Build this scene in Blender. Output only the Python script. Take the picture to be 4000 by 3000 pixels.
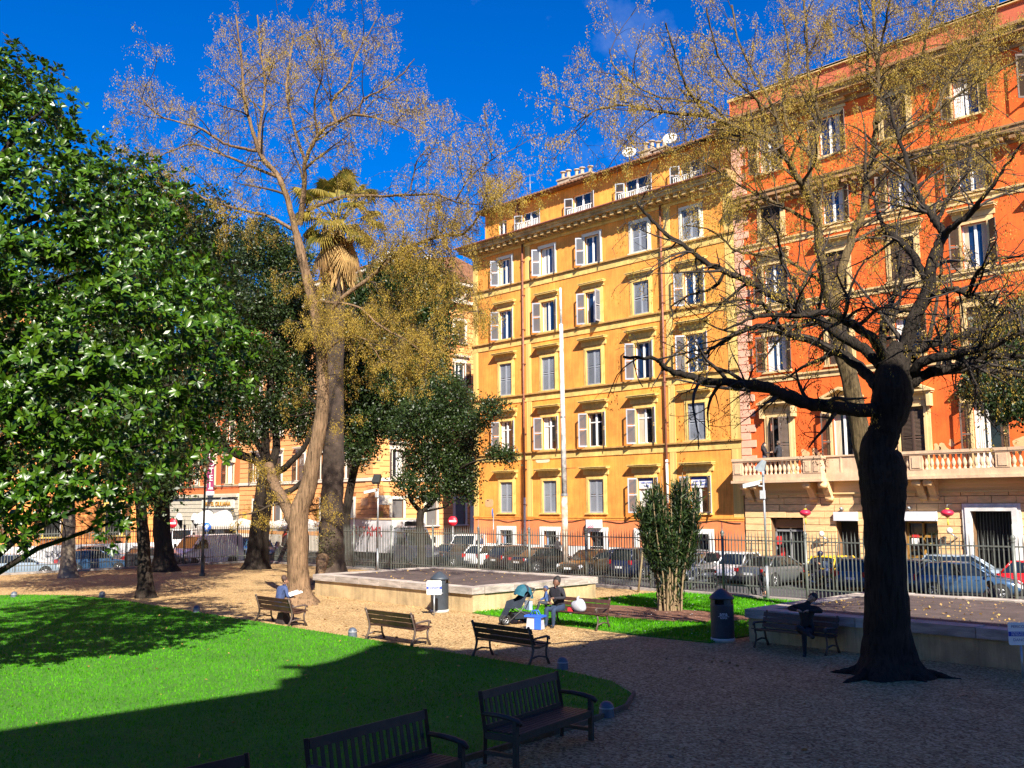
import bpy, bmesh, math, random
import numpy as np
from mathutils import Matrix, Vector
R = math.radians
random.seed(7); rng = np.random.default_rng(7)
for o in list(bpy.data.objects): bpy.data.objects.remove(o)
scene = bpy.context.scene
COL = scene.collection
# ---------------------------------------------------------------- camera
# World: X runs along the street, Y into the buildings (the long facade row is Y = 0), Z up.
# The park is at Z = 0, the street half a metre lower.
cam_d = bpy.data.cameras.new('camera'); cam = bpy.data.objects.new('camera', cam_d); COL.objects.link(cam)
cam_d.sensor_width = 36.0; cam_d.lens = 3850 / 4000 * 36; cam_d.clip_start = 0.1; cam_d.clip_end = 3000
cam.matrix_world = (Matrix.Translation((53.41, -46.86, 3.5)) @ Matrix.Rotation(R(46.5), 4, 'Z')
                    @ Matrix.Rotation(R(90 + 6.92), 4, 'X') @ Matrix.Rotation(R(-0.495), 4, 'Z'))
scene.camera = cam
# ---------------------------------------------------------------- sky, sun, exposure
SUN_EL = R(38); SX, SY = 0.86, -0.51                       # horizontal direction towards the sun
world = bpy.data.worlds.new('World'); scene.world = world; world.use_nodes = True
nt = world.node_tree; nt.nodes.clear()
wo = nt.nodes.new('ShaderNodeOutputWorld'); bg = nt.nodes.new('ShaderNodeBackground')
sky = nt.nodes.new('ShaderNodeTexSky'); sky.sky_type = 'NISHITA'; sky.sun_disc = False
sky.sun_elevation = SUN_EL; sky.sun_rotation = math.atan2(SX, SY); sky.altitude = 50
sky.air_density = 1.0; sky.dust_density = 0.2; sky.ozone_density = 3.0
hs = nt.nodes.new('ShaderNodeHueSaturation'); hs.inputs['Saturation'].default_value = 1.58; hs.inputs['Value'].default_value = 1.0
hs.inputs['Hue'].default_value = 0.52
nt.links.new(sky.outputs[0], hs.inputs['Color'])
# a faint wisp of cloud, the only one in this sky
tc = nt.nodes.new('ShaderNodeTexCoord')
cn = nt.nodes.new('ShaderNodeTexNoise'); cn.inputs['Scale'].default_value = 5.0; cn.inputs['Detail'].default_value = 7; cn.inputs['Roughness'].default_value = 0.62
nt.links.new(tc.outputs['Generated'], cn.inputs['Vector'])
cr = nt.nodes.new('ShaderNodeValToRGB'); cr.color_ramp.elements[0].position = 0.6; cr.color_ramp.elements[1].position = 0.95
cr.color_ramp.elements[1].color = (0.35, 0.35, 0.35, 1)
nt.links.new(cn.outputs['Fac'], cr.inputs['Fac'])
mx = nt.nodes.new('ShaderNodeMixRGB'); mx.inputs['Color2'].default_value = (6.0, 6.5, 7.2, 1)
nt.links.new(cr.outputs[0], mx.inputs['Fac']); nt.links.new(hs.outputs[0], mx.inputs['Color1'])
nt.links.new(mx.outputs[0], bg.inputs['Color']); bg.inputs['Strength'].default_value = 0.068
nt.links.new(bg.outputs[0], wo.inputs['Surface'])
sun_d = bpy.data.lights.new('sun', 'SUN'); sun = bpy.data.objects.new('sun', sun_d); COL.objects.link(sun)
sun_d.energy = 5.0; sun_d.angle = R(0.53); sun_d.color = (1.0, 0.92, 0.80)
_d = Vector((SX * math.cos(SUN_EL), SY * math.cos(SUN_EL), math.sin(SUN_EL)))
sun.rotation_euler = _d.to_track_quat('Z', 'Y').to_euler(); sun.location = (60, -60, 60)
scene.view_settings.view_transform = 'Standard'; scene.view_settings.look = 'None'
scene.view_settings.gamma = 1.0; scene.view_settings.use_curve_mapping = False
scene.view_settings.exposure = 1.35
scene.render.engine = 'CYCLES'
scene.cycles.max_bounces = 6; scene.cycles.diffuse_bounces = 3; scene.cycles.glossy_bounces = 2
scene.cycles.transmission_bounces = 3; scene.cycles.transparent_max_bounces = 4
scene.cycles.caustics_reflective = False; scene.cycles.caustics_refractive = False
# ---------------------------------------------------------------- helpers
def link(o, parent=None):
    COL.objects.link(o)
    if parent is not None: o.parent = parent
    return o
def tag(o, label=None, cat=None, group=None, kind=None):
    if label: o['label'] = label
    if cat: o['category'] = cat
    if group: o['group'] = group
    if kind: o['kind'] = kind
    return o
def thing(name, label, cat, loc=(0, 0, 0), rz=0.0, group=None):
    o = bpy.data.objects.new(name, None); link(o)
    o.empty_display_size = 0.2; o.location = loc; o.rotation_euler = (0, 0, rz)
    return tag(o, label, cat, group)
class MB:
    """collects boxes, tubes, lathes and polygons into one mesh"""
    def __init__(s): s.v = []; s.f = []; s.m = []; s.s = []
    def add(s, vs, fs, m=0, smooth=False):
        b = len(s.v); s.v.extend([tuple(map(float, p)) for p in vs])
        for f in fs: s.f.append([b + i for i in f]); s.m.append(m); s.s.append(smooth)
        return s
    def box(s, x0, x1, y0, y1, z0, z1, m=0):
        return s.add([(x0,y0,z0),(x1,y0,z0),(x1,y1,z0),(x0,y1,z0),(x0,y0,z1),(x1,y0,z1),(x1,y1,z1),(x0,y1,z1)],
                     [(3,2,1,0),(4,5,6,7),(0,1,5,4),(1,2,6,5),(2,3,7,6),(3,0,4,7)], m)
    def obox(s, c, size, rot=(0,0,0), m=0, taper=1.0):
        M = Matrix.Translation(c) @ (Matrix.Rotation(rot[2],4,'Z') @ Matrix.Rotation(rot[1],4,'Y') @ Matrix.Rotation(rot[0],4,'X'))
        a, b, h = size[0]/2, size[1]/2, size[2]/2; t = taper
        vs = [M @ Vector(p) for p in [(-a,-b,-h),(a,-b,-h),(a,b,-h),(-a,b,-h),(-a*t,-b*t,h),(a*t,-b*t,h),(a*t,b*t,h),(-a*t,b*t,h)]]
        return s.add(vs, [(3,2,1,0),(4,5,6,7),(0,1,5,4),(1,2,6,5),(2,3,7,6),(3,0,4,7)], m)
    def tube(s, pts, rad, n=8, m=0, cap=True, smooth=True, squash=1.0):
        P = [Vector(p) for p in pts]; k = len(P)
        rad = [rad]*k if isinstance(rad, (int, float)) else rad
        vs = []; ref = None
        for i in range(k):
            d = (P[min(i+1,k-1)] - P[max(i-1,0)])
            if d.length < 1e-9: d = Vector((0,0,1))
            d.normalize()
            if ref is None:
                ref = Vector((0,0,1)) if abs(d.z) < 0.9 else Vector((1,0,0))
            a = d.cross(ref)
            if a.length < 1e-6: a = d.orthogonal()
            a.normalize(); b = d.cross(a).normalized(); ref = a.cross(d)
            for j in range(n):
                t = 2*math.pi*j/n; vs.append(P[i] + (a*math.cos(t) + b*math.sin(t)*squash)*rad[i])
        fs = []
        for i in range(k-1):
            for j in range(n):
                j2 = (j+1) % n; fs.append((i*n+j, i*n+j2, (i+1)*n+j2, (i+1)*n+j))
        if cap: fs.append(tuple(range(n-1,-1,-1))); fs.append(tuple((k-1)*n+j for j in range(n)))
        return s.add(vs, fs, m, smooth)
    def lathe(s, prof, c=(0,0,0), n=16, m=0, axis='z', smooth=True, ang=2*math.pi):
        vs = []; fs = []; full = abs(ang-2*math.pi) < 1e-6; nn = n if full else n+1
        for r, z in prof:
            for j in range(nn):
                t = ang*j/n; x, y = r*math.cos(t), r*math.sin(t)
                p = (x,y,z) if axis == 'z' else ((z,x,y) if axis == 'x' else (x,z,y))
                vs.append((p[0]+c[0], p[1]+c[1], p[2]+c[2]))
        for i in range(len(prof)-1):
            for j in range(n):
                j2 = (j+1) % nn
                q = (i*nn+j, i*nn+j2, (i+1)*nn+j2, (i+1)*nn+j)
                fs.append(q if axis != 'y' else q[::-1])
        return s.add(vs, fs, m, smooth)
    def prism(s, poly, a, b, plane='xz', m=0):
        """polygon in a plane, extruded between a and b along the third axis"""
        def P(p, t): return {'xz': (p[0], t, p[1]), 'xy': (p[0], p[1], t), 'yz': (t, p[0], p[1])}[plane]
        n = len(poly); vs = [P(p, a) for p in poly] + [P(p, b) for p in poly]
        fs = [tuple(range(n)), tuple(range(2*n-1, n-1, -1))] + [(i, n+i, n+(i+1)%n, (i+1)%n) for i in range(n)]
        return s.add(vs, fs, m)
    def ellip(s, c, r, n=12, k=8, m=0):
        prof = [(math.sin(math.pi*i/k), -math.cos(math.pi*i/k)) for i in range(k+1)]
        vs = []; fs = []
        for a, z in prof:
            for j in range(n):
                t = 2*math.pi*j/n; vs.append((c[0]+r[0]*a*math.cos(t), c[1]+r[1]*a*math.sin(t), c[2]+r[2]*z))
        for i in range(k):
            for j in range(n): fs.append((i*n+j, i*n+(j+1)%n, (i+1)*n+(j+1)%n, (i+1)*n+j))
        return s.add(vs, fs, m, True)
    def mesh(s, name, mats):
        me = bpy.data.meshes.new(name); me.from_pydata(s.v, [], s.f)
        for mt in (mats if isinstance(mats, (list, tuple)) else [mats]): me.materials.append(mt)
        me.polygons.foreach_set('material_index', s.m); me.polygons.foreach_set('use_smooth', s.s)
        bm = bmesh.new(); bm.from_mesh(me); bmesh.ops.recalc_face_normals(bm, faces=bm.faces); bm.to_mesh(me); bm.free()
        me.update(); return me
    def build(s, name, mats, parent=None, loc=None, rz=None):
        o = bpy.data.objects.new(name, s.mesh(name, mats)); link(o, parent)
        if loc is not None: o.location = loc
        if rz is not None: o.rotation_euler = (0, 0, rz)
        return o
def inst(name, me, parent=None, loc=(0,0,0), rot=(0,0,0), sc=None):
    o = bpy.data.objects.new(name, me); link(o, parent); o.location = loc; o.rotation_euler = rot
    if sc is not None: o.scale = sc if isinstance(sc, (tuple, list)) else (sc, sc, sc)
    return o
def copy_tree(o, parent=None):
    c = o.copy(); COL.objects.link(c); c.parent = parent
    for ch in list(o.children): copy_tree(ch, c)
    return c
def np_mesh(name, V, F, mats, midx=None, smooth=False):
    """fast mesh from numpy arrays; F is an (n,3) or (n,4) array"""
    me = bpy.data.meshes.new(name); V = np.asarray(V, np.float32); F = np.asarray(F, np.int32)
    me.vertices.add(len(V)); me.vertices.foreach_set('co', V.ravel())
    k = F.shape[1]; me.loops.add(F.size); me.loops.foreach_set('vertex_index', F.ravel())
    me.polygons.add(len(F)); me.polygons.foreach_set('loop_start', np.arange(0, F.size, k, dtype=np.int32))
    me.polygons.foreach_set('loop_total', np.full(len(F), k, np.int32))
    for mt in (mats if isinstance(mats, (list, tuple)) else [mats]): me.materials.append(mt)
    if midx is not None: me.polygons.foreach_set('material_index', np.asarray(midx, np.int32))
    if smooth: me.polygons.foreach_set('use_smooth', np.ones(len(F), bool))
    me.update(calc_edges=True); return me
# ---------------------------------------------------------------- materials
MAT = {}
def mat(name, col, rough=0.8, var=0.12, scale=6.0, bump=0.0, bscale=40.0, metal=0.0, spec=0.5, detail=5, col2=None,
        v2=0.0, s2=0.6, trans=0.0, coat=0.0, streak=0.0, coords='Object', rnd=0.0):
    """principled material: base colour mottled by noise at two scales, optional streaks and bump"""
    if name in MAT: return MAT[name]
    m = bpy.data.materials.new(name); m.use_nodes = True; t = m.node_tree; N = t.nodes; L = t.links
    p = N['Principled BSDF']; p.inputs['Roughness'].default_value = rough; p.inputs['Metallic'].default_value = metal
    p.inputs['Specular IOR Level'].default_value = spec; p.inputs['Coat Weight'].default_value = coat
    p.inputs['Coat Roughness'].default_value = 0.05
    tcn = N.new('ShaderNodeTexCoord'); vec = tcn.outputs[coords]
    if rnd:                                        # every object its own piece of the pattern
        oi = N.new('ShaderNodeObjectInfo'); ad = N.new('ShaderNodeVectorMath'); ad.operation = 'ADD'
        sc_ = N.new('ShaderNodeMath'); sc_.operation = 'MULTIPLY'; sc_.inputs[1].default_value = 57.0
        L.new(oi.outputs['Random'], sc_.inputs[0]); L.new(vec, ad.inputs[0]); L.new(sc_.outputs[0], ad.inputs[1]); vec = ad.outputs[0]
    n1 = N.new('ShaderNodeTexNoise'); n1.inputs['Scale'].default_value = scale; n1.inputs['Detail'].default_value = detail
    L.new(vec, n1.inputs['Vector'])
    c = np.array(col[:3])
    r1 = N.new('ShaderNodeMapRange'); r1.inputs[1].default_value = 0.3; r1.inputs[2].default_value = 0.7
    L.new(n1.outputs['Fac'], r1.inputs[0])
    mixn = N.new('ShaderNodeMixRGB'); L.new(r1.outputs[0], mixn.inputs['Fac'])
    ca = tuple(np.clip(c*(1-var), 0, 1)) + (1,); cb = (tuple(np.clip(c*(1+var), 0, 1)) if col2 is None else tuple(col2[:3])) + (1,)
    mixn.inputs['Color1'].default_value = ca; mixn.inputs['Color2'].default_value = cb
    out = mixn.outputs[0]
    if v2:
        n2 = N.new('ShaderNodeTexNoise'); n2.inputs['Scale'].default_value = s2; n2.inputs['Detail'].default_value = 6
        n2.inputs['Roughness'].default_value = 0.65; L.new(vec, n2.inputs['Vector'])
        r2 = N.new('ShaderNodeMapRange'); r2.inputs[1].default_value = 0.32; r2.inputs[2].default_value = 0.68
        r2.inputs[3].default_value = 1-v2; r2.inputs[4].default_value = 1+v2*0.5; L.new(n2.outputs['Fac'], r2.inputs[0])
        mu = N.new('ShaderNodeMixRGB'); mu.blend_type = 'MULTIPLY'; mu.inputs['Fac'].default_value = 1
        L.new(out, mu.inputs['Color1']); L.new(r2.outputs[0], mu.inputs['Color2']); out = mu.outputs[0]
    if streak:
        mp = N.new('ShaderNodeMapping'); mp.inputs['Scale'].default_value = (7, 7, 0.5); L.new(vec, mp.inputs['Vector'])
        n3 = N.new('ShaderNodeTexNoise'); n3.inputs['Scale'].default_value = 1.0; n3.inputs['Detail'].default_value = 6
        n3.inputs['Roughness'].default_value = 0.7; L.new(mp.outputs[0], n3.inputs['Vector'])
        r3 = N.new('ShaderNodeMapRange'); r3.inputs[1].default_value = 0.42; r3.inputs[2].default_value = 0.72
        r3.inputs[3].default_value = 1.0; r3.inputs[4].default_value = 1-streak; L.new(n3.outputs['Fac'], r3.inputs[0])
        mu = N.new('ShaderNodeMixRGB'); mu.blend_type = 'MULTIPLY'; mu.inputs['Fac'].default_value = 1
        L.new(out, mu.inputs['Color1']); L.new(r3.outputs[0], mu.inputs['Color2']); out = mu.outputs[0]
    L.new(out, p.inputs['Base Color'])
    if bump:
        nb = N.new('ShaderNodeTexNoise'); nb.inputs['Scale'].default_value = bscale; nb.inputs['Detail'].default_value = 6
        L.new(vec, nb.inputs['Vector']); b = N.new('ShaderNodeBump'); b.inputs['Strength'].default_value = bump
        b.inputs['Distance'].default_value = 0.03; L.new(nb.outputs['Fac'], b.inputs['Height']); L.new(b.outputs[0], p.inputs['Normal'])
    if trans:                                      # thin leaves let some light through
        tr = N.new('ShaderNodeBsdfTranslucent'); L.new(out, tr.inputs['Color']); ms = N.new('ShaderNodeMixShader')
        ms.inputs[0].default_value = trans; L.new(p.outputs[0], ms.inputs[1]); L.new(tr.outputs[0], ms.inputs[2])
        L.new(ms.outputs[0], N['Material Output'].inputs['Surface'])
    MAT[name] = m; return m
def vcol_mat(name, cols, rough=0.6, trans=0.3, spec=0.5, scale=1.1):
    """leaf material: colour varies leaf by leaf (per mesh island) between the given colours"""
    if name in MAT: return MAT[name]
    m = bpy.data.materials.new(name); m.use_nodes = True; t = m.node_tree; N = t.nodes; L = t.links
    p = N['Principled BSDF']; p.inputs['Roughness'].default_value = rough; p.inputs['Specular IOR Level'].default_value = spec
    g = N.new('ShaderNodeNewGeometry'); cr_ = N.new('ShaderNodeValToRGB'); e = cr_.color_ramp.elements
    e[0].color = (*cols[0], 1); e[1].color = (*cols[-1], 1)
    for i, c in enumerate(cols[1:-1]):
        q = e.new((i+1)/(len(cols)-1)); q.color = (*c, 1)
    L.new(g.outputs['Random Per Island'], cr_.inputs['Fac'])
    tcn = N.new('ShaderNodeTexCoord'); nz = N.new('ShaderNodeTexNoise'); nz.inputs['Scale'].default_value = scale; nz.inputs['Detail'].default_value = 4; L.new(tcn.outputs['Object'], nz.inputs['Vector'])
    mr = N.new('ShaderNodeMapRange'); mr.inputs[1].default_value = .3; mr.inputs[2].default_value = .7; mr.inputs[3].default_value = .72; mr.inputs[4].default_value = 1.18; L.new(nz.outputs['Fac'], mr.inputs[0])
    mu = N.new('ShaderNodeMixRGB'); mu.blend_type = 'MULTIPLY'; mu.inputs['Fac'].default_value = 1; L.new(cr_.outputs[0], mu.inputs['Color1']); L.new(mr.outputs[0], mu.inputs['Color2']); L.new(mu.outputs[0], p.inputs['Base Color'])
    if trans:
        tr = N.new('ShaderNodeBsdfTranslucent'); L.new(mu.outputs[0], tr.inputs['Color']); ms = N.new('ShaderNodeMixShader')
        ms.inputs[0].default_value = trans; L.new(p.outputs[0], ms.inputs[1]); L.new(tr.outputs[0], ms.inputs[2])
        L.new(ms.outputs[0], N['Material Output'].inputs['Surface'])
    MAT[name] = m; return m
def bark_mat(name, col, dark=.35, bump=1.0, fx=11.0, fz=1.3):
    """bark: ridges drawn out along the trunk"""
    m = bpy.data.materials.new(name); m.use_nodes = True; t = m.node_tree; N = t.nodes; L = t.links
    p = N['Principled BSDF']; p.inputs['Roughness'].default_value = .95; p.inputs['Specular IOR Level'].default_value = .2
    tcn = N.new('ShaderNodeTexCoord'); mp = N.new('ShaderNodeMapping'); mp.inputs['Scale'].default_value = (fx, fx, fz); L.new(tcn.outputs['Object'], mp.inputs['Vector'])
    n1 = N.new('ShaderNodeTexNoise'); n1.inputs['Scale'].default_value = 1.6; n1.inputs['Detail'].default_value = 7; n1.inputs['Roughness'].default_value = .65; L.new(mp.outputs[0], n1.inputs['Vector'])
    cr_ = N.new('ShaderNodeValToRGB'); e = cr_.color_ramp.elements; c = np.array(col); e[0].position = .34; e[1].position = .68
    e[0].color = (*(c*dark), 1); e[1].color = (*np.clip(c*1.35, 0, 1), 1); q = e.new(.5); q.color = (*c, 1); L.new(n1.outputs['Fac'], cr_.inputs['Fac'])
    n2 = N.new('ShaderNodeTexNoise'); n2.inputs['Scale'].default_value = 1.4; n2.inputs['Detail'].default_value = 4; L.new(tcn.outputs['Object'], n2.inputs['Vector'])
    mr = N.new('ShaderNodeMapRange'); mr.inputs[1].default_value = .3; mr.inputs[2].default_value = .7; mr.inputs[3].default_value = .65; mr.inputs[4].default_value = 1.2; L.new(n2.outputs['Fac'], mr.inputs[0])
    mu = N.new('ShaderNodeMixRGB'); mu.blend_type = 'MULTIPLY'; mu.inputs['Fac'].default_value = 1; L.new(cr_.outputs[0], mu.inputs['Color1']); L.new(mr.outputs[0], mu.inputs['Color2']); L.new(mu.outputs[0], p.inputs['Base Color'])
    b = N.new('ShaderNodeBump'); b.inputs['Strength'].default_value = bump; b.inputs['Distance'].default_value = .06; L.new(n1.outputs['Fac'], b.inputs['Height']); L.new(b.outputs[0], p.inputs['Normal'])
    MAT[name] = m; return m
def glass_mat(name, col, rough=0.04, spec=0.9):
    return mat(name, col, rough=rough, var=0.15, scale=1.0, spec=spec)
def text_obj(s, size, m, parent, loc, rot, ext=0.004, name='lettering', align='CENTER', sx=1.0):
    cu = bpy.data.curves.new('t', 'FONT'); cu.body = s; cu.size = size; cu.extrude = ext; cu.align_x = align; cu.align_y = 'CENTER'
    cu.resolution_u = 3
    t = bpy.data.objects.new('t', cu); COL.objects.link(t)
    dg = bpy.context.evaluated_depsgraph_get(); me = bpy.data.meshes.new_from_object(t.evaluated_get(dg))
    bpy.data.objects.remove(t); bpy.data.curves.remove(cu); me.materials.clear(); me.materials.append(m)
    return inst(name, me, parent, loc, rot, (sx, 1, 1))
# ================================================================ materials used in many places
M_asphalt = mat('asphalt', (0.06, 0.06, 0.064), 0.9, 0.25, 3.0, bump=0.4, bscale=60, v2=0.3, s2=0.2)
M_tar = mat('tar_paving', (0.085, 0.06, 0.055), 0.85, 0.3, 2.5, bump=0.5, bscale=50, v2=0.35, s2=0.5)
M_kerb = mat('kerb_stone', (0.30, 0.27, 0.24), 0.85, 0.2, 4.0, bump=0.4, bscale=30, rnd=1)
M_trav = mat('travertine_wall', (0.52, 0.38, 0.20), 0.8, 0.18, 2.0, bump=0.4, bscale=18, v2=0.25, s2=0.8, streak=0.35)
M_coping = mat('coping_stone', (0.42, 0.36, 0.31), 0.8, 0.25, 3.0, bump=0.5, bscale=16, v2=0.45, s2=1.2, rnd=1)
M_soil = mat('mulch', (0.16, 0.07, 0.04), 0.95, 0.5, 9.0, bump=0.8, bscale=40)
M_walk = mat('pavement', (0.17, 0.16, 0.15), 0.9, 0.2, 3.0, bump=0.3, bscale=50)
M_iron = mat('black_iron', (0.02, 0.022, 0.02), 0.5, 0.3, 5.0)
M_fence = mat('fence_paint', (0.13, 0.14, 0.125), 0.45, 0.25, 6.0, metal=0.2)
M_white = mat('white_paint', (0.80, 0.79, 0.76), 0.6, 0.05, 5.0)
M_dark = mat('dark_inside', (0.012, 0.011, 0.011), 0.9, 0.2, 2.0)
M_bark = None
def gravel_material():
    m = bpy.data.materials.new('gravel'); m.use_nodes = True; t = m.node_tree; N = t.nodes; L = t.links
    p = N['Principled BSDF']; p.inputs['Roughness'].default_value = 0.9; p.inputs['Specular IOR Level'].default_value = 0.2
    tcn = N.new('ShaderNodeTexCoord')
    v = N.new('ShaderNodeTexVoronoi'); v.inputs['Scale'].default_value = 26.0; L.new(tcn.outputs['Object'], v.inputs['Vector'])
    r = N.new('ShaderNodeValToRGB'); e = r.color_ramp.elements
    e[0].color = (0.19, 0.10, 0.04, 1); e[1].color = (0.66, 0.47, 0.24, 1); q = e.new(0.45); q.color = (0.42, 0.265, 0.11, 1)
    sp = N.new('ShaderNodeSeparateColor'); L.new(v.outputs['Color'], sp.inputs[0]); L.new(sp.outputs[0], r.inputs['Fac'])
    n = N.new('ShaderNodeTexNoise'); n.inputs['Scale'].default_value = 0.7; n.inputs['Detail'].default_value = 8; n.inputs['Roughness'].default_value = 0.7
    L.new(tcn.outputs['Object'], n.inputs['Vector'])
    mr = N.new('ShaderNodeMapRange'); mr.inputs[1].default_value = 0.3; mr.inputs[2].default_value = 0.7; mr.inputs[3].default_value = 0.72; mr.inputs[4].default_value = 1.15
    L.new(n.outputs['Fac'], mr.inputs[0])
    mu = N.new('ShaderNodeMixRGB'); mu.blend_type = 'MULTIPLY'; mu.inputs['Fac'].default_value = 1
    L.new(r.outputs[0], mu.inputs['Color1']); L.new(mr.outputs[0], mu.inputs['Color2']); L.new(mu.outputs[0], p.inputs['Base Color'])
    b = N.new('ShaderNodeBump'); b.inputs['Strength'].default_value = 0.9; b.inputs['Distance'].default_value = 0.03
    L.new(v.outputs['Distance'], b.inputs['Height']); L.new(b.outputs[0], p.inputs['Normal'])
    return m
M_gravel = gravel_material()
M_lawn = mat('lawn_soil', (0.045, 0.18, 0.003), 0.95, 0.35, 18.0, bump=0.8, bscale=60, v2=0.25, s2=0.5)
UB = {}
def ubox(name, parent, x0, x1, y0, y1, z0, z1, m):
    """a box piece; alike pieces share one cube mesh and differ by scale"""
    if m.name not in UB:
        UB[m.name] = MB().box(-.5, .5, -.5, .5, -.5, .5).mesh('piece_' + m.name, m)
    return inst(name, UB[m.name], parent, ((x0+x1)/2, (y0+y1)/2, (z0+z1)/2), (0,0,0), (x1-x0, y1-y0, z1-z0))
# ================================================================ ground
SZ = -0.5                                          # street level
g = MB(); g.add([(-900,-900,SZ),(900,-900,SZ),(900,900,SZ),(-900,900,SZ)], [(0,1,2,3)])
tag(g.build('street', M_asphalt), kind='structure')
g = MB(); g.box(-3.2, 90, -95, -15.3, SZ-.3, 0.0)
tag(g.build('gravel_ground', M_gravel), kind='structure')
# pavement strips by the house fronts, a step above the street
for nm, (x0, x1, y0, y1) in {'pavement_main': (-1.2, 70, -1.5, 14), 'pavement_corner': (-70, -11.2, -1.6, 20), 'pavement_left': (-24, -16.6, -80, -15.2), 'pavement_park_side': (-6.0, 90, -15.3, -13.9), 'pavement_park_left': (-4.6, -3.2, -80, -15.3)}.items():
    g = MB(); g.box(x0, x1, y0, y1, SZ-.2, SZ+.13); tag(g.build(nm, M_walk), kind='structure')
# kerb stones carrying the fence
ks = thing('park_kerb', None, None); ks['kind'] = 'structure'
x = -3.2
while x < 50:
    w = random.uniform(1.0, 1.5); ubox('kerb_stone', ks, x+.01, x+w-.01, -15.42, -15.08, -.3, .10 + random.uniform(-.01, .01), M_kerb); x += w
y = -50
while y < -15.5:
    w = random.uniform(1.0, 1.5); ubox('kerb_stone', ks, -3.37, -3.03, y+.01, min(y+w-.01, -15.44), -.3, .10 + random.uniform(-.01, .01), M_kerb); y += w
# lawns
def sheet(name, poly, z0, z1, m, kind):
    g = MB(); g.prism(poly, z0, z1, 'xy'); return tag(g.build(name, m), kind=kind)
LAWN = [(8,-62),(8,-38),(9.3,-35.3),(10.6,-33.4),(12.6,-32.1),(15,-31.62),(38.8,-31.55),(40.3,-31.8),(41.4,-32.5),(42.05,-33.5),(42.4,-35.0),(42.7,-37.5),(43.1,-42),(43.3,-50),(43.3,-62)]
sheet('lawn', LAWN, -.1, .035, M_lawn, 'structure')
LAWN2 = [(28.95,-25.5),(31,-25.75),(36.5,-26.1),(38.5,-26.0),(38.5,-15.5),(28.95,-15.5)]
sheet('lawn_by_fence', LAWN2, -.1, .03, M_lawn, 'structure')
mul = [(33.5+math.cos(a)*(3.0+.5*math.sin(3*a))*1.0, -22.0+math.sin(a)*(1.75+.3*math.sin(2*a+1))) for a in np.linspace(0, 2*math.pi, 40, endpoint=False)]
sheet('mulch_bed', mul, -.05, .05, M_soil, 'structure')
# edging board along the near end of the lawn
e = MB(); P_ = [p for p in LAWN[8:13]]
for a, b in zip(P_[:-1], P_[1:]):
    d = Vector((b[0]-a[0], b[1]-a[1], 0)); c = ((a[0]+b[0])/2+.05, (a[1]+b[1])/2, .02)
    e.obox(c, (d.length+.02, .05, .12), (0, 0, math.atan2(d.y, d.x)))
tag(e.build('lawn_edging', mat('edging_wood', (0.12,0.08,0.05), 0.9, 0.3, 8)), kind='structure')
def in_poly(px, py, poly):
    r = np.zeros(len(px), bool); n = len(poly)
    for i in range(n):
        x1, y1 = poly[i]; x2, y2 = poly[(i+1) % n]
        c = ((y1 > py) != (y2 > py)) & (px < (x2-x1)*(py-y1)/(y2-y1+1e-12)+x1); r ^= c
    return r
def grass(name, poly, n, hmin, hmax, label_, hole=None):
    P = np.array(poly); lo, hi = P.min(0), P.max(0)
    xy = rng.uniform(lo, hi, (n, 2)); xy = xy[in_poly(xy[:,0], xy[:,1], poly)]
    if hole is not None: xy = xy[~in_poly(xy[:,0], xy[:,1], hole)]
    # keep only blades near enough to the camera to be told apart, denser close by
    d = np.hypot(xy[:,0]-53.4, xy[:,1]+46.9); keep = rng.random(len(xy)) < np.clip(18/d, .25, 1); xy = xy[keep]; d = d[keep]
    k = len(xy); a = rng.uniform(0, 2*np.pi, k); h = rng.uniform(hmin, hmax, k); w = rng.uniform(.004, .008, k)*np.clip(d/14, 1, 2.4)
    lean = rng.normal(0, .5, (k, 2))*h[:,None]
    b = np.c_[xy, np.full(k, .03)]; t = np.c_[np.cos(a)*w, np.sin(a)*w, np.zeros(k)]
    V = np.empty((k, 3, 3)); V[:,0] = b-t; V[:,1] = b+t; V[:,2] = b + np.c_[lean, h]
    F = np.arange(k*3).reshape(k, 3)
    m = vcol_mat('grass_blade', [(.035,.19,.002),(.055,.28,.003),(.085,.37,.004),(.13,.42,.006),(.07,.31,.003)], 0.9, 0.35, 0.1, 0.45)
    o = inst(name, np_mesh(name, V.reshape(-1,3), F, m)); tag(o, label_, 'grass', kind='stuff'); return o
grass('grass', LAWN, 420000, .03, .06, 'short bright green grass of the large lawn')
grass('grass', LAWN2, 60000, .04, .08, 'grass of the small lawn in front of the iron fence', mul)
# fallen leaves and daisies: too many to count
def litter(name, n, region, cols, s0, s1, z, label_, cat, poly=None, flat=1.0):
    xy = np.c_[rng.uniform(region[0], region[1], n), rng.uniform(region[2], region[3], n)]
    if poly is not None: xy = xy[in_poly(xy[:,0], xy[:,1], poly)]
    k = len(xy); a = rng.uniform(0, 2*np.pi, k); s = rng.uniform(s0, s1, k)
    u_ = np.c_[np.cos(a)*s, np.sin(a)*s, rng.normal(0,.25*flat,k)*s]; v_ = np.c_[-np.sin(a)*s*.5, np.cos(a)*s*.5, rng.normal(0,.4*flat,k)*s]
    c = np.c_[xy, np.full(k, z) + s*.25*flat]
    V = np.stack([c-u_, c-v_, c+u_, c+v_], 1).reshape(-1,3)
    return tag(inst(name, np_mesh(name, V, np.arange(4*k).reshape(k,4), vcol_mat(name+'_leaf', cols, .7, .2))), label_, cat, kind='stuff')
litter('fallen_leaves', 260, (8,42,-50,-32), [(.35,.22,.06),(.5,.25,.06),(.22,.12,.05)], .02, .05, .05, 'dry leaves scattered on the large lawn', 'leaves', LAWN)
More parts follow.
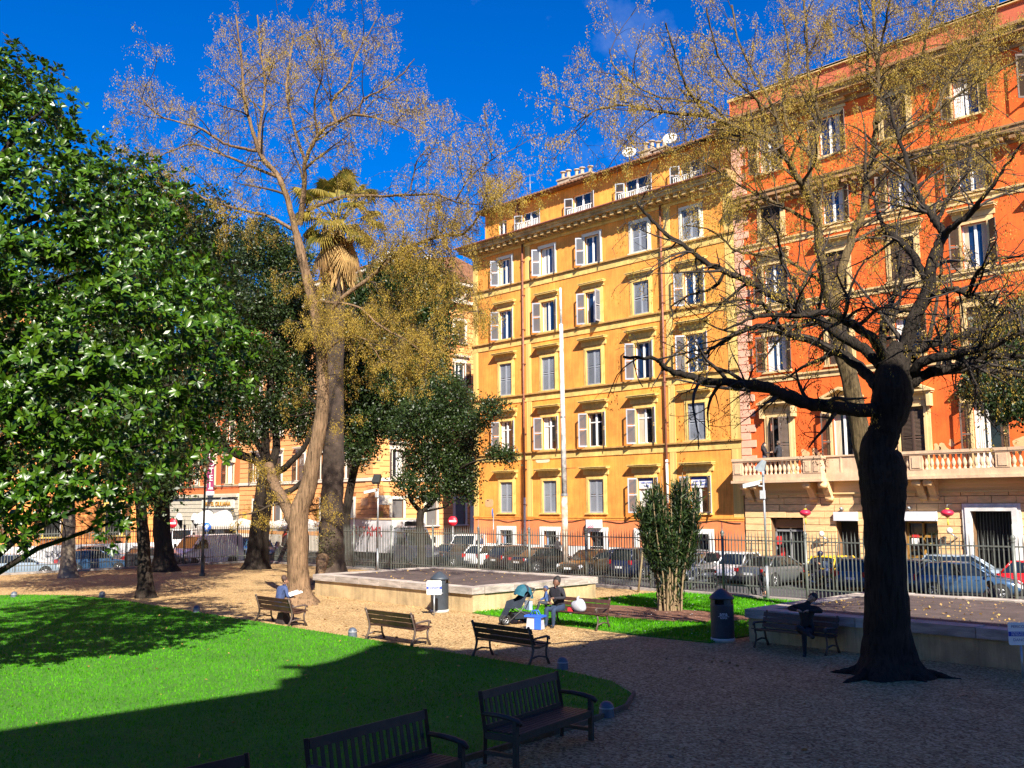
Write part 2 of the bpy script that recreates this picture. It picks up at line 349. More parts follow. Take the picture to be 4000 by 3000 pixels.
litter('daisies', 420, (29,38.4,-26,-16), [(.8,.8,.78),(.75,.75,.7)], .018, .032, .09, 'white daisies dotted over the small lawn', 'daisies', LAWN2, .3)
litter('gravel_litter', 1500, (14,53,-47,-25.6), [(.35,.2,.07),(.5,.32,.12),(.12,.08,.05)], .02, .06, .005, 'dry leaves scattered on the gravel', 'leaves')
# ================================================================ buildings
ROT90 = math.pi/2
def wall_panel(mb, x0, x1, z0, z1, ops, y=0.0, depth=0.3, m=0):
    """wall in the XZ plane facing -Y with real openings and reveals"""
    xs = sorted({x0, x1, *[v for o in ops for v in o[:2]]}); zs = sorted({z0, z1, *[v for o in ops for v in o[2:4]]})
    xs = [v for v in xs if x0-1e-6 <= v <= x1+1e-6]; zs = [v for v in zs if z0-1e-6 <= v <= z1+1e-6]
    for i in range(len(xs)-1):
        k = 0
        while k < len(zs)-1:
            cx = (xs[i]+xs[i+1])/2
            def hole(k): 
                cz = (zs[k]+zs[k+1])/2
                return any(o[0] < cx < o[1] and o[2] < cz < o[3] for o in ops)
            if hole(k): k += 1; continue
            k2 = k
            while k2+1 < len(zs)-1 and not hole(k2+1): k2 += 1
            a, b, c, d = xs[i], xs[i+1], zs[k], zs[k2+1]
            mb.add([(a,y,c),(b,y,c),(b,y,d),(a,y,d)], [(0,1,2,3)], m); k = k2+1
    for a, b, c, d in [o[:4] for o in ops]:
        mb.add([(a,y,c),(a,y+depth,c),(a,y+depth,d),(a,y,d)], [(0,1,2,3)], m)
        mb.add([(b,y,c),(b,y+depth,c),(b,y+depth,d),(b,y,d)], [(3,2,1,0)], m)
        mb.add([(a,y,d),(b,y,d),(b,y+depth,d),(a,y+depth,d)], [(3,2,1,0)], m)
        mb.add([(a,y,c),(b,y,c),(b,y+depth,c),(a,y+depth,c)], [(0,1,2,3)], m)
    return mb
def shutter_mesh(name, w, h, m_frame, m_slat, rails=(0.52,)):
    mb = MB(); t = .045; s = .075
    mb.box(0, s, -t/2, t/2, 0, h); mb.box(w-s, w, -t/2, t/2, 0, h)
    cuts = [0] + [r*h for r in rails] + [h]
    for c in cuts: 
        a = min(max(c-.045, 0), h-.09); mb.box(s, w-s, -t/2, t/2, a, a+.09)
    for a, b in zip(cuts[:-1], cuts[1:]):
        z = a+.1
        while z < b-.1:
            mb.add([(s,-.02,z),(w-s,-.02,z),(w-s,.02,z+.05),(s,.02,z+.05)], [(0,1,2,3)], 1); z += .062
    return mb.mesh(name, [m_frame, m_slat, M_dark])
def casement_mesh(name, w, h, m, mull=True, trans=None):
    mb = MB(); t = .06
    mb.box(-w/2, -w/2+t, .12, .18, 0, h); mb.box(w/2-t, w/2, .12, .18, 0, h); mb.box(-w/2+t, w/2-t, .12, .18, 0, t); mb.box(-w/2+t, w/2-t, .12, .18, h-t, h)
    if mull: mb.box(-.06, .06, .10, .16, t, h-t)
    if trans: mb.box(-w/2+t, w/2-t, .115, .175, trans*h-.035, trans*h+.035)
    return mb.mesh(name, m)
def pane_mesh(name, w, h, m):
    return MB().add([(-w/2,.155,0),(w/2,.155,0),(w/2,.155,h),(-w/2,.155,h)], [(0,1,2,3)]).mesh(name, m)
def frame_mesh(name, w, h, b, d, m, sill=True, step=True):
    """moulded surround standing proud of the wall, in two steps"""
    mb = MB()
    for (bb, dd, o) in ([(b, d*.55, 0), (b*.45, d, b*.55)] if step else [(b, d, 0)]):
        xo = w/2+b-o; xi = xo-bb
        mb.box(-xo, -xi, -dd, .02, 0, h+b-o); mb.box(xi, xo, -dd, .02, 0, h+b-o); mb.box(-xi, xi, -dd, .02, h+b-o-bb, h+b-o)
    if sill: mb.box(-w/2-b-.05, w/2+b+.05, -d-.07, .02, -.10, 0)
    return mb.mesh(name, m)
def hood_mesh(name, w, dep, m, frieze=.32):
    mb = MB(); mb.box(-w/2+.12, w/2-.12, -.07, .02, 0, frieze)
    mb.box(-w/2+.08, w/2-.08, -dep*.45, .02, frieze, frieze+.07); mb.box(-w/2+.03, w/2-.03, -dep*.9, .02, frieze+.07, frieze+.15); mb.box(-w/2, w/2, -dep, .02, frieze+.15, frieze+.20)
    return mb.mesh(name, m)
def pediment_mesh(name, w, dep, m, arch=False, rise=.5):
    mb = MB(); mb.box(-w/2+.15, w/2-.15, -.08, .02, 0, .3); mb.box(-w/2+.05, w/2-.05, -dep*.7, .02, .3, .38); mb.box(-w/2, w/2, -dep, .02, .38, .46)
    if arch:
        pts = [(w/2*math.cos(a), .46+rise*math.sin(a)) for a in np.linspace(0, math.pi, 13)]
        inn = [((w/2-.16)*math.cos(a), .46+(rise-.14)*math.sin(a)) for a in np.linspace(0, math.pi, 13)]
        for i in range(12): mb.prism([pts[i], pts[i+1], inn[i+1], inn[i]], -dep, .02, 'xz')
        mb.prism(inn, -.06, .02, 'xz')
    else:
        for s in (-1, 1):
            mb.prism([(s*w/2, .46), (0, .46+rise), (0, .46+rise-.13), (s*(w/2-.33), .46)], -dep, .02, 'xz')
        mb.prism([(-w/2+.3, .46), (0, .46+rise-.12), (w/2-.3, .46)], -.06, .02, 'xz')
    for s in (-1, 1): mb.box(s*(w/2-.2)-.09, s*(w/2-.2)+.09, -dep*.75, .02, -.35, .3)
    return mb.mesh(name, m)
CUR = []
def curtain_mesh():
    if not CUR:
        for c in ((.62,.60,.55), (.50,.42,.30)):
            mb = MB(); xs_ = np.linspace(0, 1, 9)
            for a, b in zip(xs_[:-1], xs_[1:]):
                ya, yb = -.012*(int(a*8) % 2), -.012*(int(b*8+.5) % 2); mb.add([(a,ya,0),(b,yb,0),(b,yb,1),(a,ya,1)], [(0,1,2,3)])
            CUR.append(mb.mesh('curtain', mat('curtain_%d' % int(c[0]*100), c, .8, .1, 4)))
    return random.choice(CUR)
class Kit:
    def __init__(k, nm, w, h, m_frame, m_shut, m_slat, m_cas, m_pane, band=.26, proud=.09, sill=True, trans=None, rails=(.52,), mull=True):
        k.w, k.h, k.nm = w, h, nm
        k.frame = frame_mesh(nm+'_frame', w, h, band, proud, m_frame, sill); k.shut = shutter_mesh(nm+'_shutter', w/2, h, m_shut, m_slat, rails)
        k.cas = casement_mesh(nm+'_casement', w, h, m_cas, mull, trans); k.pane = pane_mesh(nm+'_pane', w, h, m_pane)
    def place(k, root, x, z, state='open', y=0.0, rz=0.0, hood=None, hood_dz=0.0, pane=True, ang=None):
        w = inst('window', k.frame, root, (x, y, z) if rz == 0 else (y, x, z), (0,0,rz))
        inst('pane', k.pane, w); inst('casement', k.cas, w)
        if state != 'none':
            th = {'closed': 0.0, 'open': R(142), 'wide': R(168), 'half': R(95), 'ajar': R(40)}[state]
            a1 = th + random.uniform(-.06, .06)*(th > 0); a2 = th + random.uniform(-.1, .1)*(th > 0)
            if state == 'half': a1 = R(150)
            yy = -.02 if th else .04
            inst('shutter', k.shut, w, (-k.w/2, yy, 0), (0, 0, -a1)); inst('shutter', k.shut, w, (k.w/2, yy, 0), (0, 0, a2), (-1, 1, 1))
        if state not in ('closed', 'none') and random.random() < .6:      # a curtain on one or both sides
            for sg in random.choice([(-1,), (1,), (-1, 1)]):
                cw = random.uniform(.14, .34)*k.w; inst('curtain', curtain_mesh(), w, (sg*(k.w/2-.06), .148, .05), (0,0,0), (-sg*cw, 1, k.h*.97))
        if hood: inst('hood', hood, w, (0, 0, k.h + .26 + hood_dz))
        return w
M_pane = glass_mat('window_glass', (0.015, 0.018, 0.025)); M_pane2 = glass_mat('window_glass_blue', (0.01, 0.03, 0.09))
M_tile = mat('roof_tile', (0.22, 0.10, 0.05), 0.9, 0.35, 5.0, bump=0.6, bscale=14)
M_pipe = mat('copper_pipe', (0.22, 0.08, 0.045), 0.55, 0.25, 4.0)
M_pipew = mat('white_pipe', (0.72, 0.72, 0.70), 0.5, 0.08, 4.0)
M_brown = mat('brown_shutter', (0.065, 0.038, 0.026), 0.6, 0.4, 0.25, rnd=1); M_brown_s = mat('brown_slat', (0.085, 0.055, 0.038), 0.6, 0.4, 0.25, rnd=1)
M_dish = mat('dish_white', (0.75, 0.75, 0.74), 0.45, 0.06, 4.0); M_chim = mat('chimney_plaster', (0.42, 0.33, 0.24), 0.9, 0.25, 4.0)
M_metal = mat('galvanised', (0.35, 0.37, 0.38), 0.4, 0.15, 5.0, metal=0.6)
def string_course(root, x0, x1, z, m_top, m_band, y=0.0, band=.36, proj=.16, ends=True):
    mb = MB(); mb.box(x0, x1, y-proj, y+.02, z-.07, z+.02, 0); mb.box(x0+.03, x1-.03, y-proj*.6, y+.02, z-.15, z-.07, 0); mb.box(x0+.05, x1-.05, y-.045, y+.02, z-.15-band, z-.15, 1)
    return mb.build('string_course', [m_top, m_band], root)
def downpipe(root, x, z0, z1, y=-.16, zs=None):
    mb = MB(); mb.tube([(x,y,z0),(x,y,z1)], .065, 8, 0)
    for z in np.arange(z0+1.5, z1, 2.4): mb.box(x-.085, x+.085, y-.085, y+.16, z, z+.05, 0)
    if zs: mb.tube([(x,y,zs[0]),(x,y,zs[1])], .075, 8, 1)
    return mb.build('downpipe', [M_pipe, M_pipew], root)
def chimney(root, x, y, z, n=2, h=1.2):
    mb = MB(); mb.box(x-.28*n, x+.28*n, y-.3, y+.3, z-1.2, z+h*.45, 0); mb.box(x-.28*n-.06, x+.28*n+.06, y-.36, y+.36, z+h*.45, z+h*.55, 0)
    for i in range(n):
        px = x+(i-(n-1)/2)*.5; mb.lathe([(.15,z+h*.55),(.12,z+h*.95),(.12,z+h),(.22,z+h+.02),(.22,z+h+.08),(0,z+h+.14)], (px,y,0), 10, 0)
    return mb.build('chimney', M_chim, root)
def dish(root, x, y, z, r, pole, az):
    """satellite dish on its pole, looking towards azimuth az"""
    mb = MB(); prof = [(0,.0),(r*.4,.03*r),(r*.75,.12*r),(r,.22*r),(r*1.01,.24*r),(r*.74,.16*r),(0,.05*r)]
    Mx = Matrix.Translation((x,y,z)) @ Matrix.Rotation(az, 4, 'Z') @ Matrix.Rotation(R(62), 4, 'Y')
    t = MB(); t.lathe(prof, (0,0,0), 18, 0); t.tube([(r*.9,0,.2*r),(0,0,.85*r)], .02, 5, 1); t.box(-.05,.05,-.05,.05,.8*r,.95*r,1)
    mb.add([Mx @ Vector(p) for p in t.v], t.f, 0, True); mb.m = t.m[:]; mb.tube([(x,y,z-pole),(x,y,z)], .035, 6, 1)
    return mb.build('satellite_dish', [M_dish, M_metal], root)
def antenna(root, x, y, z, h, az=0):
    mb = MB(); mb.tube([(x,y,z),(x,y,z+h)], .025, 5)
    c, s = math.cos(az), math.sin(az)
    for zz, L_ in ((h*.95,.9),(h*.7,.6)):
        mb.tube([(x-c*L_/2,y-s*L_/2,z+zz),(x+c*L_/2,y+s*L_/2,z+zz)], .015, 4)
        for q in np.linspace(-.5,.5,6): mb.tube([(x+c*L_*q+s*.25,y+s*L_*q-c*.25,z+zz),(x+c*L_*q-s*.25,y+s*L_*q+c*.25,z+zz)], .01, 4)
    return mb.build('antenna', M_metal, root)
# ---------------------------------------------------------------- the ochre building
def ochre_building():
    B = thing('ochre_apartment_building', 'tall ochre yellow apartment building with grey shutters and pale string courses', 'building', (0, 0, SZ))
    D = -SZ                                        # local z = world z - SZ
    M_o = mat('ochre_plaster', (0.93, 0.355, 0.06), 0.9, 0.10, 1.4, bump=0.15, bscale=30, v2=0.32, s2=0.5, streak=0.32)
    M_t = mat('pale_trim', (0.78, 0.53, 0.16), 0.85, 0.14, 2.5, bump=0.2, bscale=25, v2=0.28, s2=1.2, streak=0.22)
    M_td = mat('trim_cap', (0.50, 0.28, 0.08), 0.9, 0.25, 3.0, v2=0.25, s2=1.0)
    M_p = mat('salmon_base', (0.72, 0.215, 0.075), 0.9, 0.08, 2.0, v2=0.12, s2=0.5)
    M_pl = mat('white_plinth', (0.74, 0.72, 0.70), 0.85, 0.08, 2.0, v2=0.12, s2=0.8)
    M_gs = mat('grey_shutter', (0.29, 0.315, 0.36), 0.55, 0.3, 0.25, rnd=1); M_gl = mat('grey_slat', (0.28, 0.305, 0.35), 0.55, 0.3, 0.25, rnd=1)
    xs = [3.42, 7.62, 11.70, 15.68, 19.55]; W = 22.5
    rows = [('g', 2.88, 2.10), ('1', 7.05, 2.15), ('2', 11.0, 2.25), ('3', 15.0, 2.05), ('4', 18.92, 1.84)]
    ops = [(x-.62, x+.62, z+D, z+h+D) for x in xs for _, z, h in rows]
    wl = wall_panel(MB(), 0, W, 2.48+D, 22.3+D, ops, 0, .3)
    wl.add([(0,0,2.48+D),(0,12,2.48+D),(0,12,22.3+D),(0,0,22.3+D)], [(0,1,2,3)]).add([(W,0,2.48+D),(W,12,2.48+D),(W,12,22.3+D),(W,0,22.3+D)], [(3,2,1,0)])
    wl.build('wall', M_o, B)
    dops = [(x-.6, x+.6, 0, 1.72+D) for x in xs]
    wall_panel(MB(), 0, W, .80+D, 2.48+D, [(a,b,.80+D,d) for a,b,c,d in dops], -.03, .4).add([(0,-.03,.8+D),(0,12,.8+D),(0,12,2.48+D),(0,-.03,2.48+D)], [(0,1,2,3)]).box(0, W, -.03, .02, 2.455+D, 2.48+D).build('base_wall', M_p, B)
    wall_panel(MB(), 0, W, 0, .80+D, [(a,b,0,.8+D) for a,b,c,d in dops], -.06, .4).box(0, W, -.06, .0, .77+D, .80+D).add([(0,-.06,0),(0,12,0),(0,12,.8+D),(0,-.06,.8+D)], [(0,1,2,3)]).build('plinth', M_pl, B)
    for i, x in enumerate(xs):                     # shop doors in white stone frames
        mb = MB(); mb.box(x-.93, x-.6, -.12, .02, 0, 1.97+D); mb.box(x+.6, x+.93, -.12, .02, 0, 1.97+D); mb.box(x-.6, x+.6, -.12, .02, 1.70+D, 1.97+D)
        dr = mb.build('doorway', M_white, B)
        MB().add([(x-.6,.28,0),(x+.6,.28,0),(x+.6,.28,1.72+D),(x-.6,.28,1.72+D)], [(0,1,2,3)]).build('door_glass', M_pane, dr)
        mb = MB(); mb.box(x-.6, x-.53, .2, .26, .13, 1.7+D); mb.box(x+.53, x+.6, .2, .26, .13, 1.7+D); mb.box(x-.03, x+.03, .2, .26, .13, 1.7+D); mb.box(x-.53, x+.53, .2, .26, 1.3+D, 1.36+D)
        mb.build('door_frame', mat('dark_door', (.05,.06,.07), .5), dr)
    # curtain half drawn in two of the doors
    for x in (3.2, 7.3): MB().add([(x-.4,.18,.1),(x+.05,.18,.1),(x-.1,.18,1.7+D),(x-.4,.18,1.7+D)], [(0,1,2,3)]).build('door_curtain', mat('blue_cloth', (.22,.33,.5), .8), B)
    # pilaster strips at the corners and beside the pipes
    for a, b in ((0, .5), (21.85, 22.5), (5.48, 5.95), (17.53, 18.0)):
        ubox('pilaster_strip', B, a, b, -.035, .02, 2.5+D, 21.3+D, M_t)
    for z in (6.95, 10.92, 14.9, 18.83): string_course(B, -.14, W+.1, z+D, M_td, M_t)
    string_course(B, -.02, W+.02, 2.62+D, M_o, M_o, band=.05, proj=.07)
    kits = {n: Kit('ochre_window_'+n, 1.24, h, M_t if n != '4' else mat('cream_trim', (.72,.66,.5), .85, .1, 3), M_gs, M_gl, M_white, M_pane if n in 'g1' else M_pane2, band=.24, proud=.08, sill=True, trans=(.72 if n == '1' else None)) for n, z, h in rows}
    hood = hood_mesh('ochre_hood', 2.35, .42, M_t); hood_s = hood_mesh('ochre_hood_small', 2.2, .30, M_t, .16)
    st = {'g': ['closed','closed','closed','open','open'], '1': ['open','open','open','open','closed'], '2': ['closed','closed','closed','open','open'], '3': ['open','open','half','closed','open'], '4': ['open','open','open','closed','closed']}
    for n, z, h in rows:
        for i, x in enumerate(xs):
            w = kits[n].place(B, x, z+D, st[n][i], hood=None if n == '4' else (hood_s if n == '3' else hood), hood_dz=.02)
            if n == 'g' and i >= 3:                # beauty parlour boards in the two open windows
                bd = MB().box(-.58, .58, .05, .08, 1.45, 2.05).build('sign_board', M_white, w)
                tx = [('HAIR & NAILS','CARE'), ('HAIR DREAM','BEAUTY CENTER')][i-3]
                mb_ = mat('sign_blue', (.02,.06,.42), .6)
                MB().box(-.58, .58, .04, .048, 1.92, 2.05).build('sign_band', mb_, bd)
                text_obj(tx[0], .15, mb_, bd, (0,.04,1.80), (ROT90,0,0)); text_obj(tx[1], .15, mb_, bd, (0,.04,1.61), (ROT90,0,0))
    downpipe(B, 5.35, 0.0, 21.6+D, zs=(.5+D, 3.9+D)); downpipe(B, 17.4, 0.0, 21.6+D, zs=(3.4+D, 6.0+D))
    # worn plaster patches, a marble plate, a stray cable along the base
    for (x, z, w_, h_, m_) in ((6.95, 6.35, 1.3, .32, mat('bare_plaster', (.72,.62,.42), .95, .15, 4)), (1.6, 3.0+.55, .85, .55, mat('pale_plate', (.62,.33,.16), .7))):
        pts = [(x+w_/2*math.copysign(abs(math.cos(a))**.5, math.cos(a)), z+D+h_/2*math.copysign(abs(math.sin(a))**.6, math.sin(a))) for a in np.linspace(0, 2*math.pi, 24, endpoint=False)]
        MB().prism(pts, -.012, .0, 'xz').build('plaster_patch' if w_ > 1 else 'plate', m_, B)
    cb = [(x, -.06, 2.36+D+.07*math.sin(x*1.3)+.04*math.sin(x*3.1)) for x in np.linspace(.2, 22.3, 60)]
    MB().tube(cb, .018, 5).build('cable', M_iron, B)
    # notice boxes and a small shop sign
    sb = MB().box(11.05, 12.2, -.35, -.1, 1.95+D, 2.45+D).build('shop_sign', M_white, B)
    text_obj('uoo', .32, mat('pink_paint', (.75,.03,.16), .6), sb, (11.45, -.355, 2.05+D), (ROT90,0,0))
    # main cornice
    c = MB()
    for i, (p, z0, z1) in enumerate([(.10,21.25,21.45),(.28,21.45,21.6),(.5,21.6,21.75),(.82,21.75,21.95),(.90,21.95,22.08),(1.0,22.08,22.2)]): c.box(-p*.9, W+min(p,.3), -p, .02+.001*i, z0+D, z1+D, 1 if i in (0,) else 0)
    for x in np.arange(.25, W, .62): c.box(x, x+.28, -.72, -.28, 21.5+D, 21.74+D, 0)
    c.build('cornice', [mat('cornice_stone', (.50,.34,.14), .9, .25, 2.0, v2=.3, s2=1.0), M_t], B)
    MB().lathe([(.07, -1.0), (.07, W+.3)], (0, -1.03, 22.16+D), 8, 0, 'x').build('gutter', M_pipe, B)
    # attic storey, set back
    aw = [(2.0, 22.9, .9, 1.25), (4.9, 23.0, 1.5, 1.15), (9.9, 22.9, 1.6, 1.35), (14.6, 22.9, 1.9, 1.3), (18.8, 22.9, 1.5, 1.3)]
    wall_panel(MB(), .1, W-.1, 22.2+D, 24.95+D, [(x-w/2, x+w/2, z+D, z+h+D) for x, z, w, h in aw], 1.1, .25).add([(.1,1.1,22.2+D),(.1,11,22.2+D),(.1,11,24.95+D),(.1,1.1,24.95+D)], [(0,1,2,3)]).build('attic_wall', M_o, B)
    for i, (x, z, w, h) in enumerate(aw):
        wn = casement_mesh('attic_casement', w, h, M_white); o = inst('attic_window', wn, B, (x, 1.1, z+D)); inst('pane', pane_mesh('attic_pane', w, h, M_pane), o)
        if i: 
            mb = MB(); 
            for q in np.arange(-w/2-.3, w/2+.3, .16): mb.box(q, q+.05, -.32, -.29, -.65, .35)
            mb.box(-w/2-.32, w/2+.32, -.33, -.28, .35, .4); mb.build('railing', M_white, o)
            inst('shutter', kits['4'].shut, o, (-w/2, -.03, -.1), (0,0,-R(150)), (1,1,h/1.9)); inst('shutter', kits['4'].shut, o, (w/2, -.03, -.1), (0,0,R(150)), (-1,1,h/1.9))
    MB().box(3.55, 3.75, .9, 1.15, 22.2+D, 25.2+D).build('attic_pier', M_pipe, B)
    rf = MB(); rf.prism([(.55,24.95+D),(.55,25.1+D),(6,26.6+D),(11.6,25.1+D),(11.6,24.95+D)], -.3, W+.2, 'yz'); r_ = rf.build('roof', M_tile, B)
    for x in np.arange(-.2, W+.1, .32): ubox('roof_tile', r_, x, x+.22, .42, .6, 25.02+D, 25.12+D, M_tile)
    chimney(B, 7.6, 2.0, 25.45+D, 2, 1.1); chimney(B, 8.9, 2.0, 25.4+D, 2, 1.0); chimney(B, 9.9, 2.0, 25.4+D, 1, .9); chimney(B, 15.0, 2.0, 25.5+D, 2, 1.1); chimney(B, 16.0, 2.0, 25.4+D, 2, 1.0)
    dish(B, 14.0, 1.2, 26.0+D, .46, 1.0, R(-55)); dish(B, 17.3, 1.2, 26.0+D, .46, 1.0, R(-65))
    antenna(B, 18.0, 1.8, 25.9+D, 2.4, .5); antenna(B, 19.0, 2.2, 25.9+D, 2.0, 1.2); antenna(B, 3.0, 3.0, 25.6+D, 2.2, .2)
    ubox('alley_return', B, 0.05, 22.4, 11.9, 12.1, 0, 25+D, M_o)
    return B
ochre_building()
# ---------------------------------------------------------------- the red building with the stone balcony
def red_building():
    D = -SZ; X0, X1 = 22.5, 46.0; L = lambda x: x-X0
    B = thing('red_apartment_building', 'orange red apartment building with brown shutters and a long stone balcony', 'building', (X0, 0, SZ)); W = X1-X0
    M_r = mat('red_plaster', (0.88, 0.145, 0.020), 0.9, 0.08, 1.4, bump=0.12, bscale=30, v2=0.28, s2=0.55, streak=0.26)
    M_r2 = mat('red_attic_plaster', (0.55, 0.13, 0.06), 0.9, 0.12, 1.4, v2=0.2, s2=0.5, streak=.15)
    M_c = mat('cream_stone', (0.66, 0.47, 0.22), 0.85, 0.12, 2.5, bump=0.2, bscale=25, v2=0.18, s2=1.0)
    M_q = mat('pink_quoin', (0.74, 0.40, 0.27), 0.85, 0.08, 2.5, bump=0.15, bscale=25, rnd=1)
    M_b = mat('rusticated_stone', (0.80, 0.50, 0.24), 0.85, 0.14, 3.0, bump=0.35, bscale=22, v2=.15, s2=1, rnd=1)
    M_bb = mat('rustication_joint', (0.20, 0.11, 0.05), 0.95, 0.2, 3.0)
    M_bal = mat('balcony_stone', (0.68, 0.46, 0.29), 0.8, 0.12, 2.0, bump=0.25, bscale=20, v2=0.2, s2=1.2, streak=.15)
    cols = [24.93, 28.62, 32.2, 35.68, 39.2, 42.7]
    rows = [('2', 10.5, 1.95), ('3', 14.28, 2.12), ('4', 17.95, 1.75), ('5', 21.65, 2.1)]
    dz, dh = 4.92, 3.08
    ops = [(L(x)-.6, L(x)+.6, z+D, z+h+D) for x in cols for _, z, h in rows] + [(L(x)-.6, L(x)+.6, dz+D, dz+dh+D) for x in cols]
    w = wall_panel(MB(), 0, W, 4.0+D, 24.5+D, ops, 0, .3)
    w.add([(0,0,21.5+D),(0,14,21.5+D),(0,14,26.6+D),(0,0,26.6+D)], [(0,1,2,3)]); w.build('wall', M_r, B)
    # quoins of the left corner, block by block
    z = 4.35; i = 0
    while z < 24.2:
        ww = .95 if i % 2 else .62
        ubox('quoin', B, .02, ww, -.06, .02, z+D+.02, z+D+.40, M_q); z += .42; i += 1
    for z in (10.25, 14.15, 17.75): string_course(B, -.02 if z > 5 else 0, W, z+D, M_c, M_c, band=.18, proj=.14)
    kits = {n: Kit('red_window_'+n, 1.2, h, M_c, M_brown, M_brown_s, M_white, M_pane2, band=.26, proud=.09, sill=True) for n, z, h in rows}
    kd = Kit('red_balcony_door', 1.2, dh, M_c, M_brown, M_brown_s, M_white, M_pane, band=.3, proud=.12, sill=False)
    hood = hood_mesh('red_hood', 2.2, .42, M_c, .28); ped = pediment_mesh('red_pediment', 2.3, .45, M_c); sm = hood_mesh('red_hood_low', 2.0, .2, M_c, .08)
    st = {'2': ['open','closed','open','closed','open','closed'], '3': ['open','closed','closed','open','closed','open'], '4': ['closed','open','open','open','closed','open'], '5': ['open','open','closed','open','open','closed']}
    for n, z, h in rows:
        for i, x in enumerate(cols): kits[n].place(B, L(x), z+D, st[n][i], hood=hood if n in '35' else sm, hood_dz=.02)
    for i, x in enumerate(cols): kd.place(B, L(x), dz+D, ['ajar','open','closed','open','closed','closed'][i], hood=ped, hood_dz=.06)
    # mid cornice under the attic storey
    c = MB()
    for p, z0, z1 in ((.12,19.75,20.0),(.3,20.0,20.15),(.55,20.15,20.4),(.62,20.4,20.5)): c.box(-.0, W, -p, .02, z0+D, z1+D)
    for x in np.arange(.3, W, .55): c.box(x, x+.26, -.5, -.12, 19.86+D, 20.0+D)
    c.build('mid_cornice', mat('brown_stone', (.33,.18,.08), .9, .2, 2.5, v2=.25, s2=1), B)
    # top cornice and the attic band above it
    c = MB()
    for p, z0, z1 in ((.15,24.2,24.45),(.45,24.45,24.65),(.8,24.65,24.95),(.95,24.95,25.1)): c.box(-p, W, -p, .5, z0+D, z1+D)
    c.build('cornice', mat('brown_stone', (.33,.18,.08)), B)
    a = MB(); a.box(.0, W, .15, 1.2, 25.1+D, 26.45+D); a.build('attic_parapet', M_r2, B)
    MB().box(-.15, W, .0, 1.3, 26.45+D, 26.62+D).build('parapet_coping', M_c, B)
    # ground floor: rusticated piers of single blocks around the openings
    gops = [(24.2, 26.1, -.5, 2.62), (28.0, 29.15, -.5, 2.95), (31.5, 33.12, -.5, 2.98), (34.74, 36.54, -.5, 3.0), (38.3, 39.6, -.5, 2.95), (41.6, 43.2, -.5, 2.95)]
    wall_panel(MB(), 0, W, 0, 4.0+D, [(L(a), L(b), c+D, d+D) for a, b, c, d in gops], 0, .5).build('base_wall', M_bb, B)
    course = .348; r_ = 0; z = -.5
    while z < 3.75:
        z1 = min(z+course, 3.9)
        segs = []; cur = X0+.12
        for a, b, c_, d in gops:
            if z1 > d+.02: continue
            segs.append((cur, a-.02)); cur = b+.02
        segs.append((cur, X1))
        for a, b in segs:
            n = max(1, int(round((b-a)/(1.05)))); e_ = np.linspace(a, b, n+1)
            if n > 1 and r_ % 2: e_[1:-1] += .3
            for p, q in zip(e_[:-1], e_[1:]): ubox('stone_block', B, L(p)+.012, L(q)-.012, -.09-.02*((r_ + int(p)) % 2), -.001, z+D+.014, z1+D-.014, M_b)
        z = z1; r_ += 1
    ubox('frieze_band', B, 0, W, -.10, -.001, 3.9+D, 4.5+D, M_b); ubox('frieze_moulding', B, 0, W, -.2, -.001, 3.84+D, 3.92+D, M_c)
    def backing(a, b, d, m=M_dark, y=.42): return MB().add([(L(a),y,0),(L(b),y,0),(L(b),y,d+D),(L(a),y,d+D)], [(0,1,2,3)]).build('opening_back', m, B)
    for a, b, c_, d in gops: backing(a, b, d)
    # first doorway: glazed door with transom
    mb = MB(); 
    for x in (24.22, 25.1, 26.02): mb.box(L(x), L(x)+.07, .3, .38, .13, 2.6+D)
    mb.box(L(24.22), L(26.09), .3, .38, 1.9+D, 2.0+D); dr = mb.build('glazed_door', mat('grey_door_frame', (.22,.22,.23), .5), B)
    MB().box(L(24.25), L(26.05), .26, .29, 2.1+D, 2.55+D).build('transom_board', mat('brown_board', (.25,.12,.05), .7), dr)
    for x0_, z0_ in ((24.32,1.2),(24.5,.6)): MB().box(L(x0_), L(x0_)+.28, .24, .27, z0_+D, z0_+.45+D).build('poster', mat('red_poster', (.55,.03,.03), .6), dr)
    # white fascia boards over two shops
    for a, b, z0_ in ((27.95, 29.2, 2.5), (31.45, 33.18, 2.52)):
        f = MB().box(L(a), L(b), -.28, -.11, z0_+D, z0_+.44+D).build('fascia_sign', mat('fascia_board', (.62,.62,.66), .5, .05), B)
        MB().tube([(L(a)+.45,-.1,z0_+.58+D),(L(a)+.45,-.35,z0_+.62+D)], .07, 8).build('spot_lamp', M_metal, f)
    # yellow wooden shop front
    M_y = mat('yellow_wood', (.33,.17,.03), .6, .15, 4); mb = MB()
    for x in (31.52, 32.28, 33.03): mb.box(L(x), L(x)+.09, .2, .32, .05, 2.5+D)
    for z_ in (.05, .75, 1.72, 2.4): mb.box(L(31.61), L(33.03), .2, .32, z_+D-.5*0, z_+.12+D)
    sf = mb.build('shop_front', M_y, B); MB().add([(L(31.6),.34,0),(L(33.05),.34,0),(L(33.05),.34,2.5+D),(L(31.6),.34,2.5+D)], [(0,1,2,3)]).build('shop_glass', M_pane, sf)
    MB().box(L(31.75), L(32.1), .16, .19, 1.35+D, 1.68+D).build('notice', M_white, sf); MB().box(L(31.78), L(32.12), .16, .19, 1.72+D, 1.86+D).build('open_sign', mat('red_poster', (.55,.03,.03)), sf); MB().box(L(32.5), L(32.85), .16, .19, 1.35+D, 1.5+D).build('notice', mat('yellow_card', (.6,.5,.15), .6), sf)
    # big doorway in a white stone frame
    fr = MB()
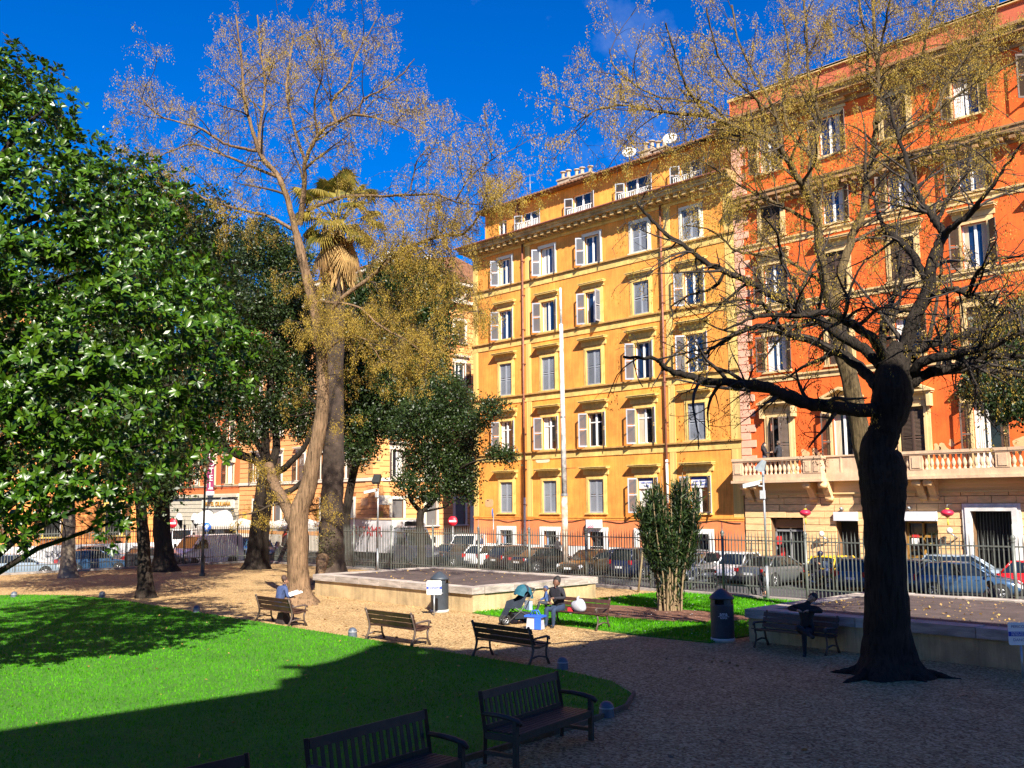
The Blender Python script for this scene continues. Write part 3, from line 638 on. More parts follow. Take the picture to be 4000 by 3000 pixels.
    for o, p in ((0, .10), (.14, .16)): 
        xo0, xo1, zt = L(34.36)+o, L(36.92)-o, 3.32-o
        fr.box(xo0, xo0+.24, -p-.08, -.001, 0, zt+D); fr.box(xo1-.24, xo1, -p-.08, -.001, 0, zt+D); fr.box(xo0+.24, xo1-.24, -p-.08, -.001, zt-.2+D, zt+D)
    fo = fr.build('door_frame', mat('white_stone', (.66,.64,.62), .8, .12, 3, v2=.2, s2=1.5), B)
    mb = MB(); 
    for x in np.arange(34.8, 36.5, .14): mb.box(L(x), L(x)+.03, .34, .37, 0, 2.9+D)
    mb.box(L(34.76), L(36.52), .33, .38, 1.2+D, 1.26+D); mb.build('iron_gate', M_iron, fo)
    # wall lamps with white globes
    for x, z_ in ((27.35, 1.75), (33.85, 2.0)):
        mb = MB(); mb.tube([(L(x)+.2,-.1,z_-.25+D),(L(x)+.2,-.3,z_-.2+D),(L(x)+.05,-.42,z_-.05+D)], .035, 6, 0); mb.ellip((L(x), -.45, z_+.08+D), (.14,.14,.15), 10, 8, 1)
        mb.build('wall_lamp', [M_metal, mat('globe', (.75,.70,.60), .3)], B)
    # ---- balcony: slab on scroll brackets, pedestals, turned balusters, rail
    bal_root = MB()
    def run(x0, x1, off):
        bal_root.box(L(x0)-.06, L(x1)+.06, -off-.12, -.001, 4.48+D, 4.62+D); bal_root.box(L(x0), L(x1), -off, -.002, 4.62+D, 4.92+D)
    run(22.52, 27.8, 1.0); run(30.5, 46.0, 1.0)
    bal_root.box(L(27.8), L(30.5), -.55, -.002, 4.5+D, 4.92+D)
    bal = bal_root.build('balcony', M_bal, B)
    def rail(x0, x1, y0, y1):
        o = MB().box(L(x0), L(x1), y0, y1, 5.66+D, 5.80+D).box(L(x0)+.03, L(x1)-.03, y0+.03, y1-.03, 5.60+D, 5.66+D); return o.build('balcony_rail', M_bal, bal)
    rail(22.5, 27.85, -1.07, -.75); rail(30.45, 46.0, -1.07, -.75)
    ubox('balcony_rail', bal, L(22.5), L(22.78), -.74, -.01, 5.62+D, 5.79+D, M_bal); ubox('balcony_rail', bal, L(27.57), L(27.85), -.74, -.01, 5.62+D, 5.79+D, M_bal)
    MB().box(L(27.8), L(30.5), -.52, -.3, 4.92+D, 5.72+D).box(L(27.75), L(30.55), -.58, -.26, 5.72+D, 5.80+D).box(L(28.6), L(28.68), -.55, -.515, 4.92+D, 5.72+D).build('parapet_panel', M_bal, bal)
    peds = [22.54, 26.8, 27.28, 30.5, 32.4, 36.3, 40.1, 44.1]
    for i, p in enumerate(peds):
        wd = .62 if i not in (1, 2) else .5
        mb = MB(); mb.box(L(p), L(p)+wd, -1.02, -.74, 4.92+D, 5.6+D); mb.box(L(p)+.12, L(p)+wd-.12, -1.05, -1.0, 5.0+D, 5.52+D); mb.build('pedestal', M_bal, bal)
    bprof = [(.075,0),(.075,.06),(.05,.09),(.06,.12),(.105,.24),(.095,.30),(.05,.46),(.045,.52),(.065,.55),(.065,.58),(.08,.6),(.08,.68)]
    bm_ = MB().lathe(bprof, (0,0,0), 10).mesh('baluster', M_bal)
    for a, b in ((23.16,26.8),(31.12,32.4),(33.02,36.3),(36.92,40.1),(40.72,44.1)):
        n = int((b-a)/.245)
        for q in np.linspace(a+.13, b-.13, n): inst('baluster', bm_, bal, (L(q), -.89, 4.92+D))
    for y in np.linspace(-.6, -.15, 3): inst('baluster', bm_, bal, (L(22.64), y, 4.92+D)); inst('baluster', bm_, bal, (L(27.7), y, 4.92+D))
    def bracket(x):
        pts = [(-.001, 4.48), (-.92, 4.48), (-.97, 4.36), (-.92, 4.22), (-.8, 4.16), (-.7, 4.20), (-.6, 4.14), (-.52, 3.98), (-.34, 3.72), (-.3, 3.55), (-.18, 3.48), (-.001, 3.5)]
        mb = MB(); mb.prism([(y_, z_+D) for y_, z_ in pts], L(x)-.17, L(x)+.17, 'yz')
        mb.lathe([(.0,L(x)-.2),(.15,L(x)-.2),(.15,L(x)+.2),(0,L(x)+.2)], (0, -.83, 4.3+D), 12, 0, 'x'); mb.lathe([(.0,L(x)-.19),(.12,L(x)-.19),(.12,L(x)+.19),(0,L(x)+.19)], (0, -.2, 3.62+D), 12, 0, 'x')
        return mb.build('bracket', M_b, bal)
    for x in (23.1, 23.7, 26.85, 27.75, 32.6, 33.15, 37.6, 38.15, 42.5): bracket(x)
    # worn patches of plaster above the balcony
    for x, z_, r_ in ((26.35,5.95,.28),(27.0,5.85,.36),(33.3,5.95,.2),(33.6,5.8,.33),(34.0,6.15,.16),(37.1,5.95,.4)):
        pts = [(L(x)+r_*(1+.3*math.sin(3*a+x))*math.cos(a)*.8, z_+D+r_*(1+.25*math.cos(2*a+x))*math.sin(a)) for a in np.linspace(0, 2*math.pi, 18, endpoint=False)]
        MB().prism(pts, -.01, 0, 'xz').build('plaster_patch', mat('bare_red_plaster', (.72,.42,.2), .95, .15, 4), B)
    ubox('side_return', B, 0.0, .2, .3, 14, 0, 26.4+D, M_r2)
    MB().prism([(0,26.5+D),(0,26.6+D),(7,28.4+D),(14,26.6+D),(14,26.5+D)], .3, W, 'yz').build('roof', M_tile, B)
    return B
red_building()
# two paper lanterns hung out over the pavement
M_lan = mat('lantern_red', (.62, .02, .06), .45, .15, 3); M_gold = mat('lantern_gold', (.75,.55,.05), .5)
for x, lb in ((26.74, 'red paper lantern hanging left of the pier by the glazed door'), (33.98, 'red paper lantern hanging beside the big white door frame')):
    t = thing('paper_lantern', lb, 'lantern', (x, -.9, 2.9), group='red paper lanterns'); t.scale = (.66,.66,.66)
    MB().lathe([(.12,-.25),(.30,-.18),(.42,-.06),(.44,.03),(.36,.15),(.2,.22),(.12,.25)], (0,0,0), 16).build('paper_body', M_lan, t)
    MB().lathe([(.0,.25),(.13,.25),(.13,.32),(0,.32)], (0,0,0), 12).lathe([(.0,-.32),(.13,-.32),(.13,-.25),(0,-.25)], (0,0,0), 12).tube([(0,0,-.32),(.02,0,-.85)], [.03,.07], 6).build('gold_cap', M_gold, t)
    MB().tube([(0,0,.32),(0,.05,.6),(0,.82,.62)], .015, 5).build('hanger', M_metal, t)
# ---------------------------------------------------------------- peach corner building (two fronts)
def rustic(root, x0, x1, z0, z1, h, ops, m, plane, axis='x', proud=.04, blocks=None):
    """stone courses with open joints, cut around the openings; blocks = block length where the joints show"""
    z = z0; r_ = 0
    while z < z1-.05:
        ze = min(z+h, z1); segs = []; cur = x0
        for a, b, c, d in sorted(ops):
            if ze <= c+.01 or z >= d-.01: continue
            if a > cur: segs.append((cur, a))
            cur = max(cur, b)
        if cur < x1: segs.append((cur, x1))
        for a, b in segs:
            if b-a < .12: continue
            e_ = [a, b]
            if blocks:
                n = max(1, int(round((b-a)/blocks))); e_ = list(np.linspace(a, b, n+1))
                if r_ % 2: 
                    for k in range(1, n): e_[k] += min(.3, (b-a)/n*.4)
            for p, q in zip(e_[:-1], e_[1:]):
                if axis == 'x': ubox('stone_course', root, p+.015, q-.015, plane-proud, plane-.001, z+.025, ze-.025, m)
                else: ubox('stone_course', root, plane+.001, plane+proud, p+.015, q-.015, z+.025, ze-.025, m)
        z = ze; r_ += 1
def peach_building():
    D = -SZ; XR = -12.38; XL = -34.4
    B = thing('peach_corner_building', 'peach orange corner building with stone courses and brown shutters, behind the trees', 'building', (0, 0, SZ))
    M_p = mat('peach_plaster', (0.80, 0.37, 0.13), 0.9, 0.07, 1.4, v2=0.1, s2=0.5, rnd=1); M_j = mat('peach_joint', (0.42, 0.16, 0.05), 0.95, 0.1, 2)
    M_w = mat('offwhite_trim', (0.70, 0.62, 0.50), 0.85, 0.08, 3)
    rows = [('0', 1.75, 2.2), ('1', 5.72, 2.3), ('2', 9.9, 2.1), ('3', 13.95, 1.95), ('4', 17.7, 1.95), ('5', 21.62, .95)]
    ys = [2.45, 6.0, 9.2, 13.0]; xs = [-15.55, -19.4, -23.3, -27.2, -31.1]
    kits = {n: Kit('peach_window_'+n, 1.15, h, M_w, M_brown, M_brown_s, M_white, M_pane, band=.24, proud=.1) for n, z, h in rows}
    hd = hood_mesh('peach_hood', 2.0, .35, M_w, .2)
    opy = [(y-.575, y+.575, z+D, z+h+D) for y in ys for _, z, h in rows]; opx = [(x-.575, x+.575, z+D, z+h+D) for x in xs for _, z, h in rows]
    # side front (plane X = XR, facing +X) is built turned by 90 degrees
    wb = wall_panel(MB(), 0, 16, 0, 23.0+D, opy, 0, .3); wb.v = [(XR-y, x, z) for x, y, z in wb.v]; wb.build('side_wall', M_j, B)
    wall_panel(MB(), XL, XR, 0, 23.0+D, opx, 0, .3).build('wall', M_j, B)
    fy = [(a-.24, b+.24, c-.1, d+.24) for a, b, c, d in opy]; fx = [(a-.24, b+.24, c-.1, d+.24) for a, b, c, d in opx]
    rustic(B, 0.5, 16, .9+D, 5.4+D, .45, fy, M_p, XR, 'y', blocks=1.3); rustic(B, XL, XR-.5, .9+D, 5.4+D, .45, fx, M_p, 0, 'x', blocks=1.6)
    for z0, z1 in ((5.7, 13.3), (13.6, 21.2)):
        rustic(B, 0.5, 16, z0+D, z1+D, .46, fy, M_p, XR, 'y'); rustic(B, XL, XR-.5, z0+D, z1+D, .46, fx, M_p, 0, 'x')
    z = 0.9; i = 0                                  # corner stones
    while z < 21.0:
        a = .95 if i % 2 else .6; ubox('corner_stone', B, XR-a, XR+.07, -.07, a, z+D+.02, z+D+.44, M_p); z += .46; i += 1
    ubox('base_course', B, XR-.2, XR+.09, -.09, 16, 0, .9+D, M_w); ubox('base_course', B, XL, XR-.21, -.09, .1, 0, .9+D, M_w)
    for z in (5.55, 13.45, 21.25):
        p = .14 if z < 20 else .6
        ubox('string_course', B, XR-.3, XR+p, -p, 16, z+D-.12, z+D+.14, M_w); ubox('string_course', B, XL, XR-.31, -p, .1, z+D-.12, z+D+.14, M_w)
    for j, (n, z, h) in enumerate(rows):
        for i, y in enumerate(ys): kits[n].place(B, y, z+D, ['closed','open','closed','open'][(i+j) % 4] if n != '0' else 'none', y=XR, rz=ROT90, hood=hd if n in '13' else None)
        for i, x in enumerate(xs): kits[n].place(B, x, z+D, ['open','closed','open','half','closed'][(i+j) % 5] if n != '0' else 'none', hood=hd if n in '13' else None)
    M_brd = mat('grey_board', (.13,.12,.115), .7, .1, 3)
    for y in ys: MB().box(XR-.1, XR-.06, y-.57, y+.57, 1.75+D, 3.95+D).build('boarded_window', M_brd, B)
    for x in xs: MB().box(x-.57, x+.57, .06, .1, 1.75+D, 3.95+D).build('boarded_window', M_brd, B)
    # street name plates and posters by the corner
    MB().box(XR+.05, XR+.1, .5, 1.7, 3.5+D, 4.25+D).build('name_plate', M_w, B); MB().box(-13.9, -12.95, -.1, -.05, 3.45+D, 4.05+D).build('name_plate', mat('pale_plate', (.62,.33,.16)), B)
    MB().box(XR+.06, XR+.12, .35, .95, 2.2+D, 3.0+D).build('poster', mat('yellow_poster', (.7,.42,.06), .6), B); MB().box(-33.6, -32.9, -.1, -.05, 1.6+D, 2.9+D).build('poster', mat('yellow_poster', (.7,.42,.06)), B)
    # deep doorway in the alley, in the shade of the ochre building
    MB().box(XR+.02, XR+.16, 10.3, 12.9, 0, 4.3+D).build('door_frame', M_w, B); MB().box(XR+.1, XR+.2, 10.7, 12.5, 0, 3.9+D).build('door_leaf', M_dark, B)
    r_ = MB(); r_.prism([(-.7,23.0+D),(-.7,23.2+D),(8,25.2+D),(16.4,23.2+D),(16.4,23.0+D)], XL, XR+.75, 'yz'); ro = r_.build('roof', M_tile, B)
    ubox('eaves', B, XL, XR+.7, -.65, 16.2, 22.75+D, 22.98+D, M_w)
    for k, (x, y, z) in enumerate(((-13.6,2.4,24.6),(-14.6,4.0,24.9),(-15.8,3.0,24.4),(-13.2,6.2,24.9),(-13.0,8.4,24.8))): dish(B, x, y, z+D, .5+.12*(k % 3), 1.2, R(-50-10*k))
    chimney(B, -16.5, 5, 24.6+D, 2, 1.2); antenna(B, -14.2, 6.5, 24.5+D, 3.0, .3); antenna(B, -15.6, 6.0, 24.5+D, 2.6, .9)
    return B
peach_building()
# ---------------------------------------------------------------- hotel with the white stone ground floor
def hotel():
    D = -SZ; X0, X1 = -60.0, -34.45
    B = thing('hotel_building', 'red orange hotel front with white stone ground floor, awnings and gilt letters', 'building', (0, 0, SZ))
    M_r = mat('hotel_plaster', (0.72, 0.17, 0.045), 0.9, 0.08, 1.4, v2=0.12, s2=0.5); M_c = mat('hotel_cream', (0.68, 0.55, 0.36), 0.85, 0.1, 3); M_s = mat('hotel_white_stone', (0.56, 0.49, 0.36), 0.8, 0.08, 3, rnd=1)
    xs = [-36.45, -40.25, -43.7, -47.3, -51, -54.7, -58.4]
    rows = [('1', 5.72, 2.05), ('2', 9.85, 1.9), ('3', 14.0, 1.9), ('4', 17.6, 1.7)]
    ops = [(x-.6, x+.6, z+D, z+h+D) for x in xs for _, z, h in rows]
    wall_panel(MB(), X0, X1, 4.6+D, 21+D, ops, 0, .3).add([(X1,0,0),(X1,12,0),(X1,12,21+D),(X1,0,21+D)], [(0,1,2,3)]).build('wall', M_r, B)
    kits = {n: Kit('hotel_window_'+n, 1.2, h, M_c, M_brown, M_brown_s, M_white, M_pane, band=.26, proud=.1) for n, z, h in rows}
    pt, pa, hd = pediment_mesh('hotel_pediment', 2.3, .4, M_c), pediment_mesh('hotel_arch', 2.3, .4, M_c, True), hood_mesh('hotel_hood', 2.0, .35, M_c, .1)
    for n, z, h in rows:
        for i, x in enumerate(xs): kits[n].place(B, x, z+D, ['open','half','open'][i % 3], hood=(pa if i % 2 else pt) if n == '1' else hd, hood_dz=.05)
    for z in (5.55, 9.3, 13.6): string_course(B, X0, X1, z+D, M_c, M_r, band=.1, proj=.12)
    ar = [(-36.0+.0, 1.25), (-40.3, 1.15), (-43.6, .8), (-47.2, .8), (-51, .8)]
    wall_panel(MB(), X0, X1, 0, 4.6+D, [(x-r, x+r, 0, 2.1+D) for x, r in ar], -.05, .5).build('base_wall', mat('joint_grey', (.3,.28,.26), .95), B)
    rustic(B, X0, X1, 0.0, 4.4+D, .42, [(x-r, x+r, 0, 2.1+D) for x, r in ar] + [(-42.0, -35.2, 3.25+D, 4.2+D)], M_s, -.05, 'x', proud=.05, blocks=1.2)
    for x, r in ar:
        pts = [(x+r*math.cos(a), 2.1+D+r*.9*math.sin(a)) for a in np.linspace(0, math.pi, 13)]
        MB().prism(pts, -.115, -.1, 'xz').build('fanlight', M_white if r < 1 else M_pane, B)
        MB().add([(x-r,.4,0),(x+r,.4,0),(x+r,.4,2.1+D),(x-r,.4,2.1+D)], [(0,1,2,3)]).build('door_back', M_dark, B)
    MB().box(X0, X1, -.32, -.001, 4.38+D, 4.62+D).box(X0, X1, -.2, -.001, 4.62+D, 4.72+D).build('cornice', M_s, B)
    pn = MB().box(-42.0, -35.2, -.16, -.051, 3.3+D, 4.15+D).build('name_board', mat('cream_board', (.66,.62,.5), .7), B)
    text_obj('HOTEL GIULIANA', .62, mat('gilt', (.55,.26,.03), .35, metal=.4), pn, (-38.6, -.2, 3.7+D), (ROT90,0,0), ext=.03, sx=1.12)
    for x in (-36.2, -39.6): MB().tube([(x,-.1,4.3+D),(x,-.9,4.35+D),(x,-1.0,4.2+D)], [.03,.03,.12], 6).build('sign_lamp', M_metal, pn)
    # scalloped canvas awnings over the two wide doors
    M_aw = mat('awning_canvas', (.62,.60,.56), .8, .04, 3)
    for x, r in ((-36.9, 1.55), (-40.6, 1.5)):
        mb = MB(); k = 10; P = []
        for i in range(k+1):
            a = math.pi*i/k; P.append([(x-r*math.cos(a)*math.cos(b), -.06-r*1.0*math.sin(a)*math.cos(b)*.95, 2.0+D+1.1*math.sin(b)) for b in np.linspace(0, math.pi/2, 6)])
        for i in range(k):
            for j in range(5): mb.add([P[i][j], P[i+1][j], P[i+1][j+1], P[i][j+1]], [(0,1,2,3)])
            a, b = Vector(P[i][0]), Vector(P[i+1][0]); c = (a+b)/2
            mb.add([a, b, b-Vector((0,0,.16)), c-Vector((0,0,.27)), a-Vector((0,0,.16))], [(0,1,2,3,4)])
        mb.build('awning', M_aw, B)
    # vertical hotel sign, standing out from the wall
    M_sb = mat('sign_plum', (.22,.03,.10), .5); s_ = MB().box(-39.3, -39.12, -1.0, -.35, 5.0+D, 8.9+D).build('hotel_sign', M_sb, B)
    for i, c in enumerate('HOTEL'): text_obj(c, .82, M_white, s_, (-39.1, -.675, 8.45+D-.72*i), (ROT90, 0, ROT90), ext=.02, name='letter')
    text_obj('***', .4, M_white, s_, (-39.1, -.675, 5.15+D), (ROT90,0,ROT90), ext=.02, name='stars')
    MB().box(-39.35, -39.05, -1.05, -.3, 4.6+D, 4.98+D).build('lamp_box', mat('pale_box', (.6,.62,.66), .5), s_)
    for z in (5.6, 7.9): MB().tube([(-39.2,-.36,z+D),(-39.2,0,z+D)], .03, 5).build('sign_bracket', M_iron, s_)
    MB().prism([(-.5,21+D),(6,23+D),(12,21+D)], X0, X1+.1, 'yz').build('roof', M_tile, B)
    return B
hotel()
# ---------------------------------------------------------------- orange house on the left street
def left_house():
    D = -SZ; XF = -18.0; Y0, Y1 = -62.0, -15.4
    B = thing('orange_house', 'orange plastered house behind the magnolia, brown shutters and white plinth', 'building', (0, 0, SZ))
    M_o = mat('orange_plaster_left', (0.80, 0.31, 0.085), 0.9, 0.08, 1.4, v2=0.12, s2=0.5, rnd=1); M_j = mat('orange_joint', (0.45, 0.15, 0.04), .95, .1, 2)
    M_c = mat('yellow_trim', (0.72, 0.50, 0.12), 0.85, 0.1, 3); M_w = mat('white_plinth', (0.74, 0.72, 0.70))
    ys = [-18.6-4.15*k for k in range(10)]; rows = [('0', 1.5, 2.25), ('1', 5.9, 2.1), ('2', 10, 2.1), ('3', 14, 2.0)]
    ops = [(y-.6, y+.6, z+D, z+h+D) for y in ys for _, z, h in rows]
    wb = wall_panel(MB(), Y0, Y1, .92+D, 18+D, ops, 0, .3); wb.v = [(XF-y, x, z) for x, y, z in wb.v]; wb.build('wall', M_j, B)
    fy = [(a-.2, b+.2, c-.25, d+.2) for a, b, c, d in ops]
    rustic(B, Y0, Y1, .92+D, 5.2+D, .42, fy, M_o, XF, 'y', proud=.03)
    ubox('upper_wall', B, XF-.02, XF+.03, Y0, Y1, 5.5+D, 5.8+D, M_c); MB().box(XF-.3, XF+.02, Y1-.02, Y1+.02, .9+D, 18+D).build('corner_wall', M_o, B)
    ubox('end_wall', B, XF-14, XF-.01, Y1-.1, Y1, 0, 18+D, M_o); ubox('plinth', B, XF-.3, XF+.08, Y0, Y1+.05, 0, .92+D, M_w)
    kits = {n: Kit('left_window_'+n, 1.2, h, M_c, M_brown, M_brown_s, M_white, M_pane, band=.2, proud=.07) for n, z, h in rows}
    for n, z, h in rows:
        for i, y in enumerate(ys): kits[n].place(B, y, z+D, 'wide' if n == '0' else ['open','closed'][i % 2], y=XF, rz=ROT90)
    for y in ys: MB().box(XF-.12, XF-.09, y-.5, y+.5, 1.5+D, 2.95+D).build('window_grille', M_iron, B)
    rustic(B, Y0, Y1, 5.85+D, 17.9+D, 4.0, fy, M_o, XF, 'y', proud=.025)
    # painted scribble on the plinth
    for y in (-24.9, -23.2): 
        p_ = [(XF+.1, y+.1*t+.12*math.sin(1.9*t), .35+D+.2*math.sin(1.1*t+y)) for t in np.linspace(0, 12, 50)]
        MB().tube(p_, .018, 4).build('graffiti', mat('graffiti_black', (.05,.05,.07), .7), B)
    MB().prism([(XF+.6,18+D),(XF-7,20.5+D),(XF-14.5,18+D)], Y0, Y1+.3, 'xz').build('roof', M_tile, B)
    return B
left_house()
# ---------------------------------------------------------------- the building behind the camera, whose shadow lies over the foreground
def rear_building():
    B = thing('pavilion_building', 'tall pavilion behind the viewpoint casting the long foreground shadow', 'building', (54.3, -34, 0))
    M_s = mat('pavilion_stone', (.5,.42,.32), .85, .12, 2, v2=.2, s2=.5)
    ops = [(x-.9, x+.9, z, z+3) for x in np.arange(-38, -3, 4.2) for z in (5.5, 10.5)]
    wb = wall_panel(MB(), -42, 0, 0, 15.6, ops, 0, .4); wb.v = [(y, x, z) for x, y, z in wb.v]; wb.build('wall', M_s, B)
    MB().box(.0, 20, -.2, 0, 0, 15.6).box(0, 20, -42, -41.8, 0, 15.6).build('end_wall', M_s, B)
    for o in ops: MB().add([(.4,o[0],o[2]),(.4,o[1],o[2]),(.4,o[1],o[3]),(.4,o[0],o[3])], [(0,1,2,3)]).build('window', M_pane, B)
    MB().box(-.5, 20, -42.4, .4, 15.6, 16.0).box(-.1, 20, -42, 0, 16.0, 16.3).build('cornice', M_s, B)
    MB().box(.3, 20, -41.5, -.3, 15.0, 15.7).build('roof', M_tile, B)
    return B
rear_building()
def roof_statue():
    t = thing('roof_statue', 'stone statue group standing on the pavilion roof behind the viewpoint', 'statue', (54.6, -44.8, 16.3))
    mb = MB(); mb.box(-.5,.9,-2.6,4.6,0,.75); mb.box(-.4,.8,-2.2,2.6,.75,1.4)
    mb.tube([(.2,-.2,1.3),(.2,-.1,2.4),(.2,.1,3.1),(.2,.15,3.5)], [.9,.75,.62,.25], 10); mb.ellip((.2,.15,3.85), (.3,.34,.4)); mb.tube([(.2,-.5,2.9),(.2,-1.4,2.2),(.2,-2.2,2.0),(.2,-2.9,2.55)], [.3,.26,.22,.16], 8)
    mb.tube([(.2,.4,2.9),(.2,1.2,2.3),(.2,1.5,1.4)], [.4,.4,.5], 8)
    mb.build('figure_group', mat('pavilion_stone', (.5,.42,.32)), t)
roof_statue()
# ================================================================ park furniture
def platform(name, label, x0, x1, y0, y1, h=.80):
    t = thing(name, label, 'platform', (0,0,0))
    MB().box(x0+.06, x1-.06, y0+.06, y1-.06, -.2, h-.22).build('wall', M_trav, t)
    MB().box(x0+.5, x1-.5, y0+.5, y1-.5, h-.3, h-.03).build('paving', M_tar, t)
    def stones(a, b, fn):
        p = a
        while p < b-.05:
            w = min(random.uniform(1.1, 1.7), b-p); w = b-p if b-p-w < .4 else w
            fn(p+.008, p+w-.008, random.uniform(-.012, .012)); p += w
    stones(x0, x1, lambda a, b, e: ubox('coping_stone', t, a, b, y0-.02, y0+.52, h-.22, h+e, M_coping))
    stones(x0, x1, lambda a, b, e: ubox('coping_stone', t, a, b, y1-.52, y1+.02, h-.22, h+e, M_coping))
    stones(y0+.53, y1-.53, lambda a, b, e: ubox('coping_stone', t, x0-.02, x0+.52, a, b, h-.22, h+e, M_coping))
    stones(y0+.53, y1-.53, lambda a, b, e: ubox('coping_stone', t, x1-.52, x1+.02, a, b, h-.22, h+e, M_coping))
    return t
platform('stone_platform', 'low travertine platform with dark paving beside the grey bin and white sign', 19.3, 28.85, -25.4, -19.3)
platform('stone_platform', 'low stone platform with leaf strewn dark paving behind the big bare tree', 38.9, 52, -25.0, -18.2)
for k, (a, b, c, d, n) in enumerate(((19.9,28.2,-24.8,-20,120),(39.5,50,-24.4,-18.8,700))):
    litter('platform_litter', n, (a,b,c,d), [(.5,.3,.08),(.62,.42,.12),(.3,.15,.05)], .015, .045, .79, ['dry leaves on the platform by the grey bin','dry leaves and twigs on the platform behind the bare tree'][k], 'leaves')
# ---------------------------------------------------------------- iron fence
def fence_panels(t, n_bars, p0, p1, spacing, posts, joined=None):
    P0, P1 = Vector(p0), Vector(p1); d = (P1-P0).normalized(); Ltot = (P1-P0).length; ang = math.atan2(d.y, d.x)
    bar = MB(); bar.box(-.014,.014,-.014,.014,.16,2.2); bar.add([(-.012,-.012,2.2),(.012,-.012,2.2),(.012,.012,2.2),(-.012,.012,2.2),(0,0,2.46)], [(0,1,4),(1,2,4),(2,3,4),(3,0,4)]); bme = bar.mesh('fence_bar', M_fence)
    k = int(Ltot/spacing); rest = MB()
    for i in range(k):
        s = (i+.5)*spacing; p = P0+d*s
        if min(abs(s-q) for q in posts) < .07: continue
        if joined and joined[0] <= s <= joined[1]:
            c, q = math.cos(ang), math.sin(ang); rest.add([(p.x+x*c-y*q, p.y+x*q+y*c, z) for x, y, z in bar.v], bar.f)
        else: inst('bar', bme, t, p, (random.uniform(-.004,.004), random.uniform(-.006,.006), ang))
    if rest.v:
        o = rest.build('bars', M_fence, t); o['kind'] = 'stuff'
    for z, hh in ((.44,.022),(2.08,.022)):
        c = (P0+P1)/2; MB().obox((c.x,c.y,z), (Ltot,.045,hh*2), (0,0,ang)).build('rail', M_fence, t)
    pm = MB(); pm.tube([(0,0,-.25),(0,0,2.2)], .055, 8); pm.lathe([(.06,2.2),(.075,2.23),(.05,2.26),(.085,2.33),(.06,2.4),(.02,2.44),(.012,2.75),(0,2.76)], (0,0,0), 10); pme = pm.mesh('fence_post', M_fence)
    lean = MB().tube([(0,0,.06),(0,.0,2.05)], .018, 5).mesh('fence_stay', M_fence)
    for s in posts: inst('post', pme, t, P0+d*s); 
    for s in posts[:-1]: inst('stay', lean, t, P0+d*(s+1.05) + Vector((0,0,0)), (R(-9), 0, ang))
f1 = thing('iron_fence', 'grey green iron fence with spiked bars along the parked cars', 'fence')
fence_panels(f1, 0, (-3.2,-15.25,0), (49,-15.25,0), .145, list(np.arange(.05, 52.2, 3.47)), joined=(0, 10.6))
f2 = thing('iron_fence', 'iron fence with spiked bars on the left, before the orange house', 'fence')
fence_panels(f2, 0, (-3.2,-48,0), (-3.2,-15.4,0), .145, list(np.arange(.05, 32, 3.47)), joined=(0, 12))
# ---------------------------------------------------------------- benches
M_slat = mat('bench_wood', (0.060, 0.026, 0.017), 0.5, 0.35, 7.0, bump=0.2, bscale=25, rnd=1)
M_cast = mat('cast_iron', (0.075, 0.05, 0.04), 0.55, 0.2, 5.0)
M_teak = mat('dark_teak', (0.032, 0.022, 0.017), 0.6, 0.3, 7.0, bump=0.2, bscale=25, rnd=1)
def bench(label, loc, rz, L_=2.0):
    """municipal bench: two cast iron sides, wooden slats; sits facing +Y"""
    t = thing('park_bench', label, 'bench', loc, rz, 'slatted benches with iron sides')
    for s in (-1, 1):
        x = s*(L_/2-.06); mb = MB()
        mb.tube([(x,-.30,0),(x,-.20,.18),(x,-.155,.34),(x,-.17,.46),(x,-.235,.66),(x,-.285,.80)], [.036,.028,.03,.03,.026,.03], 6)
        mb.tube([(x,.33,0),(x,.25,.16),(x,.235,.30),(x,.275,.42)], [.036,.026,.026,.03], 6)
        mb.tube([(x,-.22,.16),(x,0,.20),(x,.24,.16)], .022, 6); mb.tube([(x,-.16,.40),(x,.02,.375),(x,.29,.43)], .026, 6)
        mb.tube([(x,-.20,.56),(x,.05,.585),(x,.26,.60),(x,.33,.575),(x,.35,.53)], [.022,.026,.03,.028,.02], 6); mb.tube([(x,.27,.42),(x,.29,.52),(x,.28,.60)], .022, 6)
        mb.ellip((x,-.29,.81), (.035,.035,.04), 8, 6)
        mb.build('iron_side', M_cast, t)
    for y, z, a in ((-.10,.405,-.06),(.03,.395,0),(.16,.41,.08),(.275,.445,.16)): MB().obox((0,y,z), (L_,.112,.03), (a,0,0)).build('seat_slat', M_slat, t)
    for y, z in ((-.165,.50),(-.205,.625),(-.245,.745)): MB().obox((0,y,z), (L_,.026,.105), (R(17),0,0)).build('back_slat', M_slat, t)
    return t
BY = -31.3
bench('slatted bench seen from behind with a man in blue sitting on it', (26.9, BY, 0), 0)
bench('empty slatted bench seen from behind, middle one along the lawn edge', (32.65, BY, 0), R(1))
bench('empty slatted bench seen from behind, nearest one along the lawn edge', (36.85, BY, 0), R(-1))
bench('slatted bench facing the viewer with bags and a seated woman', (33.9, -25.85, 0), math.pi + R(2))
bench('slatted bench in deep shade where a man in black lounges', (40.65, -25.55, 0), math.pi)
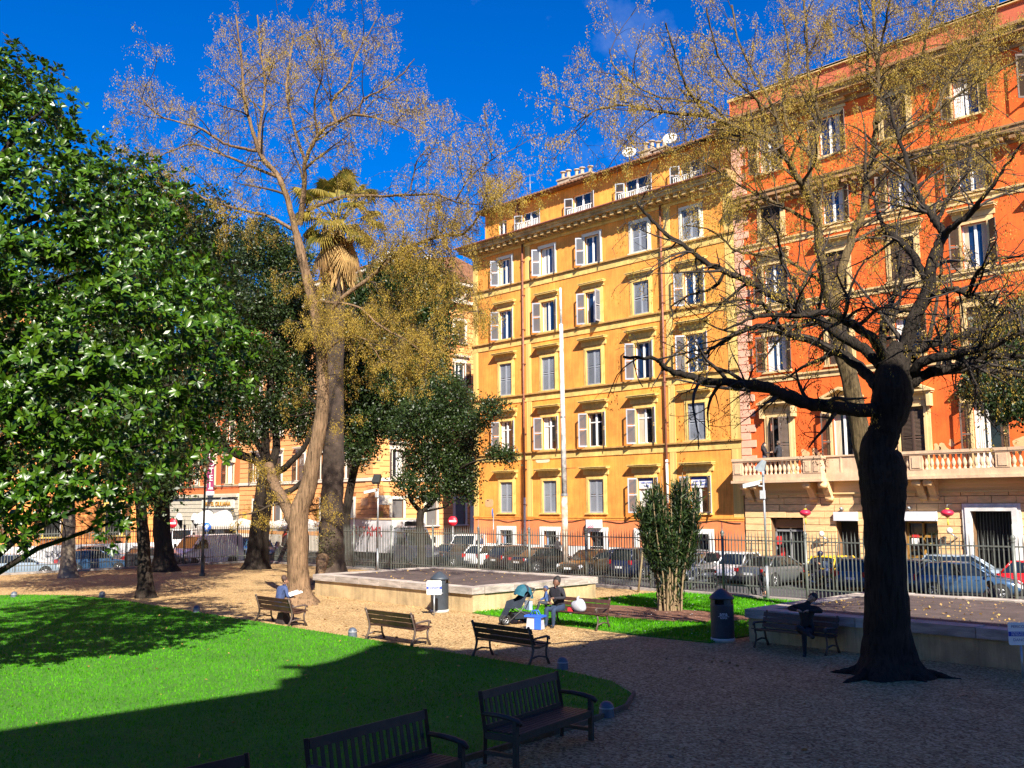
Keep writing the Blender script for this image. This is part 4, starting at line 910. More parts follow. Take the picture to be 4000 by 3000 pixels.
def teak_bench(label, loc, rz, L_=2.0):
    """garden bench with upright back slats and arms; sits facing +Y"""
    t = thing('garden_bench', label, 'bench', loc, rz, 'dark garden benches with upright back slats')
    h = L_/2
    for s in (-1, 1):
        x = s*(h-.035)
        MB().tube([(x,-.26,0),(x,-.25,.42),(x,-.30,.70),(x,-.345,.95)], .036, 4, smooth=False).build('rear_leg', M_teak, t)
        MB().obox((x,.26,.31), (.065,.065,.62)).build('front_leg', M_teak, t)
        MB().tube([(x,-.29,.66),(x,-.05,.66),(x,.15,.645),(x,.30,.615),(x,.36,.57)], [.03,.034,.036,.038,.03], 6).build('arm', M_teak, t)
        MB().obox((x,0,.16), (.05,.5,.05)).build('side_stretcher', M_teak, t); MB().obox((x,0,.38), (.05,.52,.08)).build('seat_bearer', M_teak, t)
    MB().obox((0,-.335,.885), (L_-.13,.04,.11), (R(-10)*-1,0,0)).build('top_rail', M_teak, t); MB().obox((0,-.262,.47), (L_-.13,.04,.07)).build('lower_rail', M_teak, t)
    MB().obox((0,.27,.385), (L_-.13,.03,.09)).build('apron', M_teak, t)
    for k in range(16): MB().obox((-h+.14+k*(L_-.28)/15, -.297, .67), (.05,.018,.36), (R(11),0,0)).build('back_slat', M_teak, t)
    for k in range(7): MB().obox((0,-.21+k*.08,.435), (L_-.14,.062,.025)).build('seat_slat', M_teak, t)
    return t
teak_bench('dark garden bench by the lawn corner, next to the dome lamp', (43.12, -36.6, 0), R(-90+11))
teak_bench('dark garden bench cut off by the bottom edge, beside the lawn', (43.85, -39.78, 0), R(-90+9))
teak_bench('dark garden bench of which only the back rail shows at the bottom edge', (44.2, -42.5, 0), R(-90+5))
# ---------------------------------------------------------------- bins
M_bin = mat('bin_grey', (0.036, 0.046, 0.06), 0.5, 0.15, 5.0); M_conc = mat('bin_base', (.5,.48,.42), .9, .15, 5)
def bin_(label, loc, rz):
    t = thing('litter_bin', label, 'bin', loc, rz, 'cylindrical litter bins')
    MB().lathe([(0,0),(.305,0),(.31,.05),(.30,.09),(0,.09)], (0,0,0), 20).build('base', M_conc, t)
    MB().lathe([(.285,.09),(.292,.12),(.292,.90),(.30,.92),(0,.92)], (0,0,0), 24).build('drum', M_bin, t)
    mb = MB()
    for a in (0.2, 1.77, 3.34, 4.91): mb.lathe([(.285,.92),(.285,1.06)], (0,0,0), 6, ang=.75); mb.v[-14:] = [(x*math.cos(a)-y*math.sin(a), x*math.sin(a)+y*math.cos(a), z) for x, y, z in mb.v[-14:]]
    mb.build('opening_posts', M_bin, t)
    MB().lathe([(.20,.92),(.20,1.06)], (0,0,0), 14).build('liner', M_dark, t)
    MB().lathe([(0,1.06),(.285,1.06),(.315,1.05),(.315,1.09),(.27,1.14),(.12,1.27),(.05,1.31),(0,1.315)], (0,0,0), 24).build('lid', M_bin, t)
    M_l = mat('bin_letter', (.72,.74,.78), .6)
    text_obj('ama', .12, M_l, t, (.04,-.30,.70), (ROT90,0,0), .012); text_obj('ROMA', .06, M_l, t, (.04,-.30,.60), (ROT90,0,0), .012)
    MB().box(-.1,.18,-.298,-.292,.635,.643).build('letter_line', M_l, t)
    return t
bin_('grey cylindrical litter bin with domed lid behind the white warning sign', (27.9, -26.0, 0), R(38))
bin_('dark cylindrical litter bin with pointed lid at the corner of the shaded platform', (38.52, -25.45, 0), R(34))
# ---------------------------------------------------------------- warning signs
def warn_sign(label, loc, rz):
    t = thing('warning_sign', label, 'sign', loc, rz, 'white warning signs on posts')
    MB().tube([(0,0,-.1),(0,0,.68)], .024, 8).build('post', M_metal, t)
    pts = []
    for cx, cz, a0 in ((.20,1.06,0),(-.20,1.06,90),(-.20,.69,180),(.20,.69,270)): pts += [(cx+.035*math.cos(R(a)), cz+.035*math.sin(R(a))) for a in (a0,a0+45,a0+90)]
    b = MB().prism(pts, -.035, -.026, 'xz').build('panel', M_white, t); mbl = mat('sign_blue', (.02,.06,.42), .6); ink = mat('sign_ink', (.12,.14,.3), .6)
    MB().box(-.235,.235,-.039,-.0355,.825,.915).build('blue_band', mbl, b)
    text_obj('PERICOLO', .075, ink, b, (0,-.038,1.01), (ROT90,0,0), .001); text_obj('DANGER', .075, ink, b, (0,-.038,.755), (ROT90,0,0), .001)
    text_obj('SONDE INDAGINI', .045, M_white, b, (0,-.041,.892), (ROT90,0,0), .001); text_obj('METROPOLITANE', .045, M_white, b, (0,-.041,.850), (ROT90,0,0), .001)
    return t
warn_sign('white warning sign with blue band on a thin post before the grey bin', (28.57, -26.77, 0), R(45))
warn_sign('white warning sign with blue band at the right edge, in shade', (45.85, -25.95, 0), R(42))
# ---------------------------------------------------------------- dome lamps along the lawn
M_dome = mat('dome_grey', (.075,.09,.12), .5, .12, 6); M_ring = mat('dome_ring', (.30,.31,.33), .4)
for x, y, lb in ((30.9,-31.45,'small domed ground lamp between the benches, in the sun'), (38.5,-31.3,'small domed ground lamp behind the nearest slatted bench'), (42.27,-34.2,'small domed ground lamp at the lawn corner beside the garden bench'), (11.4,-34.0,'small domed ground lamp at the far left end of the lawn'), (14.05,-31.6,'small domed ground lamp left of the thin dark trunk, in shade'), (22.1,-31.6,'small domed ground lamp at the end of the magnolia shadow')):
    t = thing('dome_lamp', lb, 'ground lamp', (x, y, 0), group='dome lamps round the lawn')
    MB().lathe([(.13,-.02),(.125,.03),(.115,.13)], (0,0,0), 18).build('body', M_dome, t); MB().lathe([(.12,.13),(.125,.14),(.12,.155)], (0,0,0), 18).build('ring', M_ring, t)
    MB().lathe([(.118,.155),(.105,.20),(.07,.235),(.03,.25),(0,.252)], (0,0,0), 18).build('cap', M_dome, t)
# ---------------------------------------------------------------- lamp posts and camera poles
def lantern_post():
    t = thing('street_lamp', 'black lantern lamp post standing under the trees on the left', 'lamp post', (5.83, -23.42, 0))
    MB().lathe([(.16,0),(.16,.12),(.11,.16),(.10,.9),(.12,.95),(.07,1.05),(.06,1.3),(.05,5.2),(.08,5.24),(.05,5.3)], (0,0,0), 12).build('post', M_iron, t)
    mb = MB(); n = 6
    for i in range(n):
        a = 2*math.pi*i/n; mb.tube([(.12*math.cos(a),.12*math.sin(a),5.3),(.25*math.cos(a),.25*math.sin(a),5.75)], .012, 4)
    mb.lathe([(.27,5.75),(.27,5.79),(.2,5.86),(.1,5.98),(.03,6.02),(.02,6.1),(0,6.12)], (0,0,0), 6); mb.lathe([(0,5.28),(.13,5.3),(.12,5.32),(0,5.32)], (0,0,0), 6); mb.build('lantern_frame', M_iron, t)
    MB().lathe([(.11,5.31),(.235,5.75)], (0,0,0), 6, smooth=False).build('lantern_glass', mat('amber_glass', (.55,.36,.16), .25), t)
lantern_post()
def cctv_pole(name, label, loc, h, arms):
    t = thing(name, label, 'pole', loc)
    MB().tube([(0,0,-.3),(0,0,1.2)], .06, 10).tube([(0,0,1.2),(0,0,h)], .042, 10).build('pole', M_metal, t)
    for kind, z, az, ln in arms:
        c, s = math.cos(az), math.sin(az)
        if kind == 'camera':
            mb = MB(); mb.tube([(0,0,z),(c*.2,s*.2,z+.02)], .025, 6); mb.obox((c*.45,s*.45,z+.06), (.62,.13,.11), (0,R(12),az)); mb.obox((c*.42,s*.42,z+.14), (.70,.17,.02), (0,R(12),az)); mb.build('camera', mat('camera_shell', (.55,.57,.58), .4), t)
        elif kind == 'flood':
            mb = MB(); mb.tube([(0,0,z-.3),(c*.1,s*.1,z)], .03, 6); mb.obox((c*.18,s*.18,z+.1), (.2,.42,.5), (R(0),R(-32),az)); mb.build('floodlight', M_iron, t)
        elif kind == 'hood':
            mb = MB(); mb.tube([(0,0,z-.2),(0,0,z)], .05, 8); mb.obox((c*.1,s*.1,z+.2), (.16,.34,.42), (R(20),R(-25),az), taper=.45); mb.build('lamp_head', mat('lamp_grey', (.30,.34,.37), .4), t)
        elif kind == 'box': MB().box(-.09,.09,-.12,-.04,z,z+.3).build('junction_box', mat('camera_shell', (.55,.57,.58)), t)
cctv_pole('camera_pole', 'grey pole with floodlight and camera beside the delivery truck', (10.2, -15.75, 0), 4.7, [('flood',4.75,R(-60),1),('camera',4.15,R(-120),1),('box',3.9,0,1)])
cctv_pole('camera_pole', 'pale grey pole with camera and lamp head before the balcony', (33.58, -15.5, 0), 4.55, [('hood',4.6,R(150),1),('camera',4.05,R(-135),1),('box',3.6,0,1)])
# tall weathered mast in the street
t = thing('tall_mast', 'tall peeling white mast with rusty foot standing before the ochre building', 'mast', (13.83, -5.2, SZ))
M_mast = mat('peeling_paint', (.62,.56,.48), .8, .2, 2.5, col2=(.74,.72,.70), v2=.55, s2=2.2, bump=.3, bscale=12); M_rust = mat('rusty_mast', (.55,.30,.15), .85, .35, 3.0, col2=(.66,.60,.52), v2=.4, s2=2.0)
MB().tube([(0,0,0),(0,0,4.5)], [.19,.175], 14).build('foot', M_rust, t); MB().tube([(0,0,4.5),(-.03,0,9),(-.06,0,14.5)], [.17,.14,.11], 14).build('shaft', M_mast, t)
MB().tube([(-.06,0,14.5),(-.07,0,16.7)], [.08,.06], 12).build('top_section', M_mast, t); MB().lathe([(.2,4.42),(.2,4.56)], (0,0,0), 14).lathe([(.16,8.95),(.16,9.05)], (-.03,0,0), 14).build('collar', M_metal, t)
MB().obox((.5,0,6.0),(.9,.04,.03)).build('step_bracket', M_iron, t)
# ---------------------------------------------------------------- traffic signs
M_redsign = mat('traffic_red', (.62,.012,.03), .45, .05); M_bluesign = mat('traffic_blue', (.02,.12,.55), .45, .05)
def traffic_sign(name, label, loc, rz, h, kind, r=.3, cat='traffic sign'):
    t = thing(name, label, cat, loc, rz); MB().tube([(0,0,-.2),(0,0,h)], .03, 8).build('post', M_metal, t)
    d = MB().lathe([(0,-.06),(r,-.06),(r,-.045),(0,-.045)], (0,0,h), 24, 0, 'y').build('disc', M_redsign if kind == 'noentry' else M_bluesign, t)
    if kind == 'noentry': MB().box(-r*.75, r*.75, -.068, -.061, h-.06, h+.06).build('white_bar', M_white, d)
    else: MB().prism([(-.05,h-.2),(.05,h-.2),(.05,h),(.15,h),(0,h+.2),(-.15,h),(-.05,h)], -.068, -.061, 'xz').build('white_arrow', M_white, d)
    return t
traffic_sign('no_entry_sign', 'red no entry sign by the alley mouth left of the ochre building', (1.2, -3.0, SZ), R(35), 2.85, 'noentry', .33)
traffic_sign('no_entry_sign', 'red no entry sign on the left, beside the white van', (-16.15, -15.0, SZ), R(40), 2.8, 'noentry', .36)
traffic_sign('arrow_sign', 'blue round arrow sign half hidden by the lantern post', (-14.4, -13.2, SZ), R(40), 2.5, 'arrow', .33)
traffic_sign('side_sign', 'grey sign seen edge on before the first doorway', (5.2, -2.9, SZ), R(-50), 3.4, 'arrow', .3)
# ================================================================ vehicles
M_tyre = mat('tyre', (.018,.018,.018), .85, .2, 10); M_rim = mat('alloy_rim', (.45,.46,.48), .3, .1, 8, metal=.7); M_cg = glass_mat('car_glass', (.012,.016,.018), .05, .9)
M_tail = mat('tail_lens', (.45,.01,.012), .2, .1); M_headl = mat('head_lens', (.62,.64,.66), .12, .1, spec=.9); M_plate = mat('number_plate', (.70,.70,.68), .5, .05); M_trim = mat('black_trim', (.02,.02,.022), .5, .2)
def paint(name, c, metal=.0): return mat('paint_'+name, c, .28, .04, 2, metal=metal, coat=.8, spec=.5)
STYLE = {  # length, width, height, wheelbase, wheel radius, belt height, body top line (x as share of length, z), greenhouse x (rear base, rear top, front top, front base)
 'hatch': (3.95,1.68,1.47,2.48,.305,.93, [(-.5,.55),(-.495,.8),(-.47,.93),(-.3,.95),(.16,.93),(.25,.885),(.4,.77),(.47,.66),(.5,.5)], (-.475,-.36,.04,.235)),
 'sedan': (4.5,1.78,1.43,2.72,.32,.92, [(-.5,.55),(-.495,.82),(-.47,.92),(-.34,.95),(.14,.92),(.21,.88),(.4,.77),(.47,.66),(.5,.5)], (-.37,-.235,.02,.215)),
 'suv': (4.3,1.80,1.62,2.6,.345,1.02, [(-.5,.6),(-.497,.9),(-.48,1.02),(-.3,1.05),(.15,1.02),(.24,.99),(.41,.9),(.475,.78),(.5,.6)], (-.485,-.41,.02,.22)),
 'mini': (3.5,1.63,1.49,2.3,.29,.92, [(-.5,.55),(-.49,.78),(-.45,.93),(-.3,.96),(.14,.94),(.24,.9),(.38,.8),(.46,.66),(.5,.48)], (-.46,-.30,.05,.24)),
}
def wheel_mesh(r, w=.2):
    t = MB(); t.lathe([(r*.62,-w/2),(r*.93,-w/2),(r,-w*.32),(r,w*.32),(r*.93,w/2),(r*.62,w/2)], (0,0,0), 20, 0, 'y'); tm = t.mesh('tyre', M_tyre)
    m = MB(); m.lathe([(0,-w*.30),(r*.14,-w*.36),(r*.16,-w*.28),(r*.16,-w*.2)], (0,0,0), 10, 0, 'y'); m.lathe([(r*.56,-w*.44),(r*.64,-w*.46),(r*.66,0)], (0,0,0), 20, 0, 'y')
    for k in range(5):
        a = 2*math.pi*k/5
        for da in (-.13, .13): m.tube([(r*.12*math.cos(a),-w*.33,r*.12*math.sin(a)),(r*.6*math.cos(a+da),-w*.40,r*.6*math.sin(a+da))], r*.055, 4)
    m.lathe([(0,-.02),(r*.6,-.02)], (0,0,0), 20, 1, 'y'); rm = m.mesh('rim', [M_rim, M_trim])
    return tm, rm
WM = {}
def car(label, x, y, hd, style, pm, grp='cars parked nose in along the house fronts', z=SZ):
    L_, W, H, wb, wr, belt, top, gh = STYLE[style]; t = thing('parked_car', label, 'car', (x, y, z), R(hd), grp); h2 = W/2
    tx = [p[0]*L_ for p in top]; tz = [p[1] for p in top]
    xs = np.concatenate([np.linspace(-.5,-.44,4), np.linspace(-.40,.40,13), np.linspace(.44,.5,4)])*L_
    mb = MB(); n = len(xs); rows = []
    for X in xs:
        e = abs(X)/(L_/2); w = h2*(1-.16*max(0,(e-.72)/.28)**2.2); zt = np.interp(X, tx, tz); zb = .2+.10*max(0,(e-.85)/.15)
        cr_ = .035 if X > gh[3]*L_ or X < gh[0]*L_ else .0
        half = [(w*.86,zb),(w*.975,zb+.10),(w,zb+.38*(zt-zb)),(w*.995,zb+.62*(zt-zb)),(w*.965,zb+.86*(zt-zb)),(w*.90,zt-.012),(w*.55,zt+cr_),(0,zt+cr_*1.25)]
        rows.append([(X,-a,b) for a, b in half]+[(X,a,b) for a, b in half[-2::-1]])
    m_ = len(rows[0]); vs = [p for r_ in rows for p in r_]; fs = []
    for i in range(n-1):
        for j in range(m_-1): fs.append((i*m_+j, (i+1)*m_+j, (i+1)*m_+j+1, i*m_+j+1))
        fs.append((i*m_+m_-1, (i+1)*m_+m_-1, (i+1)*m_, i*m_))
    fs.append(tuple(range(m_))); fs.append(tuple(range((n-1)*m_+m_-1, (n-1)*m_-1, -1)))
    mb.add(vs, fs, 0, True); mb.build('body', pm, t)
    # greenhouse: glass hull, painted roof and pillars
    rb, rt, ft, fb = [g_*L_ for g_ in gh]; wbt, wtp = h2*.90, h2*.71; zb_, zr = belt-.02, H-.06
    base = [(rb,-wbt*.93,zb_),(fb,-wbt*.93,zb_),(fb,wbt*.93,zb_),(rb,wbt*.93,zb_)]; mid = [(( rb+rt)/2,-wbt*.99,(zb_)),]
    B4 = [Vector(p) for p in base]; T4 = [Vector(p) for p in [(rt,-wtp,zr),(ft,-wtp,zr),(ft,wtp,zr),(rt,wtp,zr)]]
    MB().add(B4+T4, [(0,1,5,4),(1,2,6,5),(2,3,7,6),(3,0,4,7)]).build('windows', M_cg, t)
    rf = MB(); k = 7; q = 7; vs = []
    for i in range(k):
        X = rt-.07+(ft-rt+.12)*i/(k-1); e = abs(2*i/(k-1)-1)
        for j in range(q):
            s = 2*j/(q-1)-1; vs.append((X, s*(wtp+.02)*(1-.05*e), H-.05*e**2-.055*abs(s)**3))
    fs = [(i*q+j, (i+1)*q+j, (i+1)*q+j+1, i*q+j+1) for i in range(k-1) for j in range(q-1)]; b_ = len(vs)
    vs += [(x_, y_, z_-.05) for x_, y_, z_ in vs]; fs += [tuple(reversed([b_+i for i in f])) for f in fs]
    rim = [j for j in range(q)]+[i*q+q-1 for i in range(1,k)]+[(k-1)*q+j for j in range(q-2,-1,-1)]+[i*q for i in range(k-2,0,-1)]
    fs += [(rim[i], rim[(i+1) % len(rim)], b_+rim[(i+1) % len(rim)], b_+rim[i]) for i in range(len(rim))]
    rf.add(vs, fs, 0, True).build('roof', pm, t)
    for i in range(4): MB().tube([B4[i]+Vector((0,0,-.01)), (B4[i]+T4[i])/2+Vector((0,math.copysign(.015,B4[i].y),.01)), T4[i]+Vector((0,0,.01))], [.05,.042,.04], 6, 0).build('pillar', pm, t)
    for f in (.30, .60) if style != 'mini' else (.45,):
        for a, b in ((0,1),(3,2)):
            p0 = B4[a].lerp(B4[b], f); p1 = T4[a].lerp(T4[b], f*.92+.04); s = math.copysign(.006, p0.y); MB().tube([p0+Vector((0,s,0)), p1+Vector((0,s,0))], .033, 4).build('door_pillar', M_trim, t)
    for s in (-1, 1):
        MB().ellip((fb-.16, s*(h2+.06), belt+.05), (.07,.09,.07), 8, 6).build('mirror', pm, t)
        MB().obox((L_*.458, s*h2*.70, np.interp(L_*.458, tx, tz)-.09), (.20,.36,.13), (0,R(28),s*R(-24))).build('headlight', M_headl, t)
        MB().obox((-L_*.487, s*h2*.79, belt-.13), (.09,.24,.22 if style != 'sedan' else .16), (0,0,s*R(22))).build('tail_light', M_tail, t)
        for X in (-L_*.10, L_*.10) if style != 'mini' else (-.05,): MB().obox((X, s*(h2*.985), belt-.16), (.16,.035,.03)).build('door_handle', pm, t)
    MB().obox((L_*.492,0,.36), (.06,W*.62,.16)).build('grille', M_trim, t); MB().obox((-L_*.49,0,.33), (.07,W*.8,.12)).build('rear_bumper', M_trim, t)
    MB().obox((L_*.5+.01,0,.48), (.02,.5,.11)).build('number_plate', M_plate, t); MB().obox((-L_*.5-.005,0,.62), (.02,.5,.11)).build('number_plate', M_plate, t)
    MB().obox((0,0,.24), (L_*.6,W*.9,.10)).build('sill', M_trim, t)
    if wr not in WM: WM[wr] = wheel_mesh(wr)
    for sx in (-1, 1):
        for sy in (-1, 1):
            wx = sx*wb/2-.03
            MB().lathe([(0,sy*(h2*1.002)),(wr*1.17,sy*(h2*1.002))], (wx,0,wr+.01), 20, 0, 'y').build('wheel_arch', M_trim, t)
            w_ = inst('wheel', WM[wr][0], t, (wx, sy*(h2-.075), wr), (0, rng.uniform(0,6), 0 if sy < 0 else math.pi)); inst('rim', WM[wr][1], w_)
    return t
P_dkblue = paint('dark_slate', (.018,.024,.036)); P_white = paint('white', (.78,.78,.77)); P_maroon = paint('black_plum', (.02,.012,.013)); P_black = paint('black', (.008,.008,.009)); P_brown = paint('bronze', (.05,.035,.02)); P_navy = paint('navy', (.010,.016,.05)); P_silver = paint('silver', (.42,.44,.46), .5)
P_grey = paint('grey', (.13,.14,.15), .4); P_blue = paint('steel_blue', (.035,.085,.17), .3); P_red = paint('red', (.55,.012,.012)); P_yellow = paint('yellow', (.75,.45,.02)); P_teal = paint('teal_grey', (.05,.09,.12), .3); P_pale = paint('pale_blue', (.30,.38,.46), .3)
car('dark slate saloon parked nose in beside the delivery truck', 3.15, -4.0, 90, 'sedan', P_dkblue)
car('white hatchback parked nose in under the first door of the ochre building', 6.45, -4.0, 88, 'hatch', P_white)
car('black plum hatchback with red tail lamps left of the tall mast', 8.75, -4.1, 88, 'hatch', P_maroon)
car('low black saloon behind the fence just left of the tall mast foot', 11.7, -4.5, 80, 'sedan', P_black)
car('bronze brown saloon parked nose out, headlamps towards the park', 15.7, -5.1, -82, 'sedan', P_brown)
car('navy hatchback parked behind the bronze saloon', 17.0, -2.6, 85, 'hatch', P_navy)
car('navy blue estate with bright wheels left of the oleander', 19.0, -4.4, 90, 'suv', P_navy)
car('silver saloon parked nose out behind the oleander', 22.3, -4.2, -86, 'sedan', P_silver)
car('small rounded white car before the pink quoins, nose out', 24.7, -4.1, -84, 'mini', P_white)
car('grey saloon seen from behind, parked before the glazed doors', 27.0, -4.2, 86, 'sedan', P_grey)
car('yellow hatchback parked behind the motorcycle rider', 29.45, -2.7, 90, 'hatch', P_yellow)
car('dark blue hatchback with red tail lamp left of the dark tree trunk', 31.7, -4.0, 90, 'hatch', P_teal)
car('teal grey hatchback half hidden right of the dark tree trunk', 33.75, -3.6, 92, 'hatch', P_teal)
car('white estate parked behind the steel blue hatchback', 35.3, -2.0, 20, 'suv', P_pale)
car('steel blue hatchback side on behind the fence at the right', 36.3, -4.75, 18, 'hatch', P_blue)
car('bright red hatchback at the right edge before the big doorway', 38.6, -1.9, 12, 'hatch', P_red)
g2 = 'cars parked along the left street'
car('pale blue saloon at the far left behind the fence', -7.5, -28.2, 90, 'sedan', P_pale, g2); car('steel blue car behind the fence left of the pale trunk', -8.2, -23.6, 90, 'hatch', P_blue, g2)
car('grey car with yellow reflections right of the pale trunk', -8.6, -19.4, 92, 'hatch', P_grey, g2); car('silver car parked by the white plinth of the orange house', -15.2, -20.5, 90, 'sedan', P_silver, g2)
g3 = 'cars parked in front of the hotel'
car('dark saloon parked before the hotel awnings', -24.5, -7.2, -35, 'sedan', P_dkblue, g3); car('black hatchback right of the saloon before the hotel', -20.8, -6.6, -40, 'hatch', P_black, g3); car('bright blue car under the white parasols', -15.4, -8.3, -10, 'hatch', paint('azure', (.05,.25,.5)), g3)
car('red car in the alley mouth beside the no entry sign', 0.3, 3.2, 80, 'hatch', P_red, 'cars in the alley')
def van(label, x, y, hd, L_=4.9, W=1.9, H=2.1):
    """panel van: high body, short sloping nose"""
    t = thing('panel_van', label, 'van', (x, y, SZ), R(hd)); h2 = W/2; prof = [(-L_/2,.35),(-L_/2,1.2),(-L_/2+.06,H-.12),(-L_/2+.3,H),(L_*.12,H),(L_*.20,H-.06),(L_*.335,1.25),(L_*.46,1.02),(L_/2,.85),(L_/2,.32)]
    mb = MB(); nn = len(prof)
    for s, ww in ((-1,h2),): pass
    ins = [(-.02 if z < 1.3 else .10) for _, z in prof]; vs = [(a,-h2+i,b) for (a,b),i in zip(prof,ins)]+[(a,h2-i,b) for (a,b),i in zip(prof,ins)]
    mb.add(vs, [tuple(range(nn)), tuple(range(2*nn-1,nn-1,-1))]+[(i,nn+i,nn+(i+1)%nn,(i+1)%nn) for i in range(nn)]); mb.build('body', P_white, t)
    ws = MB(); a, b = Vector((L_*.205,0,H-.10)), Vector((L_*.333,0,1.28)); off = Vector((.02,0,.012))
    ws.add([a+off+Vector((0,-h2*.80,0)), a+off+Vector((0,h2*.80,0)), b+off+Vector((0,h2*.9,0)), b+off+Vector((0,-h2*.9,0))], [(0,1,2,3)]).build('windscreen', M_cg, t)
    for s in (-1, 1):
        sg = MB(); sg.add([(L_*.10,s*(h2-.055),H-.28),(L_*.19,s*(h2-.055),H-.28),(L_*.30,s*(h2+.024),1.25),(L_*.08,s*(h2+.024),1.25)], [(0,1,2,3)]).build('side_window', M_cg, t)
        MB().obox((L_*.31,s*(h2+.14),1.4), (.1,.16,.3)).build('mirror', M_trim, t); MB().obox((L_*.485,s*h2*.7,.86), (.1,.34,.2), (0,R(15),0)).build('headlight', M_headl, t); MB().obox((-L_*.5,s*h2*.9,1.1), (.05,.12,.4)).build('tail_light', M_tail, t)
        for sx in (-1, 1):
            if .32 not in WM: WM[.32] = wheel_mesh(.32)
            w_ = inst('wheel', WM[.32][0], t, (sx*L_*.31, s*(h2-.08), .32), (0,0,0 if s < 0 else math.pi)); inst('rim', WM[.32][1], w_); MB().lathe([(0,s*(h2+.022)),(.38,s*(h2+.022))], (sx*L_*.31,0,.33), 18, 0, 'y').build('wheel_arch', M_trim, t)
    MB().obox((L_*.497,0,.5), (.06,W*.9,.3)).build('bumper', M_trim, t); MB().obox((L_*.505+.02,0,.62), (.02,.5,.11)).build('number_plate', M_plate, t)
    return t
van('white panel van facing the park before the hotel', -27.6, -8.6, -42); van('white panel van on the left street beyond the pale trunk', -9.2, -15.9, -80)
van('white panel van waiting by the alley behind the slim oak', 1.3, -1.6, -60, 4.4, 1.75, 1.95)
def box_truck():
    t = thing('delivery_truck', 'white box truck with red scrawl on its side behind the fence', 'truck', (0.2, -7.9, SZ)); pw = mat('truck_panel', (.56,.55,.58), .6, .08, 2, v2=.2, s2=1)
    b = MB().box(-3.6, 2.1, -1.1, 1.1, .95, 3.05).build('box_body', pw, t); MB().box(-3.64, 2.14, -1.14, 1.14, 3.05, 3.13).build('box_roof', mat('truck_roof', (.6,.42,.22), .7), b)
    MB().box(-.45, .55, -1.125, -1.101, 1.0, 2.9).build('side_door', mat('truck_door', (.62,.60,.62), .6), b)
    for x in (-.47, .55): MB().box(x-.015, x+.015, -1.13, -1.1, .98, 2.95).build('door_seam', M_trim, b)
    text_obj('URSTAMR', .9, mat('red_spray', (.5,.02,.03), .7), b, (-.75,-1.14,2.25), (ROT90,0,0), .004, sx=.95)
    MB().box(-3.9, -3.62, -1.12, 1.12, .9, 2.95).build('rear_door', pw, b)
    cab = MB(); cab.prism([(2.2,.55),(2.2,2.35),(2.55,2.55),(3.05,2.45),(3.75,1.45),(4.25,1.2),(4.3,.5)], -1.0, 1.0, 'xz'); c = cab.build('cab', mat('truck_cab', (.30,.34,.42), .35, .06, 2), t)
    MB().add([(3.08,-.86,2.42),(3.08,.86,2.42),(3.77,.92,1.49),(3.77,-.92,1.49)], [(0,1,2,3)]).build('windscreen', M_cg, c)
    for s in (-1, 1):
        MB().add([(2.55,s*1.006,2.3),(3.0,s*1.006,2.3),(3.6,s*1.006,1.5),(2.5,s*1.006,1.5)], [(0,1,2,3)]).build('side_window', M_cg, c); MB().obox((3.55,s*1.2,1.75), (.12,.2,.4)).build('mirror', M_trim, c); MB().obox((4.25,s*.75,.95), (.14,.36,.22)).build('headlight', M_headl, c)
    MB().box(2.16, 3.0, -.95, .95, 2.56, 3.0).build('roof_spoiler', P_white, c); MB().box(2.98, 3.03, -.75, .75, 2.66, 2.93).build('vent_grille', M_dark, c)
    MB().box(-3.5, 4.2, -.8, .8, .45, .95).build('chassis', M_trim, t); MB().box(4.2, 4.4, -1.0, 1.0, .4, .72).build('bumper', M_trim, t)
    for X in (-2.3, 3.2):
        for s in (-1, 1):
            if .4 not in WM: WM[.4] = wheel_mesh(.4, .26)
            w_ = inst('wheel', WM[.4][0], t, (X, s*.92, .4), (0,0,0 if s < 0 else math.pi)); inst('rim', WM[.4][1], w_)
box_truck()
